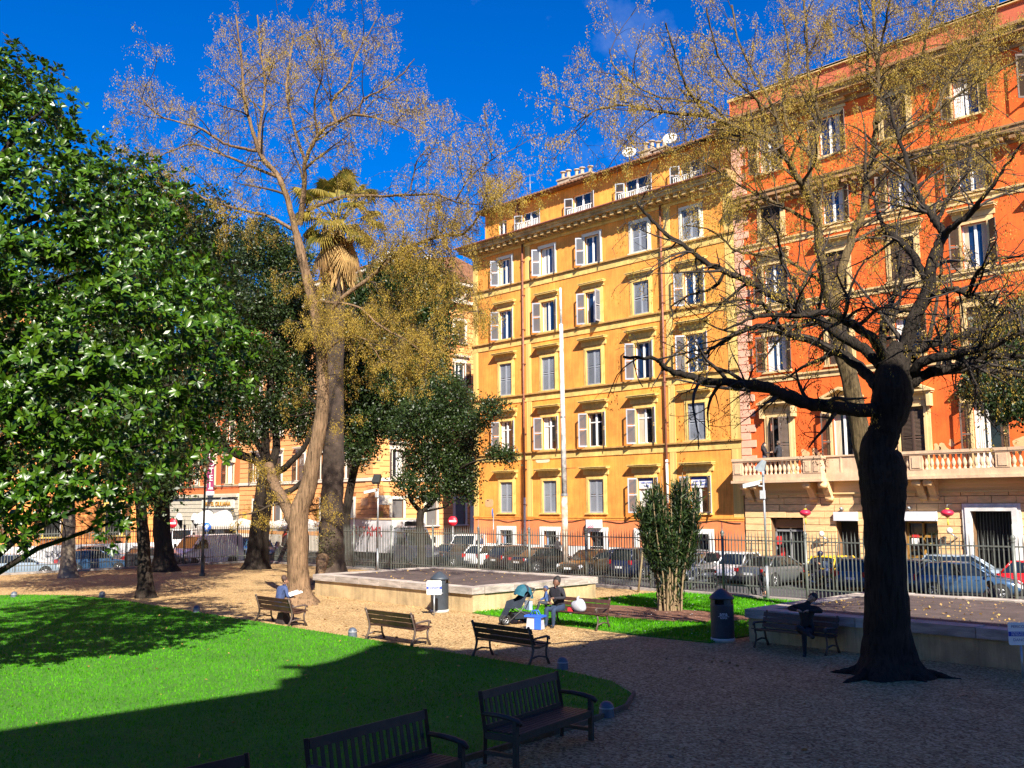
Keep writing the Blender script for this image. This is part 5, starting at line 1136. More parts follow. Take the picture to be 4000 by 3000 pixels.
def motorbike(label, x, y, hd, col, scooter=False):
    t = thing('motor_scooter' if scooter else 'motorcycle', label, 'scooter' if scooter else 'motorcycle', (x, y, SZ), R(hd), 'two wheelers'); r = .27 if scooter else .31; wb = 1.35
    if r not in WM: WM[r] = wheel_mesh(r, .13)
    for X in (-wb/2, wb/2): w_ = inst('wheel', WM[r][0], t, (X,0,r)); inst('rim', WM[r][1], w_)
    fr = MB(); fr.tube([(-.66,0,r),(-.2,0,.42),(.25,0,.45),(.5,0,.8)], .06, 6); fr.tube([(wb/2,-.09,r),(.48,-.09,.95)], .03, 5); fr.tube([(wb/2,.09,r),(.48,.09,.95)], .03, 5); fr.tube([(.44,-.34,1.05),(.47,0,1.0),(.44,.34,1.05)], .018, 5); fr.build('frame', M_trim, t)
    bd = MB(); bd.ellip((-.35,0,.62), (.45,.17,.17)); bd.ellip((.52,0,.80), (.14,.2,.32) if scooter else (.2,.16,.2)); (bd.obox((.1,0,.38), (.55,.3,.1)) if scooter else bd.ellip((.12,0,.78), (.3,.15,.16))); bd.ellip((wb/2+.02,0,r+.2), (.24,.08,.1)); bd.build('fairing', paint(col[0], col[1]), t)
    st = MB(); st.ellip((-.4,0,.80), (.45,.15,.09)); st.build('seat', M_trim, t); MB().ellip((.66,0,.92), (.07,.1,.09)).build('headlight', M_headl, t); MB().ellip((-.82,0,.72), (.05,.09,.05)).build('tail_light', M_tail, t)
    MB().add([(.62,-.16,1.0),(.62,.16,1.0),(.5,.13,1.32),(.5,-.13,1.32)], [(0,1,2,3)]).build('windshield', glass_mat('screen', (.1,.12,.14)), t); MB().tube([(-.1,-.16,.32),(-.75,-.18,.42)], [.04,.055], 7).build('exhaust', M_rim, t)
    for s in (-1, 1): MB().ellip((.42,s*.36,1.2), (.03,.07,.05), 8, 6).build('mirror', M_trim, t)
    if not scooter: MB().obox((-.85,0,.95), (.36,.38,.3)).build('top_case', M_trim, t)
    return t
motorbike('dark blue motorcycle ridden along the street before the yellow car', 30.0, -5.5, -28, ('bike_blue', (.02,.03,.10))); motorbike('grey scooter standing in the street beside the oleander', 25.6, -8.3, -100, ('scooter_grey', (.10,.11,.13)), True)
motorbike('black motorcycle parked before the red closed parasol', -13.6, -7.6, -60, ('bike_black', (.01,.01,.012))); motorbike('dark scooter parked beside the black motorcycle', -12.2, -8.2, -70, ('scooter_dark', (.03,.03,.035)), True)
# ---------------------------------------------------------------- parasols of the hotel terrace
M_par = mat('parasol_canvas', (.52,.48,.42), .8, .05, 3)
for i, (x, y) in enumerate(((-30.2,-3.9),(-26.4,-4.0),(-22.9,-4.1),(-18.9,-4.2),(-15.2,-4.3))):
    t = thing('parasol', ['open white square parasol below the awnings, leftmost of the row','open white square parasol, second from the left of the row','open white square parasol, middle one of the row behind the black trunk','open white square parasol left of the pale bark trunk','open white square parasol, rightmost of the row'][i], 'parasol', (x, y, SZ), R(4*i), 'white parasols of the terrace')
    a, z0, z1 = 1.65, 2.25, 2.95; c = MB(); c.add([(-a,-a,z0),(a,-a,z0),(a,a,z0),(-a,a,z0),(0,0,z1)], [(0,1,4),(1,2,4),(2,3,4),(3,0,4)])
    for p, q in (((-a,-a),(a,-a)),((a,-a),(a,a)),((a,a),(-a,a)),((-a,a),(-a,-a))): c.add([(p[0],p[1],z0),(q[0],q[1],z0),(q[0],q[1],z0-.25),(p[0],p[1],z0-.25)], [(0,1,2,3)])
    c.build('canopy', M_par, t); MB().tube([(0,0,0),(0,0,z1+.08)], .035, 8).build('pole', M_metal, t); MB().lathe([(0,0),(.3,0),(.3,.08),(0,.1)], (0,0,0), 12).build('foot', M_trim, t)
t = thing('closed_parasol', 'red closed parasol standing beside the motorcycles', 'parasol', (-17.4, -5, SZ)); MB().lathe([(.02,2.3),(.10,2.1),(.2,1.5),(.28,.85),(.24,.8),(.05,.82)], (0,0,0), 12).build('canopy', mat('parasol_red', (.65,.02,.02), .7), t); MB().tube([(0,0,0),(0,0,2.35)], .03, 6).build('pole', M_metal, t)
# wheelie bins and boxes on the pavement
for x, y, lb, c in ((-5.6,-22.0,'dark wheeled rubbish container behind the fence, right of the pale trunk',(.03,.035,.04)), (-15.9,-17.3,'graffiti covered grey cabinet beside the orange house corner',(.30,.30,.31))):
    t = thing('street_box', lb, 'container', (x, y, SZ)); MB().box(-.6,.6,-.4,.4,.12,1.15).build('body', mat('box_%d' % int(c[0]*100), c, .6), t); MB().box(-.64,.64,-.44,.44,1.15,1.24).build('lid', mat('box_%d' % int(c[0]*100), c), t); MB().box(-.5,.5,-.35,.35,0,.12).build('base', M_trim, t)
t = thing('utility_cabinet', 'scribbled pale utility cabinet against the salmon wall by the corner', 'cabinet', (.95, -.75, SZ+.13)); MB().box(-.55,.55,-.22,.22,0,1.55).build('body', mat('cabinet_grey', (.52,.52,.5), .6, .25, 5), t); MB().box(-.58,.58,-.25,.25,1.55,1.6).build('lid', M_metal, t)
# ================================================================ people
SKINC = {'tan': (.42,.22,.13), 'brown': (.14,.065,.04), 'pale': (.55,.33,.23)}
def person(label, J, loc, rz, top, legs, skin='tan', hair=(.015,.01,.008), shoe=(.02,.018,.016), scale=1.0, long_hair=False, helmet=None, bulk=1.0, name='person', head_r=1.0):
    """one continuous body grown over a posed skeleton (skin modifier + subdivision), then coloured bone by bone.
    J: joint positions, figure faces +Y; L/R pairs given as xL, xR"""
    t = thing(name, label, 'person', loc, rz); V = []; Rd = []; E = []; reg = []
    def vtx(p, r): V.append(Vector(p)); Rd.append(r); return len(V)-1
    def chain(i, pts, region):
        for p, r in pts: j = vtx(p, r); E.append((i, j)); reg.append(region); i = j
        return i
    b = bulk; pel = vtx(J['pelvis'], .125*b)
    sp = chain(pel, [(J['waist'], .12*b), (J['chest'], .145*b)], 'top'); nk = chain(sp, [(J['neck'], .062)], 'top')
    hd = Vector(J['head']); nkv = Vector(J['neck']); up = (hd-nkv).normalized(); fw = Vector(J.get('look', (0,1,0))).normalized(); h_ = head_r
    jw = chain(nk, [(nkv.lerp(hd, .5), .06*h_)], 'skin'); c1 = chain(jw, [(hd-up*.03*h_+fw*.012, .082*h_), (hd+up*.05*h_, .088*h_)], 'skin'); chain(c1, [(hd+up*.10*h_-fw*.005, .06*h_)], 'skin')
    for s in 'LR':
        sh = chain(sp, [(J['sho'+s], .068*b)], 'top'); el = chain(sh, [(Vector(J['sho'+s]).lerp(Vector(J['elb'+s]), .5), .056*b), (J['elb'+s], .046*b)], 'top')
        wr = chain(el, [(Vector(J['elb'+s]).lerp(Vector(J['wri'+s]), .55), .043*b), (J['wri'+s], .032)], 'top')
        w = Vector(J['wri'+s]); hv = Vector(J['han'+s]); d = (hv-w).normalized(); pm = chain(wr, [(w+d*.045, .034), (w+d*.085, .036)], 'skin')
        side = d.cross(Vector((0,0,1)));  side = side.normalized() if side.length > .1 else Vector((1,0,0)); dn = d.cross(side).normalized()
        sg = 1 if s == 'R' else -1
        for k, (o, ln) in enumerate(((-.03,.062),(-.010,.075),(.010,.07),(.03,.055))):
            p0 = w+d*.085+side*o; p1 = p0+d*ln*.5+dn*.008; p2 = p1+d*ln*.38+dn*.03; chain(pm, [(p0+d*.012, .0105), (p1, .0095), (p2, .0085)], 'skin')
        th0 = w+d*.045-side*sg*.035; chain(pm-0, [(th0+d*.03, .012), (th0+d*.06-side*sg*.012+dn*.012, .0095)], 'skin')
        hp = chain(pel, [(J['hip'+s], .098*b)], 'legs'); kn = chain(hp, [(Vector(J['hip'+s]).lerp(Vector(J['kne'+s]), .5), .084*b), (J['kne'+s], .062*b)], 'legs')
        an = chain(kn, [(Vector(J['kne'+s]).lerp(Vector(J['ank'+s]), .4), .058*b), (J['ank'+s], .042)], 'legs'); a = Vector(J['ank'+s]); tv = Vector(J['toe'+s])
        chain(an, [(a.lerp(tv, .5)+Vector((0,0,-.035)), .042), (tv, .036)], 'shoe')
    me = bpy.data.meshes.new('sk'); me.from_pydata([v*scale for v in V], E, []); o = bpy.data.objects.new('sk', me); COL.objects.link(o)
    o.modifiers.new('s', 'SKIN'); 
    for i, d in enumerate(me.skin_vertices[0].data): d.radius = (Rd[i]*scale, Rd[i]*scale); d.use_root = (i == 0)
    o.modifiers.new('u', 'SUBSURF').levels = 2; o.modifiers['u'].render_levels = 2
    dg = bpy.context.evaluated_depsgraph_get(); bm_ = bpy.data.meshes.new_from_object(o.evaluated_get(dg)); bpy.data.objects.remove(o); bpy.data.meshes.remove(me)
    nm = lambda k, c: mat('cloth_%s_%02d%02d%02d' % (k, int(c[0]*99), int(c[1]*99), int(c[2]*99)), c, .85, .22, 9, bump=.25, bscale=22)
    bm_.materials.clear(); ms = [nm('top', top), nm('legs', legs), mat('skin_'+skin, SKINC[skin], .6, .08, 8), nm('shoe', shoe)]; idx = {'top': 0, 'legs': 1, 'skin': 2, 'shoe': 3}
    for m_ in ms: bm_.materials.append(m_)
    C = np.array([p.center for p in bm_.polygons]); A = np.array([V[a] for a, _ in E])*scale; B = np.array([V[c] for _, c in E])*scale; rad = np.array([(Rd[a]+Rd[c])/2 for a, c in E])*scale
    AB = B-A; T = np.clip(((C[:,None]-A[None])*AB[None]).sum(2)/((AB**2).sum(1)+1e-9), 0, 1); dist = np.linalg.norm(C[:,None]-A[None]-T[...,None]*AB[None], axis=2)-rad[None]*.9
    k = dist.argmin(1); bm_.polygons.foreach_set('material_index', [idx[reg[i]] for i in k]); bm_.polygons.foreach_set('use_smooth', [True]*len(bm_.polygons)); bm_.update()
    inst('body', bm_, t)
    # head details
    hm = mat('hair_%02d' % int(hair[0]*200), hair, .7, .3, 30, bump=.4, bscale=60); q = hd*scale; s_ = scale*h_; right = fw.cross(up).normalized()
    fr = Matrix((right, fw, up)).transposed().to_4x4(); Mx = Matrix.Translation(q) @ fr
    def part(nm_, mb, m): return inst(nm_, MB().add([Mx @ Vector(p) for p in mb.v], mb.f, 0, True).mesh(nm_, m), t)
    if helmet: part('helmet', MB().ellip((0,0,.035*s_), (.135*s_,.15*s_,.14*s_), 14, 10), mat('helmet_%02d' % int(helmet[0]*99), helmet, .25))
    else:
        e = MB().ellip((0,-.022*s_,.045*s_), (.102*s_,.112*s_,.108*s_), 14, 10); e.f = [f for f in e.f if not (np.mean([e.v[i][1] for i in f]) > .035*s_ and np.mean([e.v[i][2] for i in f]) < .085*s_) and not np.mean([e.v[i][2] for i in f]) < -.045*s_]; e.m = [0]*len(e.f); e.s = [True]*len(e.f); part('hair', e, hm)
        if long_hair: part('long_hair', MB().tube([(0,-.07*s_,.05*s_),(0,-.11*s_,-.08*s_),(0,-.12*s_,-.24*s_),(0,-.10*s_,-.36*s_)], [.085*s_,.10*s_,.09*s_,.05*s_], 10), hm)
    part('nose', MB().ellip((0,.095*s_,-.005*s_), (.014*s_,.022*s_,.024*s_), 8, 6), ms[2]); part('mouth', MB().ellip((0,.082*s_,-.05*s_), (.025*s_,.01*s_,.008*s_), 8, 5), mat('lips', (.2,.06,.05), .6))
    for sg in (-1, 1): part('eye', MB().ellip((sg*.032*s_,.083*s_,.022*s_), (.014*s_,.008*s_,.008*s_), 8, 5), M_dark); part('ear', MB().ellip((sg*.088*s_,-.005*s_,.0), (.014*s_,.028*s_,.036*s_), 8, 6), ms[2])
    return t
def sit(lean=0.0, head=(0,.03,1.27), look=(0,1,-.1), sh=.19, **kw):
    J = dict(pelvis=(0,0,.55), waist=(0,.02+lean*.35,.74), chest=(0,.02+lean,.97), neck=(0,.03+lean*1.35,1.14), head=(head[0],head[1]+lean*1.5,head[2]), look=look,
        shoL=(-sh,.02+lean*1.1,1.06), shoR=(sh,.02+lean*1.1,1.06), elbL=(-.27,.10+lean,.80), elbR=(.27,.10+lean,.80), wriL=(-.15,.34,.70), wriR=(.15,.34,.70), hanL=(-.10,.42,.70), hanR=(.10,.42,.70),
        hipL=(-.10,.06,.52), hipR=(.10,.06,.52), kneL=(-.13,.46,.53), kneR=(.13,.46,.53), ankL=(-.13,.48,.09), ankR=(.13,.48,.09), toeL=(-.15,.64,.04), toeR=(.15,.64,.04))
    J.update(kw); return J
def stand(**kw):
    J = dict(pelvis=(0,0,.95), waist=(0,0,1.10), chest=(0,.0,1.30), neck=(0,.02,1.47), head=(0,.03,1.60), look=(0,1,0), shoL=(-.19,0,1.40), shoR=(.19,0,1.40), elbL=(-.24,-.02,1.12), elbR=(.24,-.02,1.12), wriL=(-.24,.10,.88), wriR=(.24,.10,.88), hanL=(-.24,.14,.80), hanR=(.24,.14,.80),
        hipL=(-.10,0,.90), hipR=(.10,0,.90), kneL=(-.11,.03,.50), kneR=(.11,.03,.50), ankL=(-.11,-.02,.09), ankR=(.11,-.02,.09), toeL=(-.13,.14,.04), toeR=(.13,.14,.04)); J.update(kw); return J
SEAT = -.03
# man reading on the far bench, seen from behind
person('man in blue jacket reading a newspaper on the bench below the pale trunk', sit(.16, (.05,.0,1.29), (.35,.8,-.45), wriL=(-.05,.42,.80), wriR=(.20,.42,.80), hanL=(.0,.50,.80), hanR=(.15,.50,.80), elbL=(-.27,.2,.82), elbR=(.29,.2,.82)), (26.72, -31.32, SEAT), 0, (.04,.065,.16), (.03,.035,.05), 'tan', (.06,.03,.02))
t = thing('newspaper', 'open white newspaper held by the man in blue', 'newspaper', (26.85, -30.85, .80), R(-10)); mb = MB()
for i in range(6):
    for sgn in (-1, 1):
        x0, x1 = sgn*i*.05, sgn*(i+1)*.05; z0, z1 = .05*math.sin(i*.5), .05*math.sin((i+1)*.5); mb.add([(x0,-.2,z0),(x1,-.2,z1),(x1,.2,z1+.10),(x0,.2,z0+.10)], [(0,1,2,3)])
mb.build('pages', mat('newsprint', (.72,.72,.70), .8, .1, 30), t)
t = thing('rucksack', 'dark bag on the gravel below the man reading', 'bag', (26.85, -31.15, 0)); MB().obox((0,0,.17), (.42,.3,.32), taper=.7).build('bag_body', mat('bag_dark', (.03,.02,.02), .8, .3, 8), t); MB().tube([(-.1,.0,.3),(0,0,.4),(.1,0,.3)], .015, 5).build('bag_handle', M_trim, t)
# woman with a small child on her lap
person('woman in dark jacket sitting on the bench beside the pushchair', sit(.10, (-.02,.02,1.25), (-.15,.75,-.7), elbL=(-.28,.12,.84), elbR=(.28,.12,.84), wriL=(-.10,.36,.84), wriR=(.10,.36,.72), hanL=(-.02,.42,.84), hanR=(.0,.42,.70), bulk=1), (33.3, -25.95, SEAT), math.pi+R(6), (.016,.015,.022), (.016,.032,.07), 'brown', (.008,.006,.006), bulk=1.2, long_hair=False, head_r=1.12)
person('small child in blue jacket sitting on the woman\'s lap', sit(.02, (.0,.04,1.22), (-.4,.9,-.1), kneL=(-.12,.40,.58), kneR=(.12,.40,.58), ankL=(-.12,.5,.25), ankR=(.12,.5,.25), toeL=(-.13,.62,.24), toeR=(.13,.62,.24)), (33.15, -26.32, .37), math.pi-R(40), (.035,.075,.20), (.03,.035,.05), 'brown', (.03,.05,.12), scale=.55, head_r=1.35)
# man lounging on the shaded bench
person('man in black lounging on the shaded bench with arms over its back', sit(-.06, (-.10,-.02,1.26), (-.2,.95,-.1), shoL=(-.22,-.05,1.05), shoR=(.20,-.05,1.08), elbL=(-.40,.10,1.0), elbR=(.42,.05,1.02), wriL=(-.14,.18,1.0), wriR=(.16,.18,1.0), hanL=(-.05,.22,1.0), hanR=(.08,.22,1.0), kneL=(-.10,.48,.54), ankL=(-.12,.55,.09), toeL=(-.16,.72,.05), kneR=(.04,.50,.66), ankR=(-.30,.62,.50), toeR=(-.42,.74,.50)), (41.05, -25.7, SEAT), math.pi+R(10), (.008,.008,.009), (.010,.010,.012), 'tan', (.02,.015,.012), bulk=1.08)
# two people on the balcony
person('woman with long dark hair standing on the balcony', stand(elbR=(.24,.12,1.15), wriR=(.16,.36,1.18), hanR=(.14,.45,1.20)), (24.45, -.85, 4.92), R(-75), (.02,.015,.02), (.05,.05,.07), 'pale', (.02,.01,.01), long_hair=True, scale=.98)
person('man in dark shirt standing in the balcony doorway', stand(elbL=(-.25,.10,1.13), wriL=(-.12,.32,1.18), hanL=(-.08,.4,1.22), elbR=(.25,.08,1.12), wriR=(.14,.30,1.14), hanR=(.1,.38,1.16)), (25.1, -.45, 4.92), R(80), (.02,.022,.03), (.02,.02,.025), 'tan', (.10,.07,.05), scale=1.02)
# passers by
person('person in dark coat bending down beyond the fence left of the grey pole', stand(pelvis=(0,-.05,.78), waist=(0,.08,.90), chest=(0,.28,1.02), neck=(0,.42,1.10), head=(0,.52,1.16), look=(.5,.8,-.5), shoL=(-.2,.32,1.08), shoR=(.2,.32,1.08), elbL=(-.24,.42,.80), elbR=(.24,.42,.80), wriL=(-.18,.48,.55), wriR=(.18,.48,.55), hanL=(-.16,.5,.46), hanR=(.16,.5,.46), hipL=(-.1,-.04,.74), hipR=(.1,-.04,.74), kneL=(-.12,.14,.43), kneR=(.12,.14,.43)), (32.2, -14.45, SZ+.13), R(-70), (.02,.017,.017), (.018,.018,.02), 'tan', (.02,.014,.01), bulk=1.15)
person('motorcycle rider in black with a dark helmet', sit(.18, (0,.05,1.30), (0,1,-.1), elbL=(-.32,.36,.98), elbR=(.32,.36,.98), wriL=(-.33,.66,.92), wriR=(.33,.66,.92), hanL=(-.33,.74,.92), hanR=(.33,.74,.92), kneL=(-.22,.38,.50), kneR=(.22,.38,.50), ankL=(-.2,.22,.10), ankR=(.2,.22,.10), toeL=(-.2,.38,.07), toeR=(.2,.38,.07)), (29.8, -5.39, SZ+.30), R(-28-90), (.012,.012,.016), (.012,.014,.02), 'tan', helmet=(.015,.02,.05))
person('pedestrian in dark blue walking at the alley mouth', stand(kneL=(-.1,.2,.52), ankL=(-.1,.25,.1), toeL=(-.1,.42,.06), ankR=(.1,-.28,.14), toeR=(.1,-.14,.04), kneR=(.1,-.02,.5)), (2.0, -1.1, SZ+.13), R(-60), (.02,.03,.09), (.02,.02,.03), 'tan', (.1,.06,.03))
person('pedestrian in black passing between the first two doors', stand(look=(-.5,.8,-.1)), (9.1, -.9, SZ+.13), R(80), (.012,.011,.012), (.015,.015,.018), 'tan', (.012,.01,.01))
person('dark figure crouching outside the fence before the steel blue car', sit(.1, (0,.05,1.22), (0,1,-.2), pelvis=(0,0,.42), hipL=(-.1,.04,.40), hipR=(.1,.04,.40), kneL=(-.14,.36,.55), kneR=(.14,.36,.55), ankL=(-.13,.2,.09), ankR=(.13,.2,.09), toeL=(-.14,.36,.04), toeR=(.14,.36,.04)), (41.15, -14.75, SZ+.13), R(60), (.02,.012,.015), (.015,.012,.014), 'tan', (.012,.009,.008))
# ---------------------------------------------------------------- pushchair and bags
def pushchair():
    t = thing('pushchair', 'teal blue pushchair with folded hood standing beside the bench', 'pushchair', (32.1, -26.45, 0), R(165)); mt = mat('teal_cloth', (.008,.085,.125), .75, .15, 8, bump=.2, bscale=20); md = mat('navy_cloth', (.012,.02,.035), .85, .2, 8)
    fr = MB(); 
    for s in (-.24, .24): fr.tube([(s,-.42,.98),(s,-.30,.80),(s,.05,.40),(s,.42,.14)], .016, 6); fr.tube([(s,.25,.50),(s,-.05,.32),(s,-.38,.16)], .016, 6)
    fr.tube([(-.24,-.42,.98),(-.15,-.46,1.01),(.15,-.46,1.01),(.24,-.42,.98)], .02, 6); fr.tube([(-.3,-.38,.16),(.3,-.38,.16)], .016, 6); fr.build('frame', mat('chair_frame', (.06,.06,.065), .4), t)
    if .15 not in WM: WM[.15] = wheel_mesh(.15, .05)
    for x, y in ((-.32,-.38),(.32,-.38),(-.08,.46),(.08,.46)): w_ = inst('wheel', WM[.15][0], t, (x,y,.15), (0,0,ROT90 if False else R(90))); inst('rim', WM[.15][1], w_)
    st = MB(); st.add([(-.2,-.22,.9),(.2,-.22,.9),(.2,.02,.46),(-.2,.02,.46)], [(0,1,2,3)]); st.add([(-.2,.02,.46),(.2,.02,.46),(.2,.36,.48),(-.2,.36,.48)], [(0,1,2,3)]); st.add([(-.2,.36,.48),(.2,.36,.48),(.18,.5,.26),(-.18,.5,.26)], [(0,1,2,3)])
    for s in (-.2, .2): st.add([(s,-.22,.9),(s,.02,.46),(s,.36,.48),(s,.3,.66),(s,.02,.72)], [(0,1,2,3,4)])
    st.build('seat', md, t)
    hd = MB(); n, k = 8, 8; P = [[(-.25*math.cos(math.pi*j/k), -.16+.30*math.cos(a)*(.4+.6*math.sin(math.pi*j/k)), .72+.42*math.sin(a)*(.55+.45*math.sin(math.pi*j/k))) for j in range(k+1)] for a in np.linspace(R(20), R(178), n)]
    for i in range(n-1):
        for j in range(k): hd.add([P[i][j],P[i+1][j],P[i+1][j+1],P[i][j+1]], [(0,1,2,3)], 0 if i not in (3,) else 1, True)
    hd.build('hood', [mt, md], t); MB().obox((0,-.02,.25), (.4,.5,.16), taper=1.15).build('basket', md, t); MB().obox((0,-.33,.52), (.3,.1,.26)).build('hanging_bag', mat('pale_blue_bag', (.28,.42,.62), .6), t)
pushchair()
t = thing('shopping_bag', 'white and blue shopping bag on the gravel before the bench', 'bag', (33.35, -27.0, 0), R(20)); bw = mat('bag_white', (.40,.41,.46), .6, .1, 10); bb = mat('bag_blue', (.02,.10,.55), .6, .1)
MB().obox((0,0,.19), (.46,.26,.36), taper=.86).build('bag_body', bw, t); MB().obox((.14,-.146,.2), (.2,.012,.36), (R(-2),0,0)).build('blue_print', bb, t); MB().obox((0,0,.37), (.55,.305,.05)).build('blue_edge', bb, t)
for s in (-.1, .1): MB().tube([(-.12,s,.39),(-.06,s*.6,.52),(.06,s*.6,.52),(.12,s,.39)], .014, 5).build('bag_handle', bb, t)
t = thing('plastic_bag', 'crumpled white plastic bag lying on the bench seat', 'bag', (34.05, -25.95, .44)); c = MB().ellip((0,0,.17), (.24,.17,.19), 18, 12); c.v = [(x*(1+.12*math.sin(9*x+14*z)), y*(1+.12*math.sin(11*y+9*z)), z*(1+.08*math.sin(17*x))) for x, y, z in c.v]; c.build('bag_body', bw, t)
MB().tube([(-.03,0,.32),(-.06,.02,.40),(.0,0,.43)], [.05,.04,.02], 7).build('bag_knot', bw, t); MB().obox((-.26,-.05,.06), (.16,.14,.1), (0,0,.4)).build('bag_corner', mat('bag_red', (.5,.02,.03), .6), t)
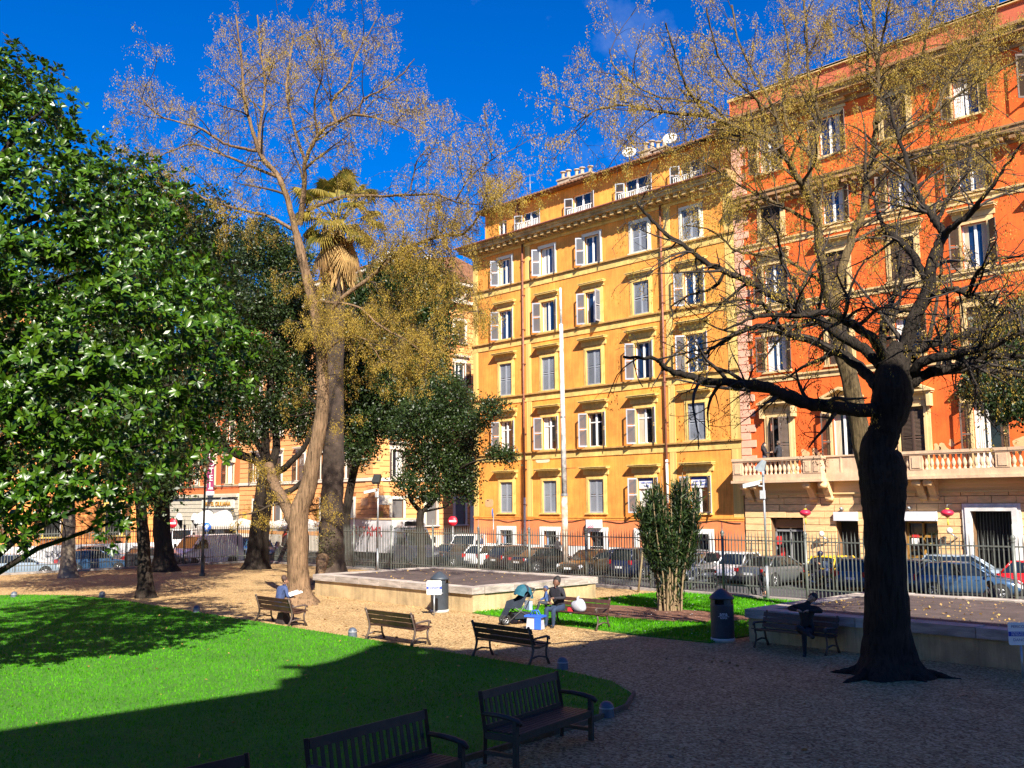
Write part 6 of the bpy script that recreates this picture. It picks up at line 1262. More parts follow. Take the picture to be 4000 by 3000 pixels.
# ================================================================ trees: limbs as [x, y, z, radius], crown clumps as [centre, radii]
TREE = {
 'E': [[[22.11,-27.69,-0.07,0.42],[22.07,-27.73,0.63,0.383],[22.03,-27.77,1.9,0.355],[22.03,-27.77,3.17,0.33],[22.15,-27.65,3.72,0.307],[22.28,-27.51,4.28,0.285],[22.39,-27.4,5.26,0.264],[22.54,-27.24,6.38,0.244],[22.6,-27.18,7.52,0.224],[22.54,-27.24,9.0,0.205],[22.32,-27.47,10.79,0.186],[22.07,-27.74,12.34,0.167],[21.87,-27.95,13.52,0.149]],[[21.87,-27.95,13.52,0.133],[21.78,-28.25,14.66,0.111],[21.63,-28.62,15.67,0.095],[21.27,-29.2,16.52,0.081],[21.17,-29.52,17.49,0.067],[21.1,-29.79,18.43,0.055],[21.1,-30.0,20.25,0.042],[21.07,-30.24,21.7,0.031]],[[21.25,-29.18,16.53,0.082],[20.44,-28.8,17.65,0.064],[19.79,-28.25,19.94,0.051],[18.87,-27.98,21.68,0.039],[17.98,-27.68,23.78,0.027]],[[21.13,-29.31,16.66,0.069],[21.14,-30.05,16.62,0.056],[21.25,-30.67,16.58,0.047],[21.13,-31.55,16.96,0.038],[21.23,-32.21,16.93,0.031],[21.12,-33.07,17.03,0.024],[21.19,-33.74,17.46,0.017]],[[21.37,-28.47,15.77,0.063],[19.95,-29.09,16.52,0.051],[18.71,-29.53,17.16,0.042],[17.4,-30.04,17.76,0.033],[16.09,-30.55,17.62,0.025],[14.87,-30.96,17.42,0.017]],[[21.93,-27.88,13.91,0.114],[22.42,-27.99,15.32,0.093],[22.8,-28.21,16.05,0.077],[23.48,-28.12,16.89,0.063],[24.29,-27.88,17.24,0.051],[25.19,-27.56,17.32,0.039],[26.26,-27.05,16.88,0.028],[27.27,-26.61,16.29,0.017]],[[25.07,-27.47,17.38,0.048],[25.43,-27.47,17.87,0.037],[26.08,-27.14,18.1,0.029],[26.76,-26.79,18.55,0.021],[27.27,-26.62,19.0,0.015]],[[24.11,-27.76,17.33,0.061],[23.56,-27.61,18.3,0.049],[23.57,-26.88,19.3,0.04],[23.31,-26.43,20.44,0.032],[23.29,-25.72,21.81,0.024],[23.04,-25.26,22.59,0.016]],[[22.05,-27.75,16.36,0.07],[21.31,-27.81,17.9,0.054],[20.65,-27.78,19.35,0.042],[20.26,-27.47,20.95,0.031],[19.93,-27.08,22.48,0.02]],[[23.23,-27.97,17.0,0.049],[23.72,-28.42,18.0,0.035],[24.47,-28.59,18.86,0.024],[24.97,-29.03,19.69,0.015]],[[22.49,-27.29,9.92,0.095],[23.43,-27.03,10.96,0.082],[24.55,-26.58,11.6,0.073],[25.6,-26.19,12.32,0.064],[26.46,-26.02,12.57,0.057],[27.51,-25.63,12.76,0.05],[28.38,-25.44,12.67,0.043],[29.05,-25.47,12.9,0.036],[29.74,-25.46,13.43,0.03],[30.46,-25.43,13.64,0.025],[31.26,-25.31,14.02,0.019]],[[27.9,-25.95,12.62,0.035],[28.35,-25.84,11.85,0.027],[28.74,-25.79,11.26,0.021],[29.19,-25.68,10.72,0.016],[29.53,-25.68,9.67,0.011]],[[22.42,-27.37,10.98,0.057],[24.11,-26.86,10.66,0.042],[25.44,-26.72,9.76,0.032],[26.89,-26.47,9.01,0.023],[28.04,-26.53,8.14,0.014]],[[22.12,-27.68,14.5,0.076],[23.71,-27.16,14.73,0.058],[25.55,-26.39,14.5,0.045],[27.25,-25.76,14.29,0.034],[28.42,-25.69,13.74,0.023],[29.6,-25.61,13.4,0.014]],[[26.77,-26.41,14.39,0.029],[27.12,-26.41,15.34,0.019],[27.64,-26.22,15.81,0.012]],[[28.63,-25.9,13.74,0.026],[29.31,-25.92,14.28,0.02],[30.09,-25.82,14.63,0.015],[30.81,-25.79,14.8,0.011]],[[21.8,-28.02,13.72,0.076],[20.82,-28.44,14.34,0.062],[20.05,-28.66,14.65,0.052],[19.01,-29.15,15.03,0.043],[17.99,-29.61,15.42,0.034],[17.08,-29.98,16.01,0.025],[15.95,-30.55,16.59,0.017]],[[22.45,-27.34,8.87,0.044],[23.72,-27.2,9.39,0.03],[24.99,-27.08,9.33,0.02],[26.17,-27.04,8.3,0.012]],[[21.96,-27.85,2.72,0.228],[20.91,-27.51,3.26,0.217],[19.82,-27.2,3.84,0.21],[18.74,-26.88,4.35,0.204],[17.69,-26.54,5.1,0.197]]],
 'H': [[[43.78,-27.37,-0.1,0.44],[43.79,-27.37,0.25,0.419],[43.8,-27.35,0.95,0.408],[43.84,-27.32,1.97,0.403],[43.85,-27.3,3.0,0.397],[43.86,-27.29,3.52,0.434],[43.86,-27.29,3.89,0.472],[43.85,-27.3,4.24,0.456],[43.81,-27.34,4.56,0.355],[43.9,-27.25,4.84,0.323],[43.95,-27.2,5.04,0.313],[44.02,-27.12,5.36,0.366],[44.06,-27.08,5.69,0.392],[44.08,-27.06,5.96,0.382],[44.1,-27.04,6.23,0.323],[44.13,-27.0,6.47,0.254],[44.2,-26.93,6.77,0.138]],[[43.88,-27.27,5.37,0.152],[43.47,-28.13,5.38,0.141],[43.13,-28.93,5.46,0.129],[42.98,-29.52,5.6,0.115],[42.91,-30.04,5.71,0.102],[42.8,-30.58,5.76,0.088],[42.54,-31.3,5.76,0.075],[42.29,-32.0,5.89,0.062],[42.29,-32.44,5.96,0.048],[42.36,-32.79,6.09,0.035],[42.16,-33.44,6.08,0.022]],[[43.86,-27.29,5.86,0.126],[43.5,-27.03,6.19,0.119],[42.98,-26.94,6.63,0.109],[42.31,-27.02,7.03,0.098],[41.6,-27.13,7.34,0.085],[41.04,-27.08,7.54,0.071],[40.39,-27.14,7.47,0.057],[39.7,-27.23,7.14,0.041],[39.01,-27.31,6.87,0.024]],[[43.91,-27.24,6.29,0.119],[43.66,-27.29,6.61,0.115],[43.31,-27.41,6.91,0.11],[42.98,-27.55,7.17,0.104],[42.57,-27.75,7.61,0.097],[42.15,-27.98,7.85,0.091],[41.84,-28.08,8.06,0.083],[41.53,-28.18,8.3,0.076],[41.03,-28.49,8.62,0.068],[40.6,-28.72,8.93,0.06],[40.28,-28.82,9.24,0.052],[39.84,-29.08,9.65,0.043],[39.52,-29.18,10.01,0.035],[39.2,-29.29,10.46,0.026]],[[43.97,-27.18,6.45,0.113],[44.04,-27.65,6.72,0.102],[44.06,-28.17,6.89,0.09],[43.95,-28.84,7.08,0.078],[43.9,-29.42,7.16,0.066],[43.75,-30.13,7.02,0.053],[43.55,-30.89,6.95,0.041],[43.49,-31.5,6.8,0.029],[43.41,-32.12,6.55,0.017]],[[44.22,-26.91,6.23,0.159],[44.31,-26.82,6.78,0.151],[44.47,-26.65,7.37,0.142],[44.67,-26.44,7.89,0.132],[44.73,-26.37,8.41,0.121],[44.87,-26.22,8.89,0.11],[44.95,-26.14,9.09,0.099]],[[44.95,-26.14,9.09,0.093],[44.75,-25.99,9.41,0.085],[44.54,-25.85,9.73,0.074],[44.32,-25.71,10.07,0.062],[44.03,-25.66,11.05,0.05],[43.75,-25.58,12.05,0.036],[43.57,-25.42,12.74,0.022]],[[44.95,-26.14,9.09,0.079],[45.25,-26.4,9.14,0.068],[45.7,-26.52,9.37,0.056],[46.05,-26.73,9.58,0.042],[46.51,-26.82,10.02,0.029],[46.88,-27.01,10.34,0.016]],[[44.67,-26.44,7.86,0.086],[44.88,-26.57,7.75,0.077],[45.23,-26.57,7.8,0.067],[45.54,-26.61,7.63,0.056],[45.85,-26.64,7.45,0.044],[46.15,-26.69,7.24,0.033],[46.53,-26.65,7.06,0.022]],[[44.66,-26.45,8.08,0.086],[44.38,-26.26,8.62,0.079],[44.04,-26.13,9.08,0.07],[43.68,-26.03,9.43,0.059],[43.44,-25.8,9.73,0.048],[43.2,-25.56,10.27,0.036],[42.9,-25.4,11.05,0.022]],[[44.32,-26.81,6.07,0.119],[44.66,-26.93,6.31,0.107],[45.13,-26.92,6.38,0.092],[45.59,-26.92,6.42,0.077],[46.11,-26.85,6.52,0.062],[46.62,-26.81,6.71,0.047],[47.14,-26.73,6.82,0.032]],[[44.36,-26.76,6.44,0.113],[44.31,-26.4,6.63,0.105],[44.4,-25.89,6.83,0.095],[44.62,-25.24,7.02,0.085],[44.83,-24.62,7.2,0.073],[45.07,-23.94,7.45,0.06],[45.42,-23.16,7.82,0.046],[45.74,-22.41,8.2,0.032]],[[44.34,-26.79,5.9,0.113],[44.7,-26.66,6.14,0.102],[45.09,-26.48,6.17,0.089],[45.49,-26.3,6.34,0.076],[45.84,-26.17,6.37,0.062],[46.28,-25.94,6.34,0.048],[46.74,-25.71,6.38,0.033]],[[44.75,-26.79,6.08,0.091],[44.84,-25.87,6.22,0.081],[45.06,-24.79,6.29,0.067],[45.45,-23.55,6.22,0.05],[45.63,-22.52,6.11,0.032]],[[44.07,-27.07,6.28,0.086],[43.72,-26.71,6.86,0.078],[43.56,-26.16,7.57,0.066],[43.51,-25.48,8.12,0.053],[43.38,-24.89,8.63,0.039],[43.1,-24.46,9.39,0.023]],[[45.57,-26.66,7.62,0.051],[45.76,-26.89,7.82,0.043],[45.99,-27.08,8.01,0.034],[46.36,-27.13,8.14,0.025],[46.81,-27.09,8.11,0.016]],[[44.73,-25.94,9.43,0.054],[44.6,-25.01,10.18,0.044],[44.56,-23.98,10.89,0.031],[44.42,-23.06,11.77,0.016]],[[42.47,-27.59,7.65,0.055],[42.64,-28.26,8.1,0.046],[42.76,-28.96,8.4,0.035],[43.02,-29.53,8.8,0.024],[43.15,-30.21,9.05,0.013]],[[41.74,-27.35,7.3,0.05],[41.65,-27.92,7.79,0.04],[41.5,-28.57,7.9,0.027],[41.3,-29.26,7.72,0.015]],[[40.87,-28.26,8.68,0.043],[40.55,-28.36,8.32,0.034],[40.13,-28.57,8.24,0.024],[39.69,-28.78,7.97,0.013]]],
 'I': [[[39.68,-19.2,-0.05,0.271],[39.65,-19.23,1.69,0.265],[39.57,-19.31,3.91,0.26],[39.45,-19.44,5.01,0.256],[39.41,-19.49,5.69,0.252],[39.29,-19.61,6.84,0.248],[39.14,-19.77,7.99,0.245],[39.03,-19.89,8.93,0.241]],[[39.03,-19.89,8.93,0.176],[39.02,-20.35,9.8,0.155],[39.1,-20.71,10.66,0.138],[39.23,-21.01,11.51,0.124],[39.23,-21.46,12.26,0.111],[39.2,-21.94,12.7,0.098],[39.09,-22.51,13.36,0.087],[38.96,-23.09,13.68,0.075],[38.42,-24.1,13.98,0.065],[38.2,-24.79,14.13,0.054],[38.09,-25.35,14.49,0.045],[38.08,-25.8,14.98,0.035],[38.11,-26.21,15.58,0.026],[38.16,-26.62,16.22,0.018]],[[39.0,-19.92,9.25,0.153],[39.18,-19.59,10.44,0.136],[39.42,-19.18,11.63,0.123],[39.6,-18.85,12.37,0.111],[39.65,-18.65,13.39,0.1],[39.76,-18.39,14.16,0.09],[39.81,-18.19,15.2,0.08],[39.87,-17.98,16.24,0.071],[39.8,-17.91,17.66,0.061],[39.75,-17.82,19.26,0.052],[39.69,-17.74,20.36,0.043]],[[38.04,-24.56,14.24,0.048],[37.45,-25.76,14.17,0.038],[37.26,-26.54,14.15,0.031],[37.09,-27.3,14.07,0.024],[36.92,-28.06,13.77,0.018],[36.86,-28.71,13.33,0.012]],[[38.17,-23.7,14.16,0.044],[37.58,-24.03,14.92,0.035],[36.85,-24.51,15.09,0.028],[36.07,-25.04,15.5,0.022],[35.38,-25.47,16.3,0.017],[35.16,-25.42,16.96,0.011]],[[38.86,-20.79,12.49,0.087],[38.7,-20.24,13.86,0.071],[38.65,-19.56,15.19,0.059],[38.21,-19.29,16.92,0.049],[37.96,-18.83,18.71,0.038],[37.68,-18.4,20.4,0.028]],[[39.96,-18.18,16.15,0.06],[39.52,-17.91,16.99,0.049],[39.3,-17.43,18.37,0.04],[38.96,-17.05,19.66,0.033],[38.7,-16.61,21.02,0.026]],[[39.82,-18.03,16.76,0.048],[40.26,-18.4,17.7,0.037],[40.68,-18.78,18.42,0.03],[41.07,-19.19,18.9,0.023]],[[39.99,-18.87,13.98,0.076],[40.83,-18.57,14.49,0.061],[41.67,-18.27,14.96,0.05],[42.65,-17.82,15.65,0.04],[43.6,-17.39,16.09,0.03],[44.33,-17.21,16.44,0.022]],[[39.83,-19.04,13.25,0.065],[40.24,-17.88,14.01,0.054],[40.81,-16.56,14.35,0.046],[41.4,-15.21,14.86,0.039],[42.02,-13.82,15.38,0.032],[42.61,-12.48,15.74,0.026]],[[40.09,-18.77,14.96,0.065],[40.55,-17.56,16.16,0.052],[40.71,-16.67,17.31,0.042],[40.65,-16.0,18.68,0.034],[40.72,-15.2,20.0,0.025]],[[39.27,-21.08,11.49,0.062],[38.38,-21.16,12.14,0.051],[37.43,-21.28,12.81,0.042],[36.51,-21.38,13.5,0.034],[35.67,-21.39,14.22,0.027],[34.76,-21.48,14.78,0.019]],[[38.93,-21.45,12.88,0.051],[38.55,-22.33,13.39,0.042],[38.34,-23.04,13.73,0.035],[37.88,-24.01,13.77,0.029],[37.57,-24.81,13.5,0.023],[37.28,-25.61,13.09,0.018],[36.99,-26.39,12.68,0.013]],[[38.9,-22.2,13.48,0.061],[38.67,-22.01,14.53,0.05],[38.27,-21.99,15.6,0.042],[37.81,-22.04,16.54,0.035],[37.4,-22.04,17.67,0.027],[37.15,-21.87,18.82,0.021]],[[38.88,-22.95,13.74,0.049],[38.98,-23.57,14.61,0.038],[38.73,-24.56,15.22,0.029],[38.75,-25.26,15.95,0.022],[38.92,-25.81,16.64,0.015]],[[38.86,-20.06,9.87,0.059],[38.53,-20.99,10.41,0.047],[38.14,-21.99,10.63,0.038],[37.74,-22.98,10.69,0.03],[37.48,-23.84,11.19,0.023],[37.22,-24.69,11.23,0.016]],[[38.7,-20.24,13.86,0.053],[37.85,-20.04,15.13,0.043],[37.38,-19.45,16.63,0.036],[37.14,-18.61,18.19,0.029],[36.67,-18.02,20.02,0.023]],[[41.75,-18.47,14.88,0.045],[41.95,-17.9,15.86,0.037],[42.31,-17.16,16.85,0.031],[42.68,-16.4,17.79,0.026],[42.86,-15.85,18.92,0.021]]],
 'D': [[[2.86,-18.78,-0.09,0.586],[2.94,-18.7,1.44,0.555],[3.0,-18.63,2.58,0.532],[3.1,-18.52,3.87,0.511],[3.23,-18.38,5.45,0.492]],[[3.23,-18.38,5.45,0.303],[3.01,-19.04,6.09,0.265],[2.54,-19.94,6.39,0.238],[2.37,-20.54,6.8,0.213],[2.26,-21.06,7.57,0.19],[2.23,-21.52,8.16,0.168],[2.2,-21.96,8.71,0.147],[2.19,-22.39,9.64,0.128]],[[3.23,-18.38,5.45,0.246],[2.54,-18.39,6.6,0.198],[1.78,-18.46,7.38,0.162],[0.83,-18.74,8.13,0.129],[-0.13,-19.02,9.16,0.098]],[[3.16,-18.46,6.03,0.284],[3.07,-18.55,8.16,0.244],[3.17,-18.45,9.24,0.214],[3.3,-18.31,10.71,0.188],[3.46,-18.14,12.46,0.163],[3.41,-18.2,15.64,0.139],[3.35,-18.26,17.92,0.116],[3.43,-18.18,19.75,0.095]],[[3.32,-18.29,5.59,0.265],[3.21,-17.83,6.85,0.219],[2.71,-17.77,9.02,0.186],[2.63,-17.28,11.31,0.155],[2.35,-16.99,13.66,0.126],[2.28,-16.48,16.07,0.098]],[[3.38,-18.23,5.3,0.246],[4.01,-17.85,5.57,0.203],[4.54,-17.59,6.01,0.172],[5.14,-17.24,6.67,0.144],[5.59,-17.06,7.55,0.118],[6.2,-16.72,8.82,0.093]],[[3.5,-18.1,3.72,0.246],[3.6,-17.52,4.15,0.192],[3.8,-16.81,4.58,0.152],[4.21,-15.9,5.32,0.115]]],
 'G': [[[11.61,-13.91,0.06,0.234],[11.59,-13.94,1.48,0.217],[11.54,-13.99,2.56,0.204],[11.58,-13.94,3.1,0.193]],[[11.58,-13.94,3.1,0.124],[11.4,-14.43,3.64,0.101],[11.44,-14.68,4.32,0.084],[11.75,-14.64,5.12,0.068],[12.03,-14.64,6.33,0.054],[12.32,-14.62,7.81,0.041]],[[11.58,-13.94,3.1,0.138],[12.01,-13.49,3.64,0.113],[12.43,-13.05,4.45,0.095],[12.76,-12.7,5.4,0.078],[13.05,-12.4,6.49,0.063],[13.24,-12.19,7.87,0.048]],[[12.43,-13.05,4.45,0.083],[13.62,-12.88,5.37,0.064],[14.83,-12.7,5.73,0.05],[16.21,-12.34,5.82,0.037],[17.21,-12.37,5.85,0.026]],[[12.76,-12.7,5.4,0.083],[14.18,-12.66,6.84,0.059],[15.49,-12.73,7.83,0.041],[16.77,-12.83,8.39,0.026]]],
 'G2': [[[2.21,-12.19,-0.18,0.317],[2.09,-12.32,2.3,0.278],[2.28,-12.12,4.64,0.248],[2.6,-11.79,6.52,0.222],[3.02,-11.34,8.58,0.198],[3.34,-11.01,10.98,0.174]],[[2.55,-11.85,6.21,0.174],[3.22,-11.86,7.28,0.137],[4.28,-11.47,8.65,0.109],[5.53,-10.88,10.15,0.084],[6.78,-10.28,11.49,0.061]],[[3.02,-11.34,8.58,0.143],[2.29,-11.63,11.03,0.11],[1.77,-11.69,13.52,0.086],[1.92,-11.05,16.06,0.064]],[[3.34,-11.01,10.98,0.127],[4.59,-10.17,12.85,0.093],[5.73,-9.46,14.88,0.069],[6.64,-8.98,16.42,0.047]]],
 'A': [[[15.39,-30.42,-0.05,0.283],[15.34,-30.47,0.83,0.259],[15.28,-30.53,1.81,0.241],[15.21,-30.6,2.8,0.225],[15.13,-30.69,3.8,0.21],[15.04,-30.79,5.3,0.196],[15.03,-30.79,6.82,0.182]]],
 'B': [[[0.81,-23.12,-0.03,0.566],[0.73,-23.2,1.13,0.499],[0.62,-23.31,2.51,0.449],[0.62,-23.31,3.91,0.404],[0.83,-23.09,5.3,0.362],[1.08,-22.83,7.42,0.322],[1.11,-22.8,10.28,0.283]],[[0.77,-23.16,3.9,0.354],[1.61,-23.0,5.01,0.263],[2.21,-23.09,5.96,0.197],[2.8,-23.2,7.31,0.138]]],
 'C': [[[1.33,-28.38,-0.06,0.354],[1.27,-28.44,1.34,0.329],[1.26,-28.45,2.63,0.31],[1.2,-28.52,3.92,0.293],[1.09,-28.63,5.87,0.277],[0.9,-28.84,8.5,0.262]]],
 'palm': [[[10.46,-18.76,-0.2,0.63],[10.46,-18.76,1.23,0.596],[10.43,-18.79,3.16,0.572],[10.46,-18.75,5.75,0.55],[10.43,-18.79,9.71,0.529],[10.45,-18.77,13.06,0.509],[10.46,-18.75,15.79,0.49],[10.51,-18.71,17.44,0.472]]],
 'root': [[[14.0,-21.56,1.09,0.299],[14.63,-22.11,0.45,0.215],[15.14,-22.79,-0.16,0.155],[15.73,-23.38,-0.42,0.102]]],
}
BLOB = {
 'magnolia': [[28.94,-40.17,13.74,0.76,1.02,0.7],[30.05,-39.62,12.66,0.63,0.85,0.63],[30.38,-39.28,11.49,0.57,0.77,0.63],[28.63,-40.49,12.92,1.34,1.8,1.51],[30.1,-40.2,11.7,1.28,1.73,1.12],[30.71,-40.8,9.89,1.77,2.39,1.23],[30.1,-39.57,10.03,1.37,1.85,1.08],[30.63,-38.39,10.33,1.28,1.72,1.1],[30.0,-37.18,11.17,1.04,1.41,0.8],[31.86,-39.59,8.4,1.77,2.39,1.02],[30.81,-37.57,9.27,1.42,1.92,1.12],[31.0,-36.75,8.37,1.15,1.55,0.96],[32.01,-36.3,7.35,1.01,1.36,0.77],[32.33,-38.47,7.08,1.81,2.44,1.04],[31.87,-40.2,6.84,1.36,1.84,1.15],[32.28,-37.27,6.23,1.48,2.0,0.68],[32.53,-39.13,5.52,1.75,2.37,0.85],[32.18,-40.5,5.16,1.23,1.66,0.92],[32.52,-39.38,4.29,1.42,1.92,0.69],[32.35,-37.82,4.88,1.12,1.51,0.61],[32.48,-40.43,3.77,0.97,1.31,0.66],[32.58,-40.7,3.03,0.5,0.68,0.35],[32.52,-38.89,3.61,0.64,0.87,0.32],[32.72,-38.68,3.19,0.32,0.43,0.43],[32.57,-39.47,3.41,0.47,0.64,0.31],[30.61,-42.15,9.2,1.7,2.29,1.7],[31.15,-42.21,6.46,1.76,2.37,1.66],[31.92,-42.02,4.17,1.28,1.72,0.98],[29.63,-41.94,12.03,1.39,1.88,1.39]],
 'A': [[14.73,-31.69,16.0,1.7,2.89,1.8],[14.78,-30.18,14.79,1.95,3.31,1.74],[15.69,-29.23,13.16,1.64,2.79,1.64],[15.99,-30.37,10.85,1.9,3.23,1.8],[16.2,-31.59,8.18,2.14,3.64,2.24],[18.04,-31.11,5.94,1.23,2.1,1.61],[18.54,-32.04,4.41,1.01,1.72,1.11],[12.35,-31.3,13.99,1.68,2.86,2.1],[14.83,-28.68,15.73,1.26,2.15,1.16],[13.9,-32.57,8.32,2.2,3.74,2.6],[11.71,-33.42,11.08,2.46,4.19,2.87],[13.77,-32.7,5.5,2.0,3.4,1.4],[11.43,-33.72,6.91,2.26,3.84,2.05]],
 'B': [[1.3,-23.33,5.99,1.68,1.68,1.96],[0.66,-22.55,8.89,1.86,1.86,2.14],[0.75,-23.9,4.6,1.12,1.12,1.4]],
 'D': [[-0.41,-20.77,18.21,1.18,1.18,1.33],[0.84,-19.45,18.19,1.63,1.63,1.78],[2.88,-18.75,18.23,1.6,1.6,1.89],[3.15,-17.02,17.24,1.48,1.48,1.92],[1.6,-20.1,15.21,1.89,1.89,1.6],[3.24,-18.38,14.89,1.89,1.89,1.89],[3.6,-16.54,13.85,1.63,1.63,1.78],[2.28,-20.84,12.21,1.71,1.71,1.71],[2.78,-18.86,11.9,1.75,1.75,1.6],[3.33,-16.83,11.28,1.63,1.63,1.78],[2.63,-20.47,9.44,1.71,1.71,1.29],[3.33,-18.28,8.8,1.31,1.31,1.31],[3.77,-16.37,8.73,1.18,1.18,1.63],[1.54,-21.62,9.46,1.0,1.0,1.0],[3.26,-19.81,7.42,0.86,0.86,0.71],[2.08,-21.05,7.15,0.71,0.71,0.71]],
 'G2': [[2.75,-11.63,16.18,2.06,2.06,2.06],[4.3,-10.0,17.15,2.38,2.38,1.9],[6.53,-9.1,16.75,1.71,1.71,1.87],[2.55,-11.84,13.25,1.9,1.9,2.06],[4.5,-10.51,13.95,2.36,2.36,2.04],[6.42,-9.21,14.01,1.87,1.87,2.03],[2.57,-11.82,10.67,1.58,1.58,1.74],[4.29,-10.73,11.07,2.2,2.2,1.73],[6.21,-9.44,11.15,2.03,2.03,1.71],[2.8,-11.58,8.58,1.9,1.9,1.43],[4.74,-10.26,8.68,2.36,2.36,1.26],[3.43,-12.37,6.78,1.25,1.25,0.94]],
 'G': [[12.48,-13.0,9.13,1.65,1.65,1.38],[12.32,-14.62,7.94,1.49,1.49,1.49],[12.86,-12.6,7.18,1.51,1.51,1.51],[11.82,-13.7,5.96,1.51,1.51,1.1],[13.05,-12.4,5.39,1.1,1.1,1.24],[11.86,-15.1,4.71,0.81,0.81,0.68],[12.29,-13.2,4.45,1.1,1.1,0.83],[16.51,-13.11,8.39,0.78,0.78,0.52],[16.67,-12.94,6.05,0.78,0.78,0.39],[15.22,-13.02,7.83,0.79,0.79,0.66],[11.54,-13.99,3.91,0.69,0.69,0.41],[17.03,-12.56,5.78,0.39,0.39,0.32],[13.33,-12.11,4.16,0.55,0.55,0.69]],
 'C': [[-1.18,-28.84,10.02,2.97,2.97,3.24],[-1.14,-27.35,12.24,2.75,2.75,3.03],[-4.18,-29.1,13.88,2.81,2.81,3.09]],
 'K': [[41.79,-11.16,9.1,1.8,1.8,1.2],[41.35,-13.09,7.92,1.25,1.25,0.91],[41.83,-11.12,7.52,1.97,1.97,1.29],[41.26,-13.9,6.94,0.98,0.98,0.65],[41.63,-12.79,6.65,1.08,1.08,0.58],[40.82,-14.37,7.11,0.57,0.57,0.41],[41.43,-13.73,6.28,0.33,0.33,0.33],[41.48,-11.49,9.99,0.51,0.51,0.43]],
}
def tubes_np(branches, sides):
    """many tapered tubes at once; branches = list of (k,4) arrays with the same or different k"""
    Vs, Fs, off = [], [], 0
    byk = {}
    for b in branches: byk.setdefault(len(b), []).append(b)
    for k, bl in byk.items():
        A = np.array(bl, float); P = A[:,:,:3]; r = A[:,:,3]; n = len(A)
        T = np.gradient(P, axis=1); T /= np.linalg.norm(T, axis=2, keepdims=True)+1e-9
        ref = np.where(np.abs(T[:,:1,2:]) > .85, np.array([1.,0,0]), np.array([0,0,1.])); ref = np.broadcast_to(ref, T.shape)
        a = np.cross(T, ref); a /= np.linalg.norm(a, axis=2, keepdims=True)+1e-9; b = np.cross(T, a)
        th = np.linspace(0, 2*np.pi, sides, endpoint=False)
        V = P[:,:,None,:] + (a[:,:,None,:]*np.cos(th)[None,None,:,None] + b[:,:,None,:]*np.sin(th)[None,None,:,None])*r[:,:,None,None]
        idx = np.arange(n*k*sides).reshape(n, k, sides) + off
        i0, i1 = idx[:,:-1,:], idx[:,1:,:]
        F = np.stack([i0, np.roll(i0,-1,2), np.roll(i1,-1,2), i1], -1).reshape(-1,4)
        Vs.append(V.reshape(-1,3)); Fs.append(F); off += n*k*sides
    return np.concatenate(Vs), np.concatenate(Fs)
def smooth_path(b, sub=4, jit=0.0):
    """Catmull-Rom refinement of a limb, with a little wander"""
    P = np.array(b, float); Q = np.vstack([2*P[0]-P[1], P, 2*P[-1]-P[-2]]); out = []
    for i in range(1, len(Q)-2):
        for t in np.linspace(0, 1, sub, endpoint=False):
            p0, p1, p2, p3 = Q[i-1], Q[i], Q[i+1], Q[i+2]
            out.append(.5*((2*p1)+(-p0+p2)*t+(2*p0-5*p1+4*p2-p3)*t*t+(-p0+3*p1-3*p2+p3)*t**3))
    out.append(P[-1]); out = np.array(out); out[:,3] = np.clip(out[:,3], .006, None)
    if jit: out[1:-1,:3] += rng.normal(0, jit, (len(out)-2, 3))
    return out
def grow(parents, per_m, len_rng, r_ratio, rmin, t0=.25, up=.25, spread=.9, k=6, wander=.18, droop=0.0, rmax=9):
    """child branches sprouting along parent limbs"""
    out = []
    for b in parents:
        seg = np.linalg.norm(np.diff(b[:,:3], axis=0), axis=1); L_ = seg.sum()
        n = rng.poisson(per_m*L_*(1-t0)) 
        if n == 0: continue
        cum = np.concatenate([[0], np.cumsum(seg)])/max(L_, 1e-6)
        for t in rng.uniform(t0, 1.0, n):
            i = min(np.searchsorted(cum, t), len(b)-1); i = max(i, 1)
            f = (t-cum[i-1])/max(cum[i]-cum[i-1], 1e-6); p = b[i-1]+(b[i]-b[i-1])*f
            d = b[i,:3]-b[i-1,:3]; d = d/(np.linalg.norm(d)+1e-9)
            v = rng.normal(0, 1, 3); v -= d*(v@d); v /= np.linalg.norm(v)+1e-9
            d = d*rng.uniform(.25, .8)+v*spread+np.array([0,0,up]); d /= np.linalg.norm(d)
            ln = rng.uniform(*len_rng)*(1.1-.5*t); r0 = max(min(p[3]*r_ratio, rmax), rmin); q = p[:3].copy(); c = [[*q, r0]]
            w = rng.normal(0, wander, 3)
            for s in range(1, k):
                w = .6*w+rng.normal(0, wander, 3); d = d+w*.55+np.array([0,0,-droop*s/k]); d /= np.linalg.norm(d); q = q+d*ln/(k-1)
                c.append([*q, max(r0*(1-s/(k-1)*.75), rmin*.6)])
            out.append(np.array(c))
    return out
def leaf_quads(C, N, size, aspect=.45, fold=.25):
    """leaf shaped double quads at C, pointing along N; returns V, F (2 quads each)"""
    n = len(C); N = N/(np.linalg.norm(N, axis=1, keepdims=True)+1e-9)
    v = rng.normal(0, 1, (n,3)); a = np.cross(N, v); a /= np.linalg.norm(a, axis=1, keepdims=True)+1e-9; b = np.cross(N, a)
    s = size[:,None]; w = s*aspect
    tip = C+N*s; mid = C+N*s*.52
    V = np.stack([C, mid+a*w*.5+b*w*fold, tip, mid-a*w*.5+b*w*fold, mid-b*w*.06], 1)
    base = (np.arange(n)*5)[:,None]
    F = np.concatenate([base+np.array([[0,1,2,4]]), base+np.array([[0,4,2,3]])], 1).reshape(-1,4)
    return V.reshape(-1,3), F
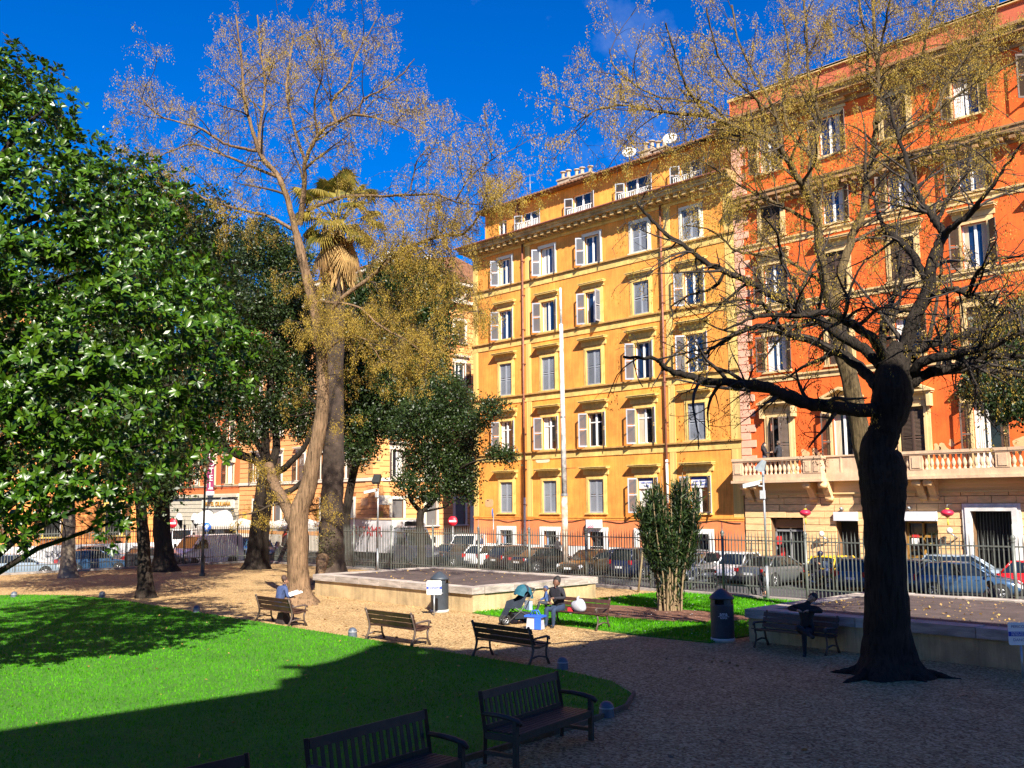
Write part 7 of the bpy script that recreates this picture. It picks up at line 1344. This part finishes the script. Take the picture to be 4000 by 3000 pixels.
def leaf_rhombs(C, N, size, aspect=.45):
    n = len(C); N = N/(np.linalg.norm(N, axis=1, keepdims=True)+1e-9)
    v = rng.normal(0, 1, (n,3)); a = np.cross(N, v); a /= np.linalg.norm(a, axis=1, keepdims=True)+1e-9
    s = size[:,None]; mid = C+N*s*.5
    V = np.stack([C, mid+a*s*aspect*.5, C+N*s, mid-a*s*aspect*.5], 1).reshape(-1,3)
    return V, np.arange(4*n).reshape(n,4)
def in_blobs(P, blobs, inner=0.0):
    r = np.full(len(P), 9.0)
    for b in blobs: r = np.minimum(r, np.sqrt((((P-np.array(b[:3]))/np.array(b[3:6]))**2).sum(1)))
    return r
def blob_points(blobs, n, shell=.55, lump=.18):
    """points through the outer part of a union of clumps, with lumpy outline"""
    vol = np.array([b[3]*b[4]*b[5] for b in blobs])**.75; pick = rng.choice(len(blobs), n, p=vol/vol.sum()); B = np.array(blobs)[pick]
    d = rng.normal(0, 1, (n,3)); d /= np.linalg.norm(d, axis=1, keepdims=True)
    lum = 1+lump*np.sin(d[:,0]*5+B[:,0]*3)*np.sin(d[:,1]*6+B[:,1])*np.sin(d[:,2]*5+B[:,2]*2)*1.6
    r = (shell+(1-shell)*rng.random(n)**.6)*lum
    return B[:,:3]+d*r[:,None]*B[:,3:6], d
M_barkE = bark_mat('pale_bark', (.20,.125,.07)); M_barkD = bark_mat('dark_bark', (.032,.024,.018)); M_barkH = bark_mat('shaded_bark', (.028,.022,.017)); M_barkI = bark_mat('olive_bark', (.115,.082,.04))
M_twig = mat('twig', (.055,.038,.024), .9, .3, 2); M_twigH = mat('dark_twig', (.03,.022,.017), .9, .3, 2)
def seeds(tw, n, spread, s0, s1, m_name, cols, hang=1.3, zlow=None):
    """small hanging pods in bunches along the twigs"""
    allp = np.concatenate([b[2:] for b in tw]); w_ = np.ones(len(allp)) if zlow is None else np.where(allp[:,2] < zlow, 2.4, 1.0); c = allp[rng.choice(len(allp), n, p=w_/w_.sum()), :3]
    per = 7; C = np.repeat(c+rng.normal(0, spread, (n,3)), per, 0)+rng.normal(0, spread*.45, (n*per,3)); C[:,2] -= rng.uniform(0, .26, n*per)
    N = rng.normal(0, .5, (n*per,3)); N[:,2] -= hang
    V, F = leaf_rhombs(C, N, rng.uniform(s0, s1, n*per), .38)
    return V, F, vcol_mat(m_name, cols, .7, .35)
def bare_tree(name, label, key, n_main, m_bark, m_tw, lv, seed_n, seed_cols, seed_spread=.10, seed_s=(.05,.10), flare=None, zlow=None, shoots=0):
    base = TREE[key][0][0]; t = thing(name, label, 'tree', (base[0], base[1], 0)); o0 = np.array([base[0], base[1], 0])
    limbs = [smooth_path(b, 5, .012 if i else 0) for i, b in enumerate(TREE[key])]
    V, F = tubes_np([limbs[0]], 20)
    # rough, fluted trunk
    th = np.arctan2(V[:,1]-np.interp(V[:,2], limbs[0][:,2], limbs[0][:,1]), V[:,0]-np.interp(V[:,2], limbs[0][:,2], limbs[0][:,0]))
    rr = 1+.05*np.sin(5*th+V[:,2]*.8)+.035*np.sin(9*th-V[:,2]*1.7)+.03*np.sin(3*th+1.6*V[:,2])
    cx = np.interp(V[:,2], limbs[0][:,2], limbs[0][:,0]); cy = np.interp(V[:,2], limbs[0][:,2], limbs[0][:,1])
    fl = 1+(.75*np.exp(-np.clip(V[:,2], 0, None)/.35)*(1+.45*np.sin(4*th+1)) if flare else 0)
    V[:,0] = cx+(V[:,0]-cx)*rr*fl; V[:,1] = cy+(V[:,1]-cy)*rr*fl
    V += rng.normal(0, .012, V.shape); inst('trunk', np_mesh('trunk', V-o0, F, m_bark, smooth=True), t)
    for b in limbs[1:]:
        V, F = tubes_np([b], 9); V += rng.normal(0, .006, V.shape)
        inst('limb', np_mesh('limb', V-o0, F, m_bark, smooth=True), t)
    g1 = grow(limbs[1:], *lv[0]['a'], **lv[0]['k']); g2 = grow(limbs[1:]+g1, *lv[1]['a'], **lv[1]['k']); g3 = grow(g1+g2, *lv[2]['a'], **lv[2]['k'])
    if shoots:
        tr = limbs[0][int(len(limbs[0])*.5):]; sh = grow([tr]+limbs[10:16], shoots, (.8,2.2), .3, .010, t0=0, k=6, up=.1, droop=.5, rmax=.02); g2 = g2+sh; g3 = g3+grow(sh, 3.0, (.4,1.1), .6, .0065, t0=.2, k=5, droop=.7, rmax=.008)
    V1, F1 = tubes_np(g1, 5); V2, F2 = tubes_np(g2+g3, 3)
    V = np.concatenate([V1, V2]); F = np.concatenate([F1, F2+len(V1)])
    o = inst('twigs', np_mesh('twigs', V-o0, F, m_tw, smooth=True), t); o['kind'] = 'stuff'
    if seed_n:
        V, F, m = seeds(g2+g3, seed_n, seed_spread, *seed_s, name+'_pods', seed_cols, zlow=zlow); o = inst('seed_pods', np_mesh('seed_pods', V-o0, F, m), t); o['kind'] = 'stuff'
    print(name, len(g1), len(g2), len(g3)); return t
def lv_(p1, l1, p2, l2, p3, l3, up=.3, droop=0.0, t0=.15):
    return [dict(a=(p1, l1, .55, .016), k=dict(t0=t0, up=up, k=7, droop=0, rmax=.06)), dict(a=(p2, l2, .5, .010), k=dict(t0=.2, up=up*.6, k=6, droop=droop*.5, rmax=.025)), dict(a=(p3, l3, .6, .0065), k=dict(t0=.2, up=0.0, k=5, droop=droop, rmax=.010))]
GOLD = [(.40,.27,.025),(.50,.35,.035),(.24,.15,.03),(.44,.31,.04),(.15,.09,.03)]
bare_tree('bare_tree', 'tall bare tree with a pale bark trunk and golden seed pods, left of the palm', 'E', 1, M_barkE, M_twig, lv_(1.35,(1.6,3.4),2.4,(.7,1.8),3.0,(.35,1.0),.3,.4), 30000, GOLD, .075, (.03,.075), flare=True, zlow=14.5, shoots=3.0)
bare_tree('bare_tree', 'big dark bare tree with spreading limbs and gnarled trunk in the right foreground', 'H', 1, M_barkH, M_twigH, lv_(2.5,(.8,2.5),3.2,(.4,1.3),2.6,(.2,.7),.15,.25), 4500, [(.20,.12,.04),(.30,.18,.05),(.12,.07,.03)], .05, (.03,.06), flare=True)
bare_tree('bare_tree', 'tall bare tree full of golden seed pods behind the dark tree on the right', 'I', 1, M_barkI, M_twig, lv_(1.8,(1.3,3.0),2.5,(.6,1.6),2.8,(.3,.9),.3,.35), 24000, GOLD, .065, (.03,.07))
# surface roots of the dark tree
dark = [o for o in bpy.data.objects if o.name.startswith('bare_tree') and o.get('label','').startswith('big dark')][0]
for a in np.linspace(0, 2*math.pi, 11, endpoint=False)+.2:
    L_ = rng.uniform(.5, 1.15); pts = [(math.cos(a)*.3, math.sin(a)*.3, .20)]; aa = a
    for s in range(1, 7): aa += rng.normal(0, .22); pts.append((pts[-1][0]+math.cos(aa)*L_/6, pts[-1][1]+math.sin(aa)*L_/6, .15*(1-s/6)**1.1-.035*(s/6)+.02*math.sin(s*2+a)))
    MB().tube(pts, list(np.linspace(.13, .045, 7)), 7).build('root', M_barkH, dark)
# ---------------------------------------------------------------- evergreen trees
def evergreen(name, label, key, blobs, n, size, mats_cols, m_bark, per_limb=True, aspect=.5, shell=.45, gname='holm_leaf', twig=0, rough=.45, trans=.2, grp=None):
    base = TREE[key][0][0]; t = thing(name, label, 'tree', (base[0], base[1], 0), group=grp); o0 = np.array([base[0], base[1], 0])
    for i, b in enumerate(TREE[key]):
        p = smooth_path(b, 4, .015 if i else 0); V, F = tubes_np([p], 14 if i == 0 else 8)
        if i == 0: fl = 1+.6*np.exp(-np.clip(V[:,2],0,None)/.35); V[:,0] = base[0]+(V[:,0]-base[0])*np.where(V[:,2] < 1.2, fl, 1); V[:,1] = base[1]+(V[:,1]-base[1])*np.where(V[:,2] < 1.2, fl, 1)
        V += rng.normal(0, .012, V.shape); inst('trunk' if i == 0 else 'limb', np_mesh('trunk', V-o0, F, m_bark, smooth=True), t)
    # boughs reaching into each clump
    tips = np.array([b[-1][:3] for b in TREE[key]]); br = []
    for b in blobs:
        c = np.array(b[:3]); s = tips[np.argmin(np.linalg.norm(tips-c, axis=1))]; mid = (s+c)/2+np.array([0,0,-.3])
        br.append(np.array([[*s,.07],[*((s+mid)/2),.06],[*mid,.05],[*((mid+c)/2),.035],[*c,.02]]))
    g = grow(br, 1.6, (.6,1.6), .6, .012, t0=.3, k=5, up=.2); V, F = tubes_np(br+g, 4); o = inst('boughs', np_mesh('boughs', V-o0, F, m_bark, smooth=True), t); o['kind'] = 'stuff'
    # sprays: leaves gathered round little centres, so that gaps show
    k = n//9; C, d = blob_points(blobs, k, shell, .25); C = np.repeat(C, 9, 0)+rng.normal(0, size*1.1, (k*9,3)); N = np.repeat(d, 9, 0)*.5+rng.normal(0, .9, (k*9,3))
    V, F = leaf_rhombs(C, N, rng.uniform(size*.6, size*1.3, k*9), aspect)
    o = inst('crown', np_mesh('crown', V-o0, F, vcol_mat(gname, mats_cols, rough, trans)), t); o['kind'] = 'stuff'
    return t
HOLM = [(.009,.022,.005),(.016,.036,.006),(.026,.052,.008),(.05,.078,.014),(.013,.03,.006)]
evergreen('holm_oak', 'dark evergreen oak with forking black limbs before the peach building', 'D', BLOB['D'], 80000, .19, HOLM, M_barkD, shell=.3)
evergreen('holm_oak', 'dense dark evergreen oak right of the palm trunk', 'G2', BLOB['G2'], 110000, .20, HOLM, M_barkD, shell=.35)
evergreen('holm_oak', 'small evergreen oak with slim trunk beside the ochre building corner', 'G', BLOB['G'], 42000, .15, HOLM, M_barkD, shell=.3)
evergreen('evergreen_tree', 'dark evergreen tree with thin trunk rising behind the magnolia', 'A', BLOB['A'], 80000, .18, HOLM, M_barkD, shell=.4)
evergreen('evergreen_tree', 'ivy covered tree with thick dark trunk left of the lantern post', 'B', BLOB['B'], 24000, .16, HOLM, M_barkD, shell=.4)
evergreen('evergreen_tree', 'tree with pale smooth trunk on the left whose crown the magnolia hides', 'C', BLOB['C'], 14000, .2, HOLM, mat('grey_bark', (.20,.155,.11), .9, .25, 6, bump=.5, bscale=14, v2=.25, s2=2), shell=.5)
# evergreen at the right edge: trunk stands outside the picture
TREE['K'] = [[[BLOB['K'][2][0]+1.5, BLOB['K'][2][1]+.5, 0, .22], [BLOB['K'][2][0]+1.4, BLOB['K'][2][1]+.4, 3, .2], [BLOB['K'][2][0]+1.0, BLOB['K'][2][1]+.2, 6, .15], [BLOB['K'][0][0]+.4, BLOB['K'][0][1], 8, .08]]]
evergreen('evergreen_tree', 'dark evergreen crown hanging in at the right edge before the balcony', 'K', BLOB['K'], 40000, .14, HOLM, M_barkD, shell=.35)
# ---------------------------------------------------------------- magnolia
def magnolia():
    bl = BLOB['magnolia']; cx, cy = bl[2][0]-1.0, bl[2][1]-1.2
    t = thing('magnolia_tree', 'large glossy leaved magnolia filling the left edge', 'tree', (cx, cy, 0)); o0 = np.array([cx, cy, 0])
    V, F = tubes_np([smooth_path([[cx,cy,0,.34],[cx+.1,cy,2,.3],[cx+.1,cy+.1,5,.26],[cx,cy,9,.18],[cx,cy,13,.08]], 5)], 14); inst('trunk', np_mesh('trunk', V-o0, F, M_barkD, smooth=True), t)
    br = []
    for b in bl:
        c = np.array(b[:3]); s = np.array([cx, cy, max(1.5, c[2]-1.5)]); m_ = (s+c)/2+np.array([0,0,.2]); br.append(np.array([[*s,.09],[*m_,.06],[*c,.03]]))
    g = grow(br, 1.5, (.6,1.4), .5, .012, t0=.4, k=5, up=.15); V, F = tubes_np(br, 5); V2, F2 = tubes_np(g, 4); o = inst('boughs', np_mesh('boughs', np.concatenate([V,V2])-o0, np.concatenate([F,F2+len(V)]), M_barkD, smooth=True), t); o['kind'] = 'stuff'
    # rosettes of big leaves on the outside of the crown; the largest near ones are parts of their own
    n = 12500; C, d = blob_points(bl, n, .66, .3); gapn = np.sin(C[:,0]*2.3+1)*np.sin(C[:,1]*2.1)*np.sin(C[:,2]*2.4+.5)+.5*np.sin(C[:,0]*4.7)*np.sin(C[:,2]*5.1+C[:,1]*3); keep = (in_blobs(C, bl) > .66) & (gapn > -.22); C, d = C[keep], d[keep]
    up = np.array([0,0,.55]); toC = np.array([53.4,-46.9,3.5])-C; toC /= np.linalg.norm(toC, axis=1, keepdims=True)
    ax = d*.8+up+rng.normal(0,.3,C.shape); ax /= np.linalg.norm(ax, axis=1, keepdims=True)
    m_leaf = vcol_mat('magnolia_leaf', [(.010,.034,.002),(.018,.056,.002),(.036,.095,.003),(.062,.135,.004),(.026,.07,.003),(.085,.155,.006)], .36, .12, .45)
    m_under = vcol_mat('magnolia_old_leaf', [(.10,.05,.02),(.14,.09,.02)], .5, .15)
    def rosette(cc, axx, m):
        """m leaves whorled round axis at cc: arrays"""
        k = len(cc); v = rng.normal(0,1,(k,3)); a = np.cross(axx, v); a /= np.linalg.norm(a, axis=1, keepdims=True)+1e-9; b = np.cross(axx, a)
        ph = (np.arange(m)*2*np.pi/m)[None,:]+rng.uniform(0,6,(k,1))+rng.normal(0,.25,(k,m)); tilt = rng.uniform(.15,.85,(k,m))
        N = axx[:,None,:]*np.sin(tilt)[...,None]+(a[:,None,:]*np.cos(ph)[...,None]+b[:,None,:]*np.sin(ph)[...,None])*np.cos(tilt)[...,None]
        Cc = np.repeat(cc[:,None,:], m, 1)+N*.02
        return leaf_quads2(Cc.reshape(-1,3), N.reshape(-1,3), np.repeat(axx, m, 0), rng.uniform(.11,.20,k*m))
    def leaf_quads2(Cc, N, axx, s):
        N = N/np.linalg.norm(N, axis=1, keepdims=True); a = np.cross(N, axx); a /= np.linalg.norm(a, axis=1, keepdims=True)+1e-9; b = np.cross(a, N)
        s_ = s[:,None]; w = s_*.21; m1 = Cc+N*s_*.35; m2 = Cc+N*s_*.72; tip = Cc+N*s_-b*s_*.12
        V = np.stack([Cc, m1+a*w+b*w*.25, m2+a*w*.85+b*w*.2, tip, m2-a*w*.85+b*w*.2, m1-a*w+b*w*.25, m1-b*w*.1, m2-b*w*.1], 1); k = len(Cc); base = (np.arange(k)*8)[:,None]
        F = np.concatenate([base+np.array([[0,1,6,6]]), base+np.array([[1,2,7,6]]), base+np.array([[2,3,7,7]]), base+np.array([[3,4,7,7]]), base+np.array([[4,5,6,7]]), base+np.array([[5,0,6,6]])], 1)
        return V.reshape(-1,3), F.reshape(-1,4)
    V, F = rosette(C, ax, 7)
    F3 = np.where((F[:,2] == F[:,3])[:,None], F, F)
    tri = F[F[:,2] == F[:,3]][:,:3]; qd = F[F[:,2] != F[:,3]]
    Fall = np.concatenate([tri, qd[:,[0,1,2]], qd[:,[0,2,3]]])
    o = inst('crown', np_mesh('crown', V-o0, Fall, m_leaf), t); o['kind'] = 'stuff'
    protos = []
    for i in range(6):
        V, F = rosette(np.zeros((1,3)), np.array([[0,0,1.]]), 9); tri = F[F[:,2] == F[:,3]][:,:3]; qd = F[F[:,2] != F[:,3]]
        protos.append(np_mesh('leaf_rosette', V, np.concatenate([tri, qd[:,[0,1,2]], qd[:,[0,2,3]]]), m_leaf))
    C2, d2 = blob_points(bl, 2600, .96, .3); face = ((np.array([53.4,-46.9,3.5])-C2)*d2).sum(1)/30; r_ = in_blobs(C2, bl); ok = np.where((face > .45) & (r_ > .9))[0][:300]
    for i in ok:
        a_ = Vector(d2[i]*.8+np.array([.15,-.15,.45])+rng.normal(0,.2,3)); inst('leaf_rosette', protos[i % 6], t, C2[i]-o0, a_.to_track_quat('Z','Y').to_euler(), rng.uniform(1.0,1.35))
    # dark inner twigs with old leaves
    Ci, di = blob_points(bl, 5000, .3, .1); V, F = leaf_rhombs(Ci, rng.normal(0,1,Ci.shape), rng.uniform(.15,.25,len(Ci)), .45); o = inst('inner_leaves', np_mesh('inner_leaves', V-o0, F, m_leaf), t); o['kind'] = 'stuff'
    return t
magnolia()
# ---------------------------------------------------------------- palm
def palm():
    b = TREE['palm'][0]; t = thing('palm_tree', 'tall fan palm with thick brown trunk and hanging dry fronds', 'tree', (b[0][0], b[0][1], 0)); o0 = np.array([b[0][0], b[0][1], 0])
    M_pt = mat('palm_trunk', (.06,.04,.028), .95, .35, 3, bump=1.0, bscale=9, v2=.5, s2=1.2)
    p = smooth_path(b, 8); V, F = tubes_np([p], 18); fl = 1+.45*np.exp(-np.clip(V[:,2],0,None)/.5); V[:,0] = b[0][0]+(V[:,0]-b[0][0])*np.where(V[:,2]<2.5, fl, 1); V[:,1] = b[0][1]+(V[:,1]-b[0][1])*np.where(V[:,2]<2.5, fl, 1)
    V += rng.normal(0, .02, V.shape); inst('trunk', np_mesh('trunk', V-o0, F, M_pt, smooth=True), t)
    top = np.array(b[-1][:3]); M_f = vcol_mat('palm_leaf', [(.09,.10,.015),(.16,.15,.02),(.26,.21,.03),(.30,.22,.04)], .5, .3); M_dry = vcol_mat('palm_dry', [(.42,.26,.09),(.55,.36,.13),(.35,.2,.07)], .8, .3)
    def frond(az, el, stem, r, m, dry=False):
        d = np.array([math.cos(az)*math.cos(el), math.sin(az)*math.cos(el), math.sin(el)]); hub = top+np.array([0,0,1.2 if not dry else .3])+d*stem
        side = np.cross(d, [0,0,1]); side /= np.linalg.norm(side); upv = np.cross(side, d)
        pts = []; F = []; n = 34
        for k in range(n):
            a = -2.0+4.0*k/(n-1); q = d*math.cos(a)+side*math.sin(a); w = .045; e = hub+q*r*rng.uniform(.85,1.05); droop = np.array([0,0,-1])*r*(.35+.5*abs(math.sin(a)))*rng.uniform(.6,1.3)
            m1 = hub+q*r*.55+upv*.1; e = e+droop*.55; s_ = np.cross(q, upv)*w; i0 = len(pts)
            pts += [hub-s_*.4, hub+s_*.4, m1+s_, m1-s_, e]; F += [(i0,i0+1,i0+2),(i0,i0+2,i0+3),(i0+3,i0+2,i0+4)]
        V = np.array(pts)-o0; o = inst('dry_frond' if dry else 'frond', np_mesh('frond', V, np.array(F), m), t)
        MB().tube([top+np.array([0,0,.6])-o0, (top+hub)/2+np.array([0,0,.35])-o0, hub-o0], [.05,.035,.025], 5).build('frond_stem', M_dry if dry else M_f, o)
    for i in range(24):
        el = R(70)-R(120)*((i+.5)/24)**.9; frond(i*2.4, el, rng.uniform(1.4,2.0), rng.uniform(1.0,1.4), M_f)
    for i in range(9): frond(i*2.1+.3, R(-62)+rng.normal(0,.1), rng.uniform(.9,1.5), rng.uniform(1.0,1.5), M_dry, True)
    # skirt of dead leaf bases
    k = 450; zz = rng.uniform(top[2]-2.2, top[2]+1.0, k); a = rng.uniform(0,6.28,k); r_ = .55+.12*rng.random(k); C = np.c_[top[0]+np.cos(a)*r_, top[1]+np.sin(a)*r_, zz]
    N = np.c_[np.cos(a)*.35, np.sin(a)*.35, -np.ones(k)]; V, F = leaf_rhombs(C, N, rng.uniform(.5,1.1,k), .14); o = inst('dry_skirt', np_mesh('dry_skirt', V-o0, F, M_dry), t); o['kind'] = 'stuff'
    V, F = tubes_np([smooth_path(TREE['root'][0], 4)], 8); inst('root', np_mesh('root', V-o0, F, M_barkE, smooth=True), t)
    C, d = blob_points([[b[0][0]+.25, b[0][1]-.35, 1.3, .55,.55,1.2]], 1500, .7); V, F = leaf_rhombs(C, rng.normal(0,1,C.shape), rng.uniform(.05,.1,len(C)), .6); o = inst('ivy', np_mesh('ivy', V-o0, F, vcol_mat('ivy_leaf', [(.06,.07,.015),(.12,.11,.03),(.16,.12,.05)], .6, .2)), t); o['kind'] = 'stuff'
palm()
# ---------------------------------------------------------------- oleander
def oleander():
    bx, by = 33.4, -20.95; t = thing('oleander_bush', 'tall oleander shrub with many bare stems on the small lawn', 'shrub', (bx, by, 0)); M_st = mat('oleander_stem', (.24,.17,.09), .85, .25, 5)
    vw = np.array([-.7254,.6884,0]); sd = np.array([.6884,.7254,0])
    stems = []
    for i in range(46):
        a = rng.uniform(-1,1); c = rng.uniform(-.6,.6); h = rng.uniform(2.9,4.6)*(1-.10*abs(a)); p = np.array([bx,by,0])+sd*a*.35+vw*c*.3; top = np.array([bx,by,h])+sd*(a*.95+rng.normal(0,.10))+vw*c*1.0
        bend = sd*rng.normal(0,.08); stems.append(np.array([[*p,.035],[*(p*.7+top*.3+bend-sd*a*.12),.03],[*(p*.35+top*.65+bend),.022],[*top,.01]]))
    V, F = tubes_np([smooth_path(s, 3) for s in stems], 5); o0 = np.array([bx,by,0]); o = inst('stems', np_mesh('stems', V-o0, F, M_st, smooth=True), t); o['kind'] = 'stuff'
    pts = []; dr = []
    for s in stems:
        q = smooth_path(s, 8)
        for _ in range(330):
            f = rng.random()**.55; i = int(f*(len(q)-2)); 
            if q[i,2] < 1.25 and rng.random() < .8: continue
            pts.append(q[i,:3]+rng.normal(0,.10,3)); dr.append(np.array([0,0,.9])+rng.normal(0,.55,3))
    # two forks at the top with a gap between them
    C, N = np.array(pts), np.array(dr); u_ = (C-o0)@sd; gap = (np.abs(u_-.02) < .16) & (C[:,2] > 3.0); C, N = C[~gap], N[~gap]
    V, F = leaf_quads(C, N, rng.uniform(.18,.32,len(C)), .17, .15); o = inst('foliage', np_mesh('foliage', V-o0, F, vcol_mat('oleander_leaf', [(.006,.014,.004),(.011,.026,.006),(.018,.042,.008),(.032,.062,.01),(.06,.09,.02)], .5, .15, .4)), t); o['kind'] = 'stuff'
oleander()
# two thin saplings tied by the fence and a low dry tuft on the left
for x, y, h, lb in ((28.2,-16.2,2.3,'thin bare stake leaning by the fence behind the platform'), (29.9,-15.9,2.2,'thin bare stake by the fence beside the small lawn')):
    t = thing('wooden_stake', lb, 'stake', (x, y, 0)); MB().tube([(0,0,0),(.12,.1,h*.5),(.2,.2,h)], [.045,.04,.03], 6).build('pole', mat('stake_wood', (.26,.2,.11), .9), t)
